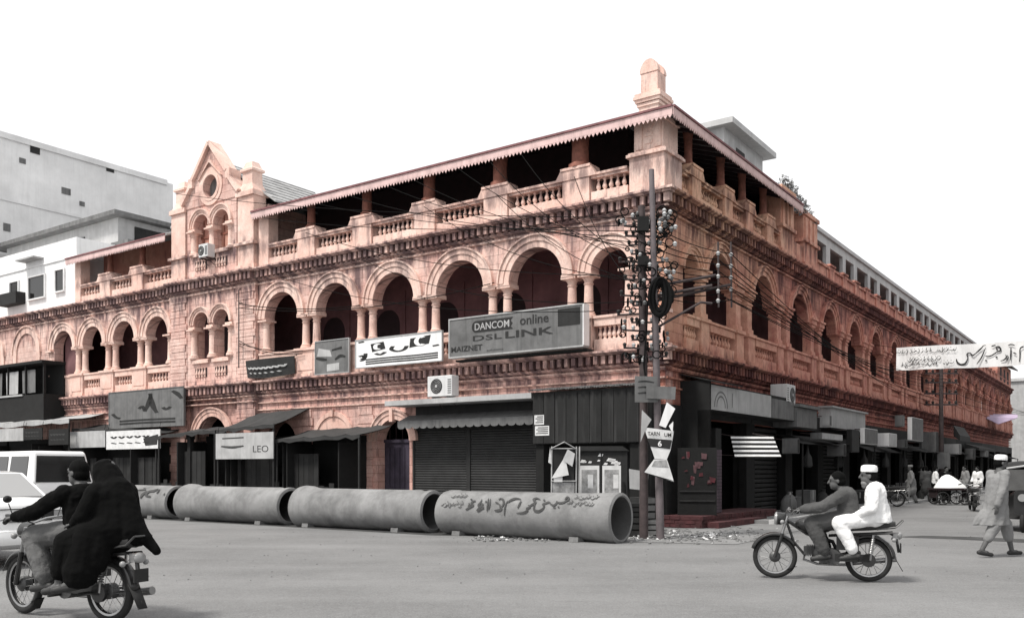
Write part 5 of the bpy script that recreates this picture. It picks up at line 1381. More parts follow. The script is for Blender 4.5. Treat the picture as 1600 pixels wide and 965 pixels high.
def stall(u0, u1, v1, zt, label, seed):
    th = thing('market_stall', FL((u0+u1)/2, v1/2, .1), label, 'stall', 'boarded stalls under the left awnings'); r4 = random.Random(seed)
    mb = MB(FL); mb.box(u0, u1, .06, .12, .11, zt+.25); mb.build('back_boarding', M_BLACK, th, smooth=False)
    for a in (u0, u1-.05): mb = MB(FL); mb.box(a, a+.05, .12, v1, .11, zt); mb.build('side_sheet', M_BLACK, th, smooth=False)
    n = int((u1-u0-.1)/.24); gap = r4.randrange(n)
    for i in range(n):
        a = u0+.05+i*(u1-u0-.1)/n; h = zt-.35 if abs(i-gap) > 2 else r4.uniform(.8, 1.1)
        mb = MB(FL); d = r4.uniform(0, .03); mb.box(a+.008, a+(u1-u0-.1)/n-.008, v1-.3-d, v1-.27-d, .11, h); mb.build('plank', M_PLANK if i % 3 else M_BLACK, th, smooth=False)
    mb = MB(FL); mb.box(u0+.06, u1-.06, v1-.75, v1-.34, .75, .8); mb.build('counter', M_DGREY, th, smooth=False)
stall(10.75, 13.25, 1.3, 2.35, 'boarded stall under the ragged plastic awning, next to the violet door', 1)
stall(13.4, 16.2, 1.3, 2.4, 'boarded stall under the ragged plastic awning, next to the hanging pale board', 2)
stall(16.3, 19.2, 1.4, 2.5, 'boarded stall behind the hanging pale board', 3)
stall(19.3, 22.4, 1.3, 2.3, 'boarded stall under the low dark awning', 4)
stall(22.5, 26.0, 1.2, 2.3, 'boarded stall behind the white printed board', 5)
stall(26.1, 29.6, 1.2, 2.5, 'boarded stall behind the plain light grey board', 6)
stall(29.8, 34.5, 1.4, 2.6, 'wide boarded stall behind the white van', 7)
stall(34.7, 40, 1.4, 2.6, 'wide boarded stall at the far end of the left shops', 8)
# lean-to side sheet and shop posts
for x, lab in ((297, 'thin dark shop post under the low dark awning'), (376, 'thick dark shop post under the hanging pale board')):
    u = onL(x, 700, 1.1)[0]; k = MB(FL); k.box(u-.09, u+.09, 1.0, 1.16, .11, 2.75); k.box(u-.13, u+.13, .96, 1.2, .11, .25); k.box(u-.12, u+.12, .97, 1.19, 2.6, 2.75); k.build('shop_post', M_BLACK, None, smooth=False, label=lab, cat='post')
# closed shutters at the back of the left shops

# dark balcony cabin at the far left
a, zt = onL(68, 562, 1.0); zb = onL(68, 655, 1.0)[1]
BC = thing('balcony_cabin', FL(a+3, .5, zb), 'dark enclosed balcony with hanging cloths at the far left of the arcade', 'balcony')
mb = MB(FL); mb.box(a, a+9, .02, 1.0, zb, zb+1.15); mb.box(a, a+9, .02, .1, zb+1.15, zt); mb.build('front', M_BLACK, BC, smooth=False)
mb = MB(FL); mb.box(a-.05, a+9, .02, 1.1, zt-.12, zt); mb.build('roof', M_BLACK, BC, smooth=False)
mb = MB(FL); mb.box(a+1.8, a+9, .98, 1.05, zb+1.12, zb+1.2); mb.build('rail', M_LGREY, BC, smooth=False)
for i in range(4):
    k = MB(FL); b = a+.9+i*1.5; n = 8
    for j in range(n): 
        p, q = b+j*.15, b+(j+1)*.15; w1, w2 = .04*math.sin(j*1.3+i), .04*math.sin((j+1)*1.3+i)
        k.add([(p, .9+w1, zb+1.25), (q, .9+w2, zb+1.25), (q, .9+w2*.4, zt-.35), (p, .9+w1*.4, zt-.35)], [(0,1,2,3)])
    k.build('hanging_cloth', M_LGREY if i % 2 else M_GREY, BC)
for i in range(6): k = MB(FL); b = a+.06+i*1.6; k.box(b-.04, b+.04, .88, .98, zb+1.15, zt-.12); k.build('mullion', M_BLACK, BC, smooth=False)

# ------------------------------------------------------------------ corner shop on the bazaar street
# brick plinth with steps
PL = thing('corner_plinth', FR(1.4, .6, 0), 'low red brick plinth and steps under the corner shop', 'steps')
mb = MB(FR); mb.box(-.35, 5.2, .01, 1.15, 0, .30); mb.build('core', M_BRICKR, PL, smooth=False)
rr = random.Random(4)
for row in range(3):
    n = 20; 
    for i in range(n):
        a = -.35+5.55*i/n+(.13 if row % 2 else 0)
        if a > 5.05: continue
        k = MB(FR); d = rr.uniform(-.01, .012); k.box(a+.006, a+.27-.006, 1.151, 1.165+d, .01+row*.1, .10+row*.1-.008); k.build('brick', M_BRICKR, PL, smooth=False)
for row in range(3):
    for i in range(4):
        v = .02+i*.28+(.13 if row % 2 else 0)
        if v > .95: continue
        k = MB(FR); d = rr.uniform(-.01, .012); k.box(-.365+d, -.351, v+.006, v+.264, .01+row*.1, .10+row*.1-.008); k.build('brick', M_BRICKR, PL, smooth=False)
mb = MB(FR); mb.box(-.1, 3.4, 1.17, 1.5, 0, .15); mb.build('step', M_BRICKR, PL, smooth=False)
# canopy box: black end, pale painted front
CN = thing('shop_canopy', FR(4, .45, 3), 'shop canopy box with a black end and a long pale painted front at the corner', 'canopy')
z0, z1 = 3.06, 3.78
mb = MB(FR); mb.box(.95, 8.0, .02, .80, z0, z1); mb.build('box', M_BLACK, CN, smooth=False)
mb = MB(FR); mb.box(1.0, 5.7, .802, .83, z0+.02, z1-.04); mb.build('front_panel', M_LGREY, CN, smooth=False, label='pale painted front panel with a curved drawing')
mb = MB(FR); mb.box(5.74, 7.95, .802, .825, z0+.02, z1-.10); mb.build('front_panel', M_GREY, CN, smooth=False)
mb = MB(); brush(mb, [[(1.25+.45-.45*math.cos(PI*i/8), 3.16+.42*math.sin(PI*i/8), .03) for i in range(9)], [(1.4+.3-.3*math.cos(PI*i/8), 3.16+.30*math.sin(PI*i/8), .025) for i in range(9)], [(2.5, 3.2, .02), (2.52, 3.6, .02)]], lambda a, b: FR(a, .834, b)); mb.build('painted_curve', M_GREY, CN, smooth=False)
mb = MB(FR); mb.box(.9, 1.0, .0, .84, 1.95, z1+.08); mb.box(.9, 1.0, .5, .84, 1.9, 3.06); mb.build('end_sheet', M_BLACK, CN, smooth=False)
mb = MB(FR); q = [(.85, .0, z1+.28), (3.0, .0, z1+.28), (3.0, .95, z1+.06), (.85, .95, z1+.04)]; mb.add(q+[(p[0], p[1], p[2]-.03) for p in q], [(0,1,2,3), (7,6,5,4), (0,4,5,1), (1,5,6,2), (2,6,7,3), (3,7,4,0)]); mb.build('top_sheet', M_BLACK, CN, smooth=False)
# ragged dark sheet curling over the corner
# striped awning of slats
sp = atY(1183, 700, 24.6)
SA = thing('striped_awning', sp, 'black and white striped slatted awning over the corner shop door', 'awning')
Fw = frame((sp.x, sp.y, 0), rad(8)); hw = .62; zt = EYE+(HZ-681)/FPX*24.6
for i in range(9):
    k = MB(Fw); f0, f1 = i/9, (i+1)/9; za, zb = zt-.56*f0, zt-.56*f1; va, vb = .34-.40*f0, .34-.40*f1; wa, wb = hw*(1+.07*f0), hw*(1+.07*f1)
    k.add([(-wa, va, za), (wa, va, za), (wb, vb, zb+.008), (-wb, vb, zb+.008), (-wa, va+.012, za-.012), (wa, va+.012, za-.012), (wb, vb+.012, zb-.004), (-wb, vb+.012, zb-.004)], [(0,1,2,3), (7,6,5,4), (0,4,5,1), (1,5,6,2), (2,6,7,3), (3,7,4,0)])
    k.build('slat', M_BLACK if i % 2 else M_PAPER, SA, smooth=False)
for a in (-.5, .5): k = MB(Fw); k.tube([(a, -.04, zt-.54), (a-.3, .75, zt-.5)], .015, 6); k.tube([(a, .34, zt), (a-.3, .8, zt+.1)], .015, 6); k.build('awning_arm', M_POLE, SA)
# street boards: (left x, middle x, right x, top y, bottom y, end face, front face, label)
def box_sign(xl, xm, xr, yt, yb, me, mf, label, v1=1.15, name='box_sign', cat='sign', shape=0):
    t0, zt = onR(xm, yt, v1); zb = onR(xm, yb, v1)[1]; t1 = max(onR(xr, yt, v1)[0], t0+.12)
    # inner v where the end face meets pixel xl
    k_ = (xl-800)/FPX; p = FR(t0, 0, 0); d = FR(t0, 1, 0)-p
    v0 = (k_*p.y-p.x)/(d.x-k_*d.y); v0 = min(max(v0, .02), v1-.06)
    th = thing(name, FR((t0+t1)/2, (v0+v1)/2, zb), label, cat, 'signs and boxes along the bazaar street')
    mb = MB(FR)
    if shape == 0: mb.box(t0, t1, v0, v1, zb, zt)
    elif shape == 1: mb.profile([(v0, zb+.3*(zt-zb)), (v0, zt), (v1, zb+.35*(zt-zb)), (v1, zb)], t0, t1)
    mb.build('casing', me, th, smooth=False)
    e = .025
    if shape == 0:
        k = MB(FR); k.box(t0+e, t1-e, v1+.001, v1+.02, zb+e, zt-e); k.build('front_face', mf, th, smooth=False)
        k = MB(FR); k.box(t0-.02, t0-.001, v0+e*.5, v1-e*.5, zb+e, zt-e); k.build('end_face', me, th, smooth=False)
    k = MB(FR); tm = (t0+t1)/2
    k.tube([(tm, v0+.02, zt-.04), (tm, -.02, zt+.05)], .018, 6); k.build('bracket', M_POLE, th)
    return th
SG = [
 (1222, 1246, 1249, 684, 708, M_GREY, M_DGREY, 'square mid grey sign next to the striped awning', 0),
 (1266, 1284, 1316, 675, 686, M_GREY, M_LGREY, 'narrow canopy box with a pale front past the striped awning', 0),
 (1284, 1296, 1299, 648, 665, M_LGREY, M_GREY, 'small pale square box above the narrow canopy', 0),
 (1292, 1318, 1322, 693, 712, M_GREY, M_DGREY, 'grey board hanging low below the narrow canopy', 0),
 (1323, 1330, 1342, 670, 706, M_DGREY, M_DGREY, 'tall dark box hanging beyond the narrow canopy', 0),
 (1344, 1351, 1371, 668, 693, M_WHITE, M_GREY, 'box sign with a thin white end and a grey front', 0),
 (1371, 1389, 1401, 676, 697, M_WHITE, M_LGREY, 'bright white cube sign behind the white-capped rider', 0),
 (1398, 1410, 1413, 648, 666, M_GREY, M_GREY, 'small grey box mounted high beyond the bright cube sign', 0),
 (1402, 1414, 1418, 686, 699, M_GREY, M_DGREY, 'low grey board right after the bright cube sign', 0),
 (1418, 1425, 1442, 651, 687, M_WHITE, M_GREY, 'tall box sign with a white end beside the far pole', 0),
 (1440, 1463, 1466, 674, 706, M_GREY, M_DGREY, 'large grey board in front of the far utility pole', 0),
 (1475, 1498, 1502, 693, 709, M_LGREY, M_GREY, 'pale rectangular sign past the far utility pole', 0),
 (1490, 1500, 1516, 664, 688, M_DGREY, M_DGREY, 'dark sloping awning past the far utility pole', 1),
 (1508, 1520, 1524, 700, 717, M_GREY, M_DGREY, 'grey low sign beneath the spread canvas', 0),
 (1531, 1541, 1544, 704, 713, M_LGREY, M_GREY, 'little pale sign at the far end of the street', 0),
 (1507, 1530, 1556, 692, 703, M_CANV, M_CANV, 'spread canvas awning at the far end of the street', 1),
]
for s in SG: box_sign(s[0], s[1], s[2], s[3], s[4], s[5], s[6], s[7], shape=s[8], name='shop_awning' if s[8] else 'box_sign', cat='awning' if s[8] else 'sign')
# long pale fascia panel
ta, zt = onR(1298, 636, .5); tb = onR(1352, 640, .5)[0]; zb = onR(1298, 667, .5)[1]
FA = thing('shop_fascia', FR((ta+tb)/2, .4, zb), 'light grey plastered shop fascia above the bazaar shops', 'fascia')
mb = MB(FR); mb.box(ta, tb, .02, .5, zb, zt); mb.build('panel', M_LGREY, FA, smooth=False); mb = MB(FR); mb.box(ta-.1, tb+.1, .02, .6, zt, zt+.06); mb.build('ledge', M_LGREY, FA, smooth=False)
ta, zt = onR(1250, 630, 1.0); tb = onR(1281, 637, 1.0)[0]
mb = MB(FR); mb.box(ta, tb, .02, 1.0, zt-.1, zt); mb.box(ta, tb, .02, .9, zt-.75, zt-.12); mb.build('canopy_ledge', M_GREY, None, smooth=False, label='grey concrete ledge below the bazaar air conditioner', cat='ledge')
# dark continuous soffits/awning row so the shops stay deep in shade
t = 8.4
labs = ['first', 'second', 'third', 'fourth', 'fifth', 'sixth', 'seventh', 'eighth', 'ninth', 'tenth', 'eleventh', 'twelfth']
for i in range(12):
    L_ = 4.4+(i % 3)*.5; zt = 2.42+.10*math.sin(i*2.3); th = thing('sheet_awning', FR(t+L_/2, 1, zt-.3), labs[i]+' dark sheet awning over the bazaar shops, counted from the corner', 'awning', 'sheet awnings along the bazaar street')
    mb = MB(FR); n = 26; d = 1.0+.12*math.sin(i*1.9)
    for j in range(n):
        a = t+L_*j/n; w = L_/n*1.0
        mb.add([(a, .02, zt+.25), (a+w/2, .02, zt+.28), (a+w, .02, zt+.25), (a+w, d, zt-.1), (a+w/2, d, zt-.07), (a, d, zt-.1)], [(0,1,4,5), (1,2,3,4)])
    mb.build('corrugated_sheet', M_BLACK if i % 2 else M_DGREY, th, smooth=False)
    for q in (t+.1, t+L_-.1):
        k = MB(FR); k.tube([(q, d-.08, .10), (q, d-.08, zt-.08)], .03, 6); k.build('awning_post', M_DGREY, th)
    t += L_+.15
# goods and red posters inside the corner shop, brick pillar
PIx = thing('tiled_pillar', FR(2.35, .8, .3), 'narrow brick pillar with lilac-grey courses in the corner shop front', 'pillar')
ta = onR(1121, 770, .75)[0]; mb = MB(FR); mb.box(ta-.2, ta+.2, .42, .78, .3, 2.6); mb.build('core', M_BLACK, PIx, smooth=False)
M_LIL = mat('lilac_grey_brick', (0.085, 0.062, 0.078), 0.85, 0.3, 6, 0.4, 2, 0.2)
for row in range(19):
    for i in range(2):
        k = MB(FR); o_ = .1 if row % 2 else 0
        k.box(ta-.2+i*.2+.006, ta-.2+(i+1)*.2-.006, .781, .795, .32+row*.09, .40+row*.09); k.build('brick', M_LIL, PIx, smooth=False)
        k = MB(FR); k.box(ta-.214, ta-.201, .42+i*.18+.006, .42+(i+1)*.18-.006, .32+row*.09, .40+row*.09); k.build('brick', M_LIL, PIx, smooth=False)
M_REDP = mat('dull_red_print', (0.07, 0.010, 0.015), 0.8, 0.5, 10, 0.4, 6, 0)
M_PINKP = mat('pinkish_paper', (0.10, 0.05, 0.055), 0.9, 0.3, 10, 0.4, 6, 0)
GO = thing('poster_cabinet', FR(.6, .5, .3), 'dark cabinet pasted with red and white posters in the corner shop', 'cabinet')
Fq = frame(FR(.35, .78, .3), rad(-12))
mb = MB(Fq); mb.box(-.55, .45, 0, .3, 0, 1.75); mb.build('casing', M_BLACK, GO, smooth=False)
rr = random.Random(8)
for i in range(16):
    a = rr.uniform(-.5, .30); z = rr.uniform(.7, 1.5); w, h = rr.uniform(.04, .14), rr.uniform(.05, .2); e = rr.uniform(-.04, .04)
    k = MB(Fq); k.prism([(a, z), (a+w, z+e*.5), (a+w-e*.6, z+h), (a+e*.4, z+h-e)], -.004-.002*i, -.002-.002*i); k.build('poster_scrap', M_REDP if i % 2 else M_PINKP, GO, smooth=False)
for z in (.35, .6): k = MB(Fq); k.box(-.5, .4, -.03, -.001, z, z+.04); k.build('shelf_edge', M_DGREY, GO, smooth=False)

# ------------------------------------------------------------------ utility poles
base2 = onG(1032, 842); Yp = base2.y
top2 = atY(1018, 265, Yp)
P2T = thing('utility_pole', base2, 'tall grey steel utility pole with crossarms, insulators and a cable coil at the corner', 'pole')
mb = MB(); mb.tube([base2+Vector((0, 0, -.05)), base2.lerp(top2, .5), top2], [.088, .072, .056], 14); mb.build('shaft', M_POLEG, P2T)
b1 = Vector((2.83, 19.3, 0)); t1_ = atY(1002, 322, 19.3)
P1T = thing('utility_pole', b1, 'dark tarred utility pole crowded with wire clamps beside the grey pole', 'pole')
mb = MB(); mb.tube([b1+Vector((0, 0, -.05)), Vector((b1.x, b1.y, 3.0)), t1_], [.095, .088, .078], 14); mb.build('shaft', M_POLE, P1T)
def insul(mb, p, s=1.0):
    mb.lathe([(.012*s, -.05*s), (.03*s, -.05*s), (.045*s, -.03*s), (.03*s, -.01*s), (.05*s, 0), (.055*s, .02*s), (.03*s, .05*s), (.018*s, .06*s)], p, 8)
rr = random.Random(21)
# short arms and insulators on the tarred pole
ARMS = []
for i in range(17):
    z = 3.9+i*.185; a = rr.uniform(-.5, .5)+(PI if i % 2 else 0); L_ = rr.uniform(.3, .62)
    d = Vector((math.cos(a), math.sin(a)*.6, 0)); c = Vector((b1.x, b1.y, z))
    k = MB(); k.tube([c-d*L_*.8, c+d*L_], .022, 6); k.build('arm', M_POLE, P1T)
    k = MB()
    k2 = [c+d*L_*q+Vector((0, 0, .06)) for q in (-.75, -.45, .5, .95)]
    for p in k2:
        m_ = MB(); insul(m_, tuple(p), .85); m_.build('insulator', M_PORC if rr.random() < .35 else M_DGREY, P1T)
    ARMS.append(c+d*L_)
for i in range(90):                                                               # clamps and wire knots
    z = rr.uniform(3.8, 7.0); c = Vector((b1.x+rr.gauss(0, .26), b1.y+rr.gauss(0, .15), z)); s = rr.uniform(.04, .10)
    k = MB(); k.torus(tuple(c), s, .014, 10, 5, 'y' if i % 2 else 'x'); k.build('wire_knot', M_WIRE, P1T)
    if i % 2 == 0: m_ = MB(); insul(m_, (c.x+.06, c.y-.1, c.z), .8); m_.build('insulator', M_PORC if i % 4 == 0 else M_GREY, P1T)
for z, w in ((6.75, .55), (5.95, .35)):
    k = MB(); k.box(b1.x-.15, b1.x+.08, b1.y-.22, b1.y-.09, z-w*.35, z+w*.2); k.build('junction_box', M_BLACK, P1T, smooth=False)
# crossarms reaching along the bazaar street from the grey pole
def onpole(y): f = (y-842)/(265-842); return base2.lerp(top2, f)
ENDS = []
for y0, (xe, ye), Ye in ((447, (1118, 430), 19.6), (470, (1140, 445), 19.9), (462, (1112, 446), 19.4)):
    k = MB(); p = onpole(y0); e = atY(xe, ye, Ye); k.tube([p, e], .036, 6); k.build('crossarm', M_POLE, P2T); ENDS.append(e)
k = MB(); p = onpole(513); e = atY(1095, 472, 19.3); k.tube([p, e, atY(1112, 474, 19.4)], .03, 6); k.build('strut', M_POLE, P2T)
for xe, ys, Ye in ((1122, (396, 415, 432, 455, 470), 19.6), (1142, (398, 416, 434, 452), 19.9)):
    k = MB(); k.tube([atY(xe, 378, Ye), atY(xe+1, 480, Ye)], .022, 6); k.build('insulator_rod', M_POLE, P2T)
    for y in ys:
        m_ = MB(); insul(m_, tuple(atY(xe, y, Ye)), .85); m_.build('insulator', M_PORC, P2T)
for i in range(26):
    p = onpole(rr.uniform(330, 470)); m_ = MB(); insul(m_, (p.x+rr.uniform(.12, .5), p.y-.05+rr.uniform(-.1, .1), p.z), .9); m_.build('insulator', M_PORC if i % 2 else M_GREY, P2T)
    k = MB(); k.torus((p.x+rr.uniform(.1, .45), p.y, p.z+rr.uniform(-.2, .2)), rr.uniform(.06, .12), .013, 10, 5, 'y'); k.build('wire_knot', M_WIRE, P2T)
# hanging coil of cable
CO = thing('cable_coil', atY(1031, 490, Yp-.2), 'black coil of spare cable hung on the grey pole', 'cable coil')
for i in range(13):
    c = atY(1031+rr.uniform(-2, 2), 462+rr.uniform(-3, 3), Yp-.14-rr.uniform(0, .08)); a_ = rr.uniform(.10, .25); b_ = rr.uniform(.26, .42)
    k = MB(); pts = [(c.x+a_*math.cos(2*PI*j/22), c.y+.03*math.sin(4*PI*j/22), c.z+b_*math.sin(2*PI*j/22)) for j in range(23)]; k.tube(pts, .034, 6); k.build('loop', M_WIRE, CO)
k = MB(); pts = [atY(1012, 470, Yp-.1), atY(1010, 520, Yp-.15), atY(1006, 570, Yp-.1), atY(1010, 600, Yp-.1)]; k.tube(pts, .02, 6); k.build('tail', M_WIRE, CO)
# sign boards wired to the poles
def poleboard(pts, Y, m, label, name='pole_board', text=None, th_=.02, cat='sign'):
    t = thing(name, atY(pts[0][0], max(p[1] for p in pts), Y), label, cat)
    k = MB(); n = len(pts); vs = [tuple(atY(x, y, Y)) for x, y in pts]+[tuple(atY(x, y, Y)+Vector((0, th_, 0))) for x, y in pts]
    k.add(vs, [tuple(range(n)), tuple(range(2*n-1, n-1, -1))]+[(i, (i+1) % n, n+(i+1) % n, n+i) for i in range(n)]); k.build('panel', m, t, smooth=False)
    return t
Yb = Yp-.16
a = poleboard([(992, 587), (1027, 588), (1028, 628), (992, 628)], Yb, M_GREY, 'grey board with faint lettering fixed where the two poles meet')
k = MB(); PBd = lambda x, y: atY(x, y, Yb-.006)
for i in range(3): brush(k, [[(997, 596+9*i, 1.2), (1008, 595+9*i, 2.2), (1022, 597+9*i, 1.2)]], PBd)
k.build('lettering', M_DGREY, a, smooth=False)
poleboard([(1010, 603), (1056, 604), (1055, 624), (1010, 622)], Yb-.05, M_GREY, 'long grey board nailed across the grey pole')
SX = thing('star_sign', atY(1029, 752, Yb), 'white hand-cut hourglass sign with the number 6 on the grey pole', 'sign')
def sxpart(nm, pts, m, dy=0.0):
    k = MB(); n = len(pts); vs = [tuple(atY(x, y, Yb-dy)) for x, y in pts]+[tuple(atY(x, y, Yb-dy)+Vector((0, .008, 0))) for x, y in pts]
    k.add(vs, [tuple(range(n)), tuple(range(2*n-1, n-1, -1))]+[(i, (i+1) % n, n+(i+1) % n, n+i) for i in range(n)]); return k.build(nm, m, SX, smooth=False)
sxpart('upper_panel', [(1006, 667), (1053, 673), (1048, 702), (1042, 717), (1023, 716), (1014, 690)], M_PAPER, .02)
sxpart('dark_band', [(1011, 684), (1050, 687), (1047, 701), (1016, 697)], M_DGREY, .03)
sxpart('lower_panel', [(1022, 717), (1042, 717), (1048, 735), (1053, 752), (1030, 745), (1007, 737)], M_PAPER, .03)
sxpart('lower_print', [(1023, 719), (1041, 718), (1045, 730), (1018, 728)], M_PAPERG, .036)
sxpart('point', [(1042, 628), (1055, 638), (1040, 668), (1030, 664)], M_WHITE, .04)
sxpart('point', [(1003, 640), (1018, 655), (1010, 668), (1001, 690)], M_LGREY, .03)
sxpart('point', [(1045, 665), (1052, 658), (1051, 676)], M_WHITE, .05)
sxpart('bottom_edge', [(1006, 737), (1058, 752), (1050, 750), (1030, 746)], M_INK, .04)
k = MB(); PT = lambda x, y: atY(x, y, Yb-.045)
text_on(k, 'TARN', 1012, 1031, 680, 674, lambda a, b: PT(a, b), .02); k.build('lettering', M_INK, SX, smooth=False)
k = MB(); text_on(k, 'UM', 1038, 1049, 682, 676, lambda a, b: PT(a, b), .02); k.build('lettering', M_INK, SX, smooth=False)
k = MB(); text_on(k, '6', 1028, 1034, 697, 688, lambda a, b: PT(a, b), .02); k.build('numeral', M_WHITE, SX, smooth=False)
a = poleboard([(983, 732), (1014, 737), (1011, 766), (984, 763)], Yb+.3, M_LGREY, 'pale paper board leaning behind the base of the poles')
k = MB(FR); 
# crates and junk behind the pole base
JK = thing('junk_pile', (2.75, 20.1, 0), 'dark crates and junk piled behind the pole base', 'junk')
for i, (x, y, z, w, d, h) in enumerate(((2.55, 20.1, 0, .62, .5, .42), (3.0, 20.3, 0, .5, .5, .36), (2.62, 20.1, .42, .55, .45, .32), (2.95, 20.4, .36, .4, .4, .5))):
    F_ = frame((x, y, z), rad(12*i-10)); k = MB(F_); k.box(-w/2, w/2, -d/2, d/2, 0, h); 
    o = k.build('crate', M_DGREY if i % 2 else M_BLACK, JK, smooth=False)
    for q in range(3): k = MB(F_); k.box(-w/2-.01, w/2+.01, -d/2-.016, -d/2-.001, .03+q*h/3, .03+q*h/3+h/4.2); k.build('slat', M_DGREY if i % 2 == 0 else M_GREY, o, smooth=False)

# ------------------------------------------------------------------ far pole
bp = Vector((23.4, 49.0, 0)); FPO = thing('utility_pole', bp, 'dark utility pole with crossarms far down the bazaar street', 'pole')
k = MB(); k.tube([bp+Vector((0, 0, -.05)), bp+Vector((0, 0, 7.1))], [.14, .10], 10); k.build('shaft', M_POLE, FPO)
for z in (6.7, 6.2, 5.6, 5.0):
    k = MB(); k.box(bp.x-.9, bp.x+.9, bp.y-.05, bp.y+.05, z-.04, z+.04); k.build('crossarm', M_POLE, FPO, smooth=False)
    for q in (-.8, -.45, .45, .8): m_ = MB(); insul(m_, (bp.x+q, bp.y, z+.1), 1.6); m_.build('insulator', M_DGREY, FPO)
k = MB(); k.box(bp.x-.35, bp.x+.35, bp.y-.3, bp.y-.1, 1.5, 2.4); k.build('notice_box', M_GREY, FPO, smooth=False)

# ------------------------------------------------------------------ wires
def wire(a, b, sag, r, label, group, n=14):
    a, b = Vector(a), Vector(b); pts = []
    for i in range(n+1): f = i/n; p = a.lerp(b, f); p.z -= sag*4*f*(1-f); pts.append(p)
    mb = MB(); mb.tube(pts, r, 5)
    return mb.build('overhead_wire', M_WIRE, None, label=label, cat='wire', group=group)
rr = random.Random(33)
tp = lambda y, d=0: Vector((b1.x+rr.uniform(-.35, .35), b1.y-.1, EYE+(HZ-y)/FPX*19.3))
LW = 'thin overhead wire running from the corner poles across the left facade'
for i, (u, z, v, lab) in enumerate(((20.9, 12.3, .3, 'to the pinnacle of the tower bay'), (15.5, 10.45, .40, 'to the eave end by the tower bay'), (12.6, 10.45, .40, 'to the eave above the fifth upper bay'), (11.2, 10.5, .40, 'to the eave above the fourth pedestal'), (9.4, 10.45, .40, 'to the middle of the eave'), (8.3, 10.45, .40, 'to the eave above the third pedestal'),
     (6.6, 10.5, .40, 'to the eave above the third upper bay'), (5.4, 10.45, .40, 'to the eave above the second pedestal'), (4.3, 10.45, .40, 'to the eave above the second upper bay'), (13.6, 9.7, .15, 'to the fifth parapet pedestal'), (8.2, 9.7, .15, 'to the third parapet pedestal'), (5.4, 9.6, .15, 'to the second parapet pedestal'), (2.7, 9.6, .15, 'to the first parapet pedestal'), (10.9, 8.4, .15, 'to the upper cornice over the fourth column pair'), (14.9, 8.3, .12, 'to the upper cornice over the last arch'))):
    wire(tp(342+i*10), FL(u, v, z), .22+.02*i, .010, 'thin overhead wire from the corner poles '+lab, 'wires across the left facade')
u = 15.95
BR = thing('wall_bracket', FL(17.0, .3, 6.3), 'thin iron wire bracket standing on the facade beside the tower bay', 'bracket')
pa = FL(16.95, .35, 5.2); pb = FL(16.95, .35, 8.05); k = MB(); k.tube([pa, pb], .022, 6); k.tube([pb, FL(17.15, .1, 8.2)], .018, 6); k.build('rod', M_POLE, BR)
k = MB(); k.tube([FL(16.95, .35, 6.0), FL(16.95, -.05, 6.0)], .018, 6); k.tube([FL(16.95, .35, 7.6), FL(16.95, -.05, 7.6)], .018, 6); k.build('wall_pin', M_POLE, BR)
LB_ = 'slack wire from the facade bracket towards the columns of the left arcade'
for (z, b, s) in ((7.55, FL(10.98, .1, 6.9), .15), (6.1, FL(13.7, .2, 5.6), .12), (6.2, FL(13.7, .2, 5.5), .2), (7.4, FL(5.49, .1, 7.0), .4)):
    wire(FL(16.95, .35, z), b, s, .014, LB_, 'bracket wires')
RWL = 'overhead wire running from the corner poles down the bazaar street'
for i in range(9):
    e = atY(1122 if i % 2 else 1142, 396+i*9, 19.7); 
    wire(tp(350+i*14), e, .12, .011, 'short tangled wire between the corner poles and the crossarm insulators', 'crossarm wires')
    wire(e, bp+Vector((-.8+.2*i, 0, 5.0+.2*i)), .55, .011, RWL, 'wires down the bazaar street')
for i in range(4): wire(bp+Vector((.8-.4*i, 0, 6.8-.4*i)), FR(74, 2+i*.4, 6.5), .5, .014, 'overhead wire beyond the far utility pole', 'far wires')

# ------------------------------------------------------------------ cloth banner over the bazaar street
BT = 22.0
def FBn(a, h, bulge=0): return FR(BT+bulge, a, h)
BN = thing('street_banner', FBn(5, 5.9), 'white cloth banner with black Urdu lettering stretched across the bazaar street', 'banner')
na = 40; A0_, A1_ = .95, 11.5; BZ0, BZ1 = 5.98, 7.02
def bz(a, f): return BZ0+(BZ1-BZ0)*f-.10*math.sin(PI*(a-A0_)/(A1_-A0_))
def bb(a, f): return .10*math.sin(a*1.7)+.04*math.sin(a*5+f*3)
mb = MB(); g = []
for j in range(5):
    for i in range(na+1): a = A0_+(A1_-A0_)*i/na; g.append(tuple(FBn(a, bz(a, j/4), bb(a, j/4))))
fs = [(j*(na+1)+i, j*(na+1)+i+1, (j+1)*(na+1)+i+1, (j+1)*(na+1)+i) for j in range(4) for i in range(na)]
mb.add(g, fs); mb.build('cloth', M_WHITE, BN)
def PBN(x, y):
    k_ = (x-800)/FPX; p = FR(BT, 0, 0); d = FR(BT, 1, 0)-p; v = (k_*p.y-p.x)/(d.x-k_*d.y)
    q = FR(BT, v, 0); z = EYE+(HZ-y)/FPX*q.y
    return FR(BT+bb(v, .5)-.06, v, z)
def zb_(x, y): return 1380+x/4.827, 520+y/4.827
k = MB(); PBZ = lambda x, y: PBN(*zb_(x, y))
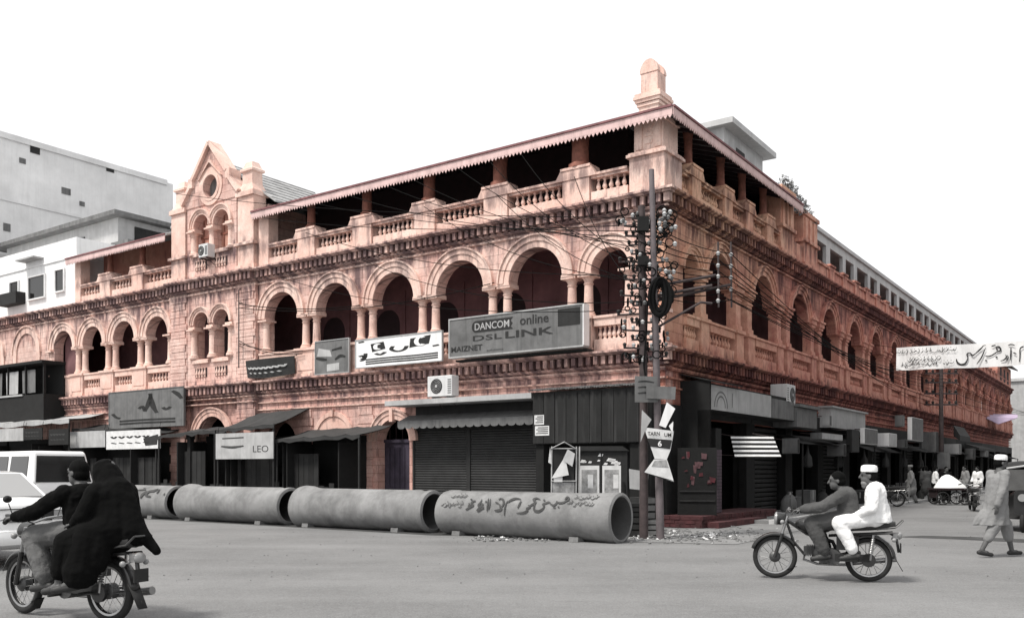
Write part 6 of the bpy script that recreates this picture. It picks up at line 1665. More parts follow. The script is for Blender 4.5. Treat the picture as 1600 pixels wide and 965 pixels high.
brush(k, [
 [(556,196,6),(560,220,12),(585,238,14),(615,232,14),(632,208,10),(640,184,7)], [(640,184,7),(632,160,12),(654,150,8),(672,168,12),(690,160,8),(706,146,8)], [(706,146,8),(724,130,12),(742,112,10),(756,96,6),(772,92,6)], [(772,110,4),(756,150,9),(738,190,10),(706,234,6)],
 [(770,172,7),(792,176,10),(816,168,9),(836,156,9),(858,140,8)], [(858,140,9),(886,128,12),(874,104,12),(850,108,10),(862,128,9)], [(816,98,9),(832,94,9),(846,90,7)], [(768,206,10),(784,208,10)], [(846,180,10),(862,182,10)],
 [(924,164,5),(930,182,12),(912,202,10),(884,210,5)], [(938,168,5),(944,188,10),(930,206,8)], [(966,112,8),(964,160,11),(960,206,7)], [(944,96,6),(966,88,10),(996,96,6)], [(984,150,9),(1008,160,9)],
 [(1062,104,12),(1036,120,10),(1034,170,9),(1030,220,6)]], PBZ)
rr = random.Random(12)
for (x0, x1, y, n) in ((100, 560, 150, 15), (190, 440, 208, 9), (130, 420, 245, 11), (450, 530, 232, 3)):
    for i in range(n):
        x = x0+(x1-x0)*(i+.5)/n; s = (x1-x0)/n*.55; yy = y-(x-x0)*.045
        q = rr.uniform(.5, 1.6); brush(k, [[(x+s*q, yy-rr.uniform(0, 26), 2), (x+s*.5*q, yy+rr.uniform(-12, 8), rr.uniform(3, 7)), (x-s*.3, yy+rr.uniform(-4, 14), rr.uniform(3, 7)), (x-s*q, yy-rr.uniform(-6, 12), 2)]], PBZ)
        if rr.random() < .35: brush(k, [[(x, yy-26, 2), (x-2, yy-8, 4.5), (x-3, yy+4, 2)]], PBZ)
        if rr.random() < .8: brush(k, [[(x-3, yy-20, 4), (x+4, yy-21, 4)]], PBZ)
k.build('lettering', M_INK, BN, smooth=False)
for z, f in ((BZ1, 1), (BZ0, 0)):
    k = MB(); k.tube([FBn(A0_, z), FBn(.0, z+.2)], .012, 5); k.tube([FBn(A1_, z), FBn(14.1, z+.3)], .012, 5); k.build('rope', M_WIRE, BN)
# torn bill of the second banner further down, pale violet cloth
VB = thing('violet_cloth', FR(60, 3, 5), 'faded violet cloth awning hung across the far end of the street', 'cloth')
M_VIO = mat('faded_violet_cloth', (0.42, 0.34, 0.46), 0.9, 0.15, 2, 0.3, 1, 0.2)
pv = [atY(1535, 650, 70), atY(1560, 662, 70), atY(1590, 652, 71), atY(1590, 647, 74), atY(1535, 646, 74)]
k = MB(); k.v += pv; k.f.append((0, 1, 2, 3, 4)); k.mi.append(0); k.v += [p+Vector((0, .02, -.03)) for p in pv]; k.f.append((9, 8, 7, 6, 5)); k.mi.append(0); k.build('cloth', M_VIO, VB, smooth=False)

# ------------------------------------------------------------------ litter and rubble round the pole base
rr = random.Random(17)
mb = MB()
for i in range(420):
    p = onG(rr.uniform(985, 1190), rr.triangular(822, 850, 838))
    if rr.random() < .2: p = onG(rr.uniform(740, 860), rr.uniform(838, 846))
    s = rr.uniform(.012, .055); a = rr.uniform(0, PI)
    mb.ell((p.x, p.y, s*.25), s, s*.7, s*.45, 6, 3, M=Matrix.Rotation(a, 3, 'Z'))
mb.build('rubble', M_RUB, None, smooth=False, kind='stuff', label='loose rubble and grit around the pole base', cat='rubble')
mb = MB()
for i in range(150):
    p = onG(rr.uniform(985, 1150), rr.triangular(826, 848, 838))
    if i % 5 == 0: p = onG(rr.uniform(735, 880), rr.uniform(838, 845))
    if i % 11 == 0: p = onG(rr.uniform(1100, 1250), rr.uniform(800, 850))
    s = rr.uniform(.02, .07); a = rr.uniform(0, PI); F_ = frame((p.x, p.y, .012), a, rr.uniform(-.5, .5), rr.uniform(-.5, .5))
    mb.add([(-s, -s*.6, 0), (s, -s*.5, .02), (s*.8, s*.6, 0), (-s*.7, s*.5, .03)], [(0,1,2,3)], F=F_)
mb.build('litter', M_LITTER, None, smooth=False, kind='stuff', label='scattered paper litter on the dirt by the poles', cat='litter')
sheet('road_seam', [onG(1395, 838)[:2], onG(1500, 842)[:2], onG(1700, 852)[:2], onG(1700, 846)[:2], onG(1520, 838)[:2], onG(1440, 836)[:2]], .0, M_STRIP_SEAM)
sheet('dirt_verge', [onG(985, 846)[:2], onG(1150, 850)[:2], onG(1260, 826)[:2], qR(9, 1.9), qR(-.5, .8), qL(2.0, 3.2), qL(2.5, 4.6)], .004, M_DIRT)

# ------------------------------------------------------------------ goods in front of the bazaar shops
rr = random.Random(77)
def sack(F, m, label):
    k = MB(F); k.loft([(0, 0, 0, .22, .16), (0, 0, .10, .27, .20), (0, 0, .35, .25, .19), (.02, 0, .52, .15, .12), (.03, 0, .58, .07, .06), (.04, 0, .66, .10, .08)], n=16, fold=.05); k.build('goods_sack', m, None, label=label, cat='sack', group='goods by the bazaar shops')
def carton(F, w, d, h, m, label):
    th = thing('carton', F(0, 0, 0), label, 'box', 'goods by the bazaar shops'); k = MB(F); k.box(-w, w, -d, d, 0, h); k.build('box', m, th, smooth=False)
    k = MB(F); k.box(-w-.002, w+.002, -.03, .03, h+.001, h+.004); k.box(-.03, .03, -d-.004, -d-.001, h*.5, h); k.build('tape', M_LGREY, th, smooth=False)
def bundle(F, m, label):
    k = MB(F); k.loft([(0, 0, 0, .10, .10), (0, 0, .06, .16, .15), (0, 0, .35, .13, .12), (0, 0, .48, .05, .05), (0, 0, .75, .012, .012)], n=14, fold=.12, nf=5); k.build('hanging_bundle', m, None, label=label, cat='bundle', group='goods by the bazaar shops')
ordn = ['second', 'third', 'fourth', 'fifth', 'sixth', 'seventh', 'eighth', 'ninth']
for i, nm in enumerate(ordn):
    t = 7.6+i*RBAY
    sack(frame(FR(t, .75, .10), rad(40*i)), M_CANV if i % 2 else M_GREY, 'bulging sack standing before the %s bazaar shop from the corner' % nm)
    carton(frame(FR(t+.9, .7, .10), ANG_R+rad(rr.uniform(-20, 20))), rr.uniform(.2, .32), rr.uniform(.16, .25), rr.uniform(.3, .5), M_DGREY if i % 3 else M_GREY, 'taped carton before the %s bazaar shop from the corner' % nm)
    bundle(frame(FR(t+1.7, .85, 1.55), rr.uniform(0, 3)), M_CANV if i % 3 == 0 else M_DGREY, 'bundle hanging from the awning of the %s bazaar shop from the corner' % nm)
    carton(frame(FR(t+2.3, .6, .10), ANG_R+rad(rr.uniform(-20, 20))), .3, .25, rr.uniform(.5, .8), M_BLACK if i % 2 else M_GREY, 'tall dark carton beside the pier of the %s bazaar shop from the corner' % nm)
# grit over the road
rr = random.Random(5); mb = MB()
for i in range(500):
    p = onG(rr.uniform(-50, 1650), 790+120*rr.random()**1.8); s = rr.uniform(.006, .020)
    mb.ell((p.x, p.y, s*.2), s, s*.7, s*.4, 5, 2)
mb.build('road_grit', M_RUB, None, smooth=False, kind='stuff', label='loose grit and pebbles scattered over the road', cat='grit')

# ------------------------------------------------------------------ motorcycles
def motorcycle(F, label, group=None, steer=0.0, simple=False):
    """small black commuter motorcycle, x forward, rear axle at 0, front axle at 1.2"""
    th = thing('motorcycle', F(.6, 0, 0), label, 'motorcycle', group)
    WB_, R = 1.2, .295
    ca, sa = math.cos(steer), math.sin(steer)
    FS_ = lambda x, y, z: F(1.08+(x-1.08)*ca-y*sa, (x-1.08)*sa+y*ca, z)
    def wheel(cx, FF):
        k = MB(FF); k.torus((cx, 0, R), R-.037, .037, 36, 10); w = k.build('tyre', M_TYRE, th)
        k = MB(FF); k.lathe([(R-.085, -.022), (R-.065, -.026), (R-.06, 0), (R-.065, .026), (R-.085, .022)], (cx, 0, R), 36, axis='y'); k.f = k.f[:-2]; k.mi = k.mi[:-2]; k.build('rim', M_CHROME, w)
        k = MB(FF); k.lathe([(.025, -.07), (.03, -.05), (.075, -.045), (.075, .03), (.06, .045), (.025, .06)], (cx, 0, R), 20, axis='y'); k.build('hub', M_ALLOY, w)
        k = MB(FF)
        for i in range(18):
            a = 2*PI*i/18; b = a+.35*(1 if i % 2 else -1); y = .03 if i % 4 < 2 else -.03
            k.tube([(cx+.06*math.cos(b), y, R+.06*math.sin(b)), (cx+(R-.08)*math.cos(a), 0, R+(R-.08)*math.sin(a))], .0035, 4)
        k.build('spokes', M_CHROME, w, kind='stuff')
    wheel(0, F); wheel(WB_, FS_)
    # forks and front
    k = MB(FS_)
    for y in (-.085, .085): k.tube([(WB_, y, R), (1.10, y, .62)], .024, 8)
    k.build('fork', M_BIKE, th); k = MB(FS_)
    for y in (-.085, .085): k.tube([(1.11, y, .60), (1.03, y, .86)], .018, 8)
    k.build('fork_tube', M_CHROME, th)
    def fender(cx, a0, a1, rr_, w, FF, m):
        k = MB(FF); n = 16; g = []
        for i in range(n+1):
            a = a0+(a1-a0)*i/n; 
            for y, dr in ((-w, -.03), (-w*.7, 0), (0, .012), (w*.7, 0), (w, -.03)): g.append((cx+(rr_+dr)*math.cos(a), y, R+(rr_+dr)*math.sin(a)))
        k.add(g, [(i*5+j, i*5+j+1, i*5+j+6, i*5+j+5) for i in range(n) for j in range(4)])
        o = k.build('fender', m, th); sd = o.modifiers.new('shell', 'SOLIDIFY'); sd.thickness = .004
    fender(WB_, rad(150), rad(20), R+.03, .06, FS_, M_BIKE); fender(0, rad(175), rad(60), R+.035, .065, F, M_BIKE)
    k = MB(FS_); k.add([(WB_-.16, -.05, R-.30+.14), (WB_-.16, .05, R-.30+.14), (WB_-.29, .045, R-.13), (WB_-.29, -.045, R-.13)], [(0,1,2,3)]); k.add([(-.0+WB_-.27, -.045, R-.12), (WB_-.27, .045, R-.12), (WB_-.20, .04, .06), (WB_-.20, -.04, .06)], [(0,1,2,3)]); k.build('mud_flap', M_TYRE, th)
    k = MB(F); k.add([(-.30, -.06, .38), (-.30, .06, .38), (-.42, .05, .16), (-.42, -.05, .16)], [(0,1,2,3)]); o = k.build('mud_flap', M_TYRE, th); sd = o.modifiers.new('shell', 'SOLIDIFY'); sd.thickness = .008
    k = MB(FS_); k.lathe([(.03, -.11), (.07, -.09), (.088, -.02), (.088, .02)], (1.15, 0, .82), 20, axis='x'); k.build('headlamp', M_BIKE, th)
    k = MB(FS_); k.lathe([(.09, 0), (.086, .02), (.06, .035), (.01, .042)], (1.17, 0, .82), 20, axis='x'); k.build('headlamp_lens', M_LAMP, th)
    k = MB(FS_); k.tube([(.93, -.33, .93), (1.0, -.26, .96), (1.03, -.12, .94), (1.05, 0, .90), (1.03, .12, .94), (1.0, .26, .96), (.93, .33, .93)], .012, 8); k.build('handlebar', M_CHROME, th)
    for y in (-1, 1):
        k = MB(FS_); k.tube([(.98, y*.27, .955), (.90, y*.36, .92)], .019, 8); k.build('grip', M_TYRE, th)
        k = MB(FS_); k.tube([(1.02, y*.24, .96), (1.02, y*.31, .945), (1.0, y*.38, .93)], .006, 5); k.build('lever', M_CHROME, th)
        k = MB(FS_); k.tube([(1.0, y*.22, .96), (1.0, y*.27, 1.10)], .005, 5); k.ell((1.0, y*.28, 1.14), .012, .045, .035); k.build('mirror', M_BIKE, th)
        k = MB(FS_); k.tube([(1.10, 0, .78), (1.10, y*.14, .78)], .006, 5); k.ell((1.10, y*.16, .78), .03, .03, .03); k.build('indicator', M_LAMP, th)
        k = MB(F); k.tube([(-.30, 0, .58), (-.31, y*.11, .57)], .007, 5); k.ell((-.31, y*.13, .57), .028, .028, .028); k.build('indicator', M_LAMP, th)
    # frame, tank, seat, engine
    k = MB(F); k.tube([(1.04, 0, .80), (.78, 0, .62), (.45, 0, .52), (.36, 0, .32)], .026, 8); k.tube([(1.04, 0, .76), (.95, 0, .50), (.80, 0, .32)], .018, 8)
    for y in (-.09, .09): k.tube([(.5, y, .60), (-.05, y, .64), (-.30, y, .66)], .016, 6); k.tube([(.40, y, .32), (.0, y, R)], .018, 6)
    k.build('frame', M_BIKE, th)
    k = MB(F); k.ell((.72, 0, .74), .22, .115, .11); k.ell((.60, 0, .72), .16, .10, .09); k.build('fuel_tank', M_BIKE, th)
    k = MB(F); k.lathe([(.001, 0), (.028, 0), (.028, .02), (.001, .02)], (.74, 0, .845), 12); k.build('tank_cap', M_CHROME, th)
    k = MB(F); secs = [(.55, .70, .05, .11), (.45, .725, .055, .125), (.2, .73, .06, .135), (0, .745, .065, .135), (-.22, .76, .06, .125), (-.33, .76, .045, .10)]
    g = []; n = 12
    for x, z, h, w in secs:
        for i in range(n): a = 2*PI*i/n; g.append((x, w*math.copysign(abs(math.cos(a))**.6, math.cos(a)), z+h*math.copysign(abs(math.sin(a))**.6, math.sin(a))))
    k.add(g, [(i*n+j, i*n+(j+1) % n, (i+1)*n+(j+1) % n, (i+1)*n+j) for i in range(len(secs)-1) for j in range(n)]+[tuple(range(n)), tuple(range((len(secs)-1)*n, len(secs)*n))]); k.build('saddle', M_SEAT, th)
    k = MB(F); k.box(.38, .62, -.10, .10, .24, .42); k.ell((.62, 0, .36), .10, .13, .11); k.lathe([(.11, -.13), (.11, .13)], (.45, 0, .32), 16, axis='y'); k.build('crankcase', M_ALLOY if not simple else M_DGREY, th)
    k = MB(F)
    for i in range(7): k.box(.64+i*.022, .65+i*.022, -.075, .075, .32, .47)
    k.box(.62, .82, -.055, .055, .34, .45); k.build('cylinder_fins', M_ALLOY, th, smooth=False)
    k = MB(F); k.tube([(.80, -.03, .36), (.83, -.10, .26), (.65, -.13, .20), (.3, -.15, .20), (.12, -.16, .24), (-.35, -.17, .30)], [.018, .018, .018, .02, .035, .04], 10); k.build('exhaust', M_CHROME, th)
    for y in (-.13, .13):
        k = MB(F); k.tube([(-.02, y, R), (-.06, y, .63)], .014, 6)
        n = 9
        for i in range(n): k.torus((-.027-.03*i/n, y, R+.10+.022*i), .026, .006, 10, 5, 'z')
        k.build('shock_absorber', M_CHROME, th)
    k = MB(F); k.box(-.02, .42, .10, .135, .27, .37); k.lathe([(.09, .10), (.09, .135)], (0, 0, R), 16, axis='y'); k.build('chain_case', M_BIKE, th)
    k = MB(F); k.box(.12, .40, -.115, .115, .42, .60); k.build('side_cover', M_BIKE, th)
    k = MB(F); k.tube([(.50, -.26, .25), (.50, .26, .25)], .014, 6); k.tube([(.12, -.24, .29), (.12, .24, .29)], .012, 6); k.build('foot_pegs', M_TYRE, th)
    k = MB(F); k.box(-.37, -.30, -.05, .05, .58, .66); k.ell((-.375, 0, .62), .04, .065, .05); k.build('tail_lamp', M_LAMP, th)
    k = MB(F); k.tube([(-.25, 0, .66), (-.34, 0, .60), (-.37, 0, .40)], .02, 6); k.build('lamp_bracket', M_BIKE, th)
    k = MB(F); k.box(-.40, -.385, -.08, .08, .40, .52); k.build('number_plate', M_DGREY, th, smooth=False)
    k = MB(F)
    for y in (-.12, .12): k.tube([(-.10, y, .70), (-.34, y, .74), (-.42, y*.8, .82)], .010, 6)
    k.tube([(-.42, -.096, .82), (-.42, .096, .82)], .010, 6); k.build('grab_rail', M_ALLOY, th)
    return th

# ------------------------------------------------------------------ people
def soft(o, vox, it=3, fac=.5, fold=0.0, fscale=.10):
    r = o.modifiers.new('skin_over', 'REMESH'); r.mode = 'VOXEL'; r.voxel_size = vox; r.use_smooth_shade = True
    s = o.modifiers.new('soften', 'SMOOTH'); s.iterations = it; s.factor = fac
    if fold:
        tx = bpy.data.textures.get('cloth_folds_%g' % fscale) or bpy.data.textures.new('cloth_folds_%g' % fscale, 'CLOUDS'); tx.noise_scale = fscale
        d = o.modifiers.new('folds', 'DISPLACE'); d.texture = tx; d.strength = fold; d.texture_coords = 'LOCAL'; d.mid_level = .5
        t2 = bpy.data.textures.get('cloth_creases') or bpy.data.textures.new('cloth_creases', 'CLOUDS'); t2.noise_scale = .045; t2.noise_depth = 1
        d = o.modifiers.new('creases', 'DISPLACE'); d.texture = t2; d.strength = fold*.35; d.texture_coords = 'LOCAL'; d.mid_level = .5
def hand(mb, wr, d, up, s=1.0, curl=.9, flip=1):
    """palm and five fingers; d = direction of the fingers, up = back of the hand"""
    d = Vector(d).normalized(); up = Vector(up); up = (up-d*up.dot(d)).normalized(); sd = d.cross(up)*flip; wr = Vector(wr)
    pc = wr+d*.045*s
    for q in (-.024, -.008, .008, .024): mb.cap(wr+sd*q*.7*s, wr+d*.088*s+sd*q*s*1.15, .014*s, .012*s, 8)
    for q, l in ((-.028, .062), (-.010, .072), (.010, .068), (.027, .054)):
        p = wr+d*.088*s+sd*q*1.1*s; a = d
        for seg in range(3):
            a = (a*math.cos(curl*.75)-up*math.sin(curl*.75)).normalized() if seg else (a*math.cos(curl*.4)-up*math.sin(curl*.4)).normalized()
            up2 = None
            e = p+a*l*s*(.45, .32, .26)[seg]; mb.cap(p, e, (.0095-.001*seg)*s, (.009-.001*seg)*s, 7); p = e
            up = up
    t0 = wr+d*.02*s-sd*.026*s; t1 = t0-sd*.030*s+d*.030*s-up*.012*s; t2 = t1+d*.030*s-up*.02*s
    mb.cap(t0, t1, .012*s, .011*s, 7); mb.cap(t1, t2, .011*s, .008*s, 7)
def head(mb, c, fw, s=1.0, neck=None):
    """head with face: c = centre, fw = facing direction"""
    c = Vector(c); fw = Vector(fw).normalized(); up = Vector((0, 0, 1)); up = (up-fw*up.dot(fw)).normalized(); lf = up.cross(fw)
    M = Matrix((fw, lf, up)).transposed()
    T = lambda x, y, z: c+(fw*x+lf*y+up*z)*s
    mb.ell(T(-.008, 0, .03), .098*s, .076*s, .092*s, M=M); mb.ell(T(.02, 0, -.045), .070*s, .062*s, .075*s, M=M)
    mb.ell(T(.058, 0, -.088), .026*s, .028*s, .020*s, M=M)
    mb.cap(T(.088, 0, .022), T(.110, 0, -.022), .010*s, .015*s, 8)
    mb.cap(T(.078, -.035, .036), T(.078, .035, .036), .014*s, .014*s, 8)
    mb.cap(T(.083, -.017, -.055), T(.083, .017, -.055), .009*s, .009*s, 7)
    for y in (-1, 1): mb.ell(T(-.01, y*.078, -.008), .020*s, .008*s, .031*s, M=M)
    if neck: mb.cap(T(-.02, 0, -.06), neck, .050*s, .056*s, 12)
    return T
def eyes(th, T, F):
    for y in (-1, 1):
        k = MB(F); k.ell(T(.080, y*.030, .012), .012, .012, .010, 8, 6); k.build('eye', M_INK, th)
def limb(mb, pts, rs):
    for i in range(len(pts)-1): mb.cap(pts[i], pts[i+1], rs[i], rs[i+1])

def person(F, J, label, top=M_CLG, bottom=M_CLG, shoe=M_SHOE, hair=True, cap=None, sleeve=1.0, loose=1.0, vox=.010, skirt=None, beard=False, topname='kameez', botname='shalwar', hands=True, fold=.026, group=None):
    V = lambda k: Vector(J[k])
    th = thing('person', F(J['base'][0], J['base'][1], J['base'][2]), label, 'person', group)
    s = J.get('hs', 1.0)
    # body: one continuous skin
    mb = MB(F)
    T = head(mb, V('head'), J['face'], s, neck=V('neck'))
    mb.ell(V('pelvis').lerp(V('chest'), .0), .13, .16, .12); mb.cap(V('pelvis'), V('chest'), .12, .13); mb.cap(V('chest')+Vector((0, .08, 0)), V('chest')-Vector((0, .08, 0)), .12, .12); mb.cap(V('chest'), V('neck'), .10, .055)
    for sd, q in (('l', 1), ('r', -1)):
        sh, el, wr = V('sh_'+sd), V('el_'+sd), V('wr_'+sd); hp, kn, an, to = V('hp_'+sd), V('kn_'+sd), V('an_'+sd), V('to_'+sd)
        mb.cap(V('neck')-Vector((0, 0, .03)), sh, .05, .055); limb(mb, [sh, el, wr], [.052, .038, .027])
        if hands: hand(mb, wr, J['hd_'+sd], J.get('hu_'+sd, (0, 0, 1)), 1.0*s, J.get('curl', .9), q)
        else: mb.cap(wr, wr+Vector(J['hd_'+sd]).normalized()*.1, .035, .03)
        limb(mb, [hp, kn, an], [.085, .06, .038]); mb.cap(an+Vector((0, 0, -.02)), to, .036, .028)
    o = mb.build('body', M_SKIN, th); soft(o, vox, 2, .4)
    if hands: eyes(th, T, F)
    # upper garment
    mb = MB(F)
    P, C, NK = V('pelvis'), V('chest'), V('neck'); g = .02*loose
    for y in (-.075, 0, .075): mb.cap(P+Vector((0, y, -.02)), C+Vector((0, y, 0)), .125+g, .120+g)
    mb.cap(C+Vector((0, .09, .03)), C+Vector((0, -.09, .03)), .115+g, .115+g); mb.cap(C+Vector((0, 0, .02)), NK-Vector((0, 0, .045)), .11, .062)
    for sd in 'lr':
        sh, el, wr = V('sh_'+sd), V('el_'+sd), V('wr_'+sd); mb.cap(NK-Vector((0, 0, .06)), sh, .06, .072)
        e = el.lerp(wr, .92) if sleeve >= 1 else sh.lerp(el, .75)
        limb(mb, [sh, el, e] if sleeve >= 1 else [sh, e], [.075+g*.5, .06+g*.6, .048+g*.5] if sleeve >= 1 else [.075, .065])
    if skirt:
        for q in skirt:
            if len(q) == 4: mb.cap(q[0], q[1], q[2], q[3], 14)
            else: mb.loft(q[0], n=36, fold=q[1], nf=9, ph=1.3)
    o = mb.build(topname, top, th); soft(o, vox*1.2, 3, .5, fold)
    # lower garment
    mb = MB(F); mb.cap(P+Vector((0, .06, -.02)), P+Vector((0, -.06, -.02)), .135+g, .135+g)
    for sd in 'lr':
        hp, kn, an = V('hp_'+sd), V('kn_'+sd), V('an_'+sd); limb(mb, [hp, kn, kn.lerp(an, J.get('hem', .88))], [.10+g*1.4, .078+g*1.6, .055+g*1.6])
    o = mb.build(botname, bottom, th); soft(o, vox*1.2, 3, .5, fold*.8)
    for sd in 'lr':
        an, to = V('an_'+sd), V('to_'+sd); mb = MB(F); d = (to-an); d.z = 0; d = d.normalized() if d.length > 1e-4 else Vector((1, 0, 0))
        heel = an-d*.05+Vector((0, 0, -.045)); mb.cap(heel, to+d*.015+Vector((0, 0, -.005)), .040, .036, 10); mb.cap(heel+d*.03+Vector((0, 0, .02)), an.lerp(to, .6), .036, .03, 8)
        o = mb.build('shoe', shoe, th); soft(o, .009, 2)
    fw = Vector(J['face']).normalized(); up = Vector((0, 0, 1)); up = (up-fw*up.dot(fw)).normalized(); lf = up.cross(fw); M = Matrix((fw, lf, up)).transposed()
    if hair:
        mb = MB(F); mb.ell(T(-.020, 0, .045), .100*s, .083*s, .092*s, M=M); mb.ell(T(-.045, 0, -.01), .075*s, .080*s, .075*s, M=M); o = mb.build('hair', M_HAIR, th); soft(o, .009, 2)
    if beard:
        mb = MB(F); mb.ell(T(.045, 0, -.095), .045*s, .055*s, .045*s, M=M); mb.ell(T(.05, 0, -.13), .03*s, .035*s, .04*s, M=M); o = mb.build('beard', M_HAIR if beard is True else beard, th); soft(o, .009, 2)
    if cap:
        g_ = []; mb = MB(F); n = 24
        prof = [(.096, .055), (.100, .075), (.098, .11), (.090, .135), (.06, .148), (.01, .150)]
        vs = []
        for r, h in prof:
            for i in range(n): a = 2*PI*i/n; vs.append(tuple(T(-.012+r*1.08*math.cos(a), r*.90*math.sin(a), h)))
        mb.add(vs, [(i*n+j, i*n+(j+1) % n, (i+1)*n+(j+1) % n, (i+1)*n+j) for i in range(len(prof)-1) for j in range(n)]+[tuple((len(prof)-1)*n+j for j in range(n)), tuple(range(n))]); mb.build('cap', cap, th)
    return th, T

# ---- two men on the right motorcycle
rf, rb = onG(1214, 902), onG(1357, 908); hd = math.atan2(rf.y-rb.y, rf.x-rb.x)
F1 = frame((rb.x, rb.y, 0), hd)
motorcycle(F1, 'black motorcycle carrying the man in white and a rider in dark grey', steer=rad(4))
J = dict(base=(.25, 0, .74), pelvis=(.24, 0, .86), chest=(.27, 0, 1.10), neck=(.34, 0, 1.235), head=(.40, 0, 1.335), face=(1, .1, -.05), sh_l=(.31, .185, 1.165), sh_r=(.31, -.185, 1.165), el_l=(.58, .30, .985), el_r=(.58, -.30, .985), wr_l=(.83, .325, .955), wr_r=(.83, -.325, .955),
         hd_l=(1, .1, -.1), hd_r=(1, -.1, -.1), hp_l=(.28, .10, .84), hp_r=(.28, -.10, .84), kn_l=(.70, .20, .77), kn_r=(.70, -.20, .77), an_l=(.54, .21, .38), an_r=(.54, -.21, .38), to_l=(.68, .22, .305), to_r=(.68, -.22, .305), curl=1.25)
person(F1, J, 'bareheaded rider in dark grey shirt gripping the handlebars before the man in white', M_CLD, M_CLD, topname='shirt', botname='trousers')
J = dict(base=(-.08, 0, .76), pelvis=(-.08, 0, .88), chest=(-.09, 0, 1.17), neck=(-.045, 0, 1.305), head=(.005, 0, 1.405), face=(1, .12, .02), sh_l=(-.07, .185, 1.235), sh_r=(-.07, -.185, 1.235), el_l=(-.04, .27, .985), el_r=(-.04, -.27, .985), wr_l=(.14, .21, .885), wr_r=(.14, -.21, .885),
         hd_l=(1, -.2, -.2), hd_r=(1, .2, -.2), hp_l=(-.04, .10, .86), hp_r=(-.04, -.10, .86), kn_l=(.36, .24, .785), kn_r=(.36, -.24, .785), an_l=(.18, .24, .40), an_r=(.18, -.24, .40), to_l=(.32, .25, .325), to_r=(.32, -.25, .325), curl=.6)
person(F1, J, 'bearded man in white cap and clothes riding behind the dark grey rider', M_CLW, M_CLW, cap=M_CLW, loose=.7, fold=.024, beard=M_CLG, skirt=[([(-.08, 0, 1.24, .11, .17, .1), (-.10, 0, 1.05, .145, .18, .4), (-.11, 0, .90, .17, .19, .8), (-.12, 0, .79, .18, .20, 1)], .035), ((-.1, .12, .85), (.16, .19, .80), .085, .075), ((-.1, -.12, .85), (.16, -.19, .80), .085, .075)])

# ---- couple on the left motorcycle
lf_, lb_ = onG(22, 956), onG(172, 972); hd = math.atan2(lf_.y-lb_.y, lf_.x-lb_.x)
F2b = frame((lb_.x, lb_.y, 0), hd)
F2 = lambda x, y, z: F2b(x*1.07, y*1.05, z*1.05)
motorcycle(F2, 'black motorcycle carrying the couple in front of the white car', steer=rad(-6))
J = dict(base=(.30, 0, .74), pelvis=(.30, 0, .86), chest=(.33, 0, 1.13), neck=(.38, 0, 1.28), head=(.43, 0, 1.385), face=(1, .05, -.02), sh_l=(.36, .19, 1.205), sh_r=(.36, -.19, 1.205), el_l=(.62, .32, 1.02), el_r=(.62, -.32, 1.02), wr_l=(.85, .335, .975), wr_r=(.85, -.335, .975),
         hd_l=(1, .1, -.1), hd_r=(1, -.1, -.1), hp_l=(.33, .10, .84), hp_r=(.33, -.10, .84), kn_l=(.76, .21, .79), kn_r=(.76, -.21, .79), an_l=(.58, .22, .38), an_r=(.58, -.22, .38), to_l=(.73, .23, .305), to_r=(.73, -.23, .305), curl=1.25)
person(F2, J, 'rider in dark shirt and faded jeans steering the motorcycle with the veiled woman', M_CLB, M_CLJ, topname='shirt', botname='jeans')
J = dict(base=(-.06, 0, .76), pelvis=(-.06, 0, .88), chest=(-.05, 0, 1.15), neck=(.0, 0, 1.30), head=(.06, .0, 1.40), face=(1, .25, -.05), sh_l=(-.03, .18, 1.22), sh_r=(-.03, -.18, 1.22), el_l=(.05, .26, 1.0), el_r=(.0, -.26, 1.0), wr_l=(.22, .20, .92), wr_r=(.22, -.20, .92), hd_l=(1, -.2, -.1), hd_r=(1, .2, -.1),
         hp_l=(-.02, .14, .86), hp_r=(-.02, -.02, .86), kn_l=(.14, .34, .76), kn_r=(.06, .30, .74), an_l=(.20, .38, .40), an_r=(.08, .36, .42), to_l=(.31, .42, .325), to_r=(.18, .42, .345), curl=.6, hem=.7)
ab = [((.06, 0, 1.41), (.02, 0, 1.30), .118, .11), ((.02, 0, 1.38), (-.06, 0, 1.12), .115, .17), ((-.06, 0, 1.18), (-.10, .02, .86), .185, .215), ((-.1, .08, .90), (.02, .24, .80), .16, .14), ((.0, .25, .82), (.02, .30, .50), .13, .16), ((-.16, .0, 1.15), (-.26, -.02, .84), .11, .14), ((-.05, .16, .8), (-.06, .22, .60), .15, .13),
      ((-.27, .0, .95), (-.40, -.06, .78), .085, .06), ((-.38, -.06, .80), (-.47, -.10, .68), .06, .045)]
person(F2, J, 'woman in a black veil and long black cloak on the rear of the left motorcycle', M_CLB, M_CLB, hair=False, topname='cloak', botname='under_skirt', skirt=ab, loose=1.2, fold=.016)

# ---- walking man
wp = onG(1556, 869); F3 = frame((wp.x, wp.y, 0), rad(6))
J = dict(base=(0, 0, 0), pelvis=(.0, 0, .93), chest=(.035, 0, 1.27), neck=(.06, 0, 1.475), head=(.10, 0, 1.595), face=(1, -.15, -.06), sh_l=(.04, .19, 1.41), sh_r=(.04, -.19, 1.41), el_l=(.10, .25, 1.12), el_r=(-.06, -.26, 1.13), wr_l=(.22, .23, .90), wr_r=(-.14, -.24, .885), hd_l=(.3, 0, -1), hd_r=(-.1, 0, -1), hu_l=(0, 1, 0), hu_r=(0, -1, 0),
         hp_l=(.02, .09, .91), hp_r=(-.01, -.09, .91), kn_l=(.25, .10, .53), kn_r=(-.10, -.10, .51), an_l=(.36, .10, .10), an_r=(-.32, -.10, .13), to_l=(.52, .12, .055), to_r=(-.17, -.11, .05), curl=.35, hem=.50)
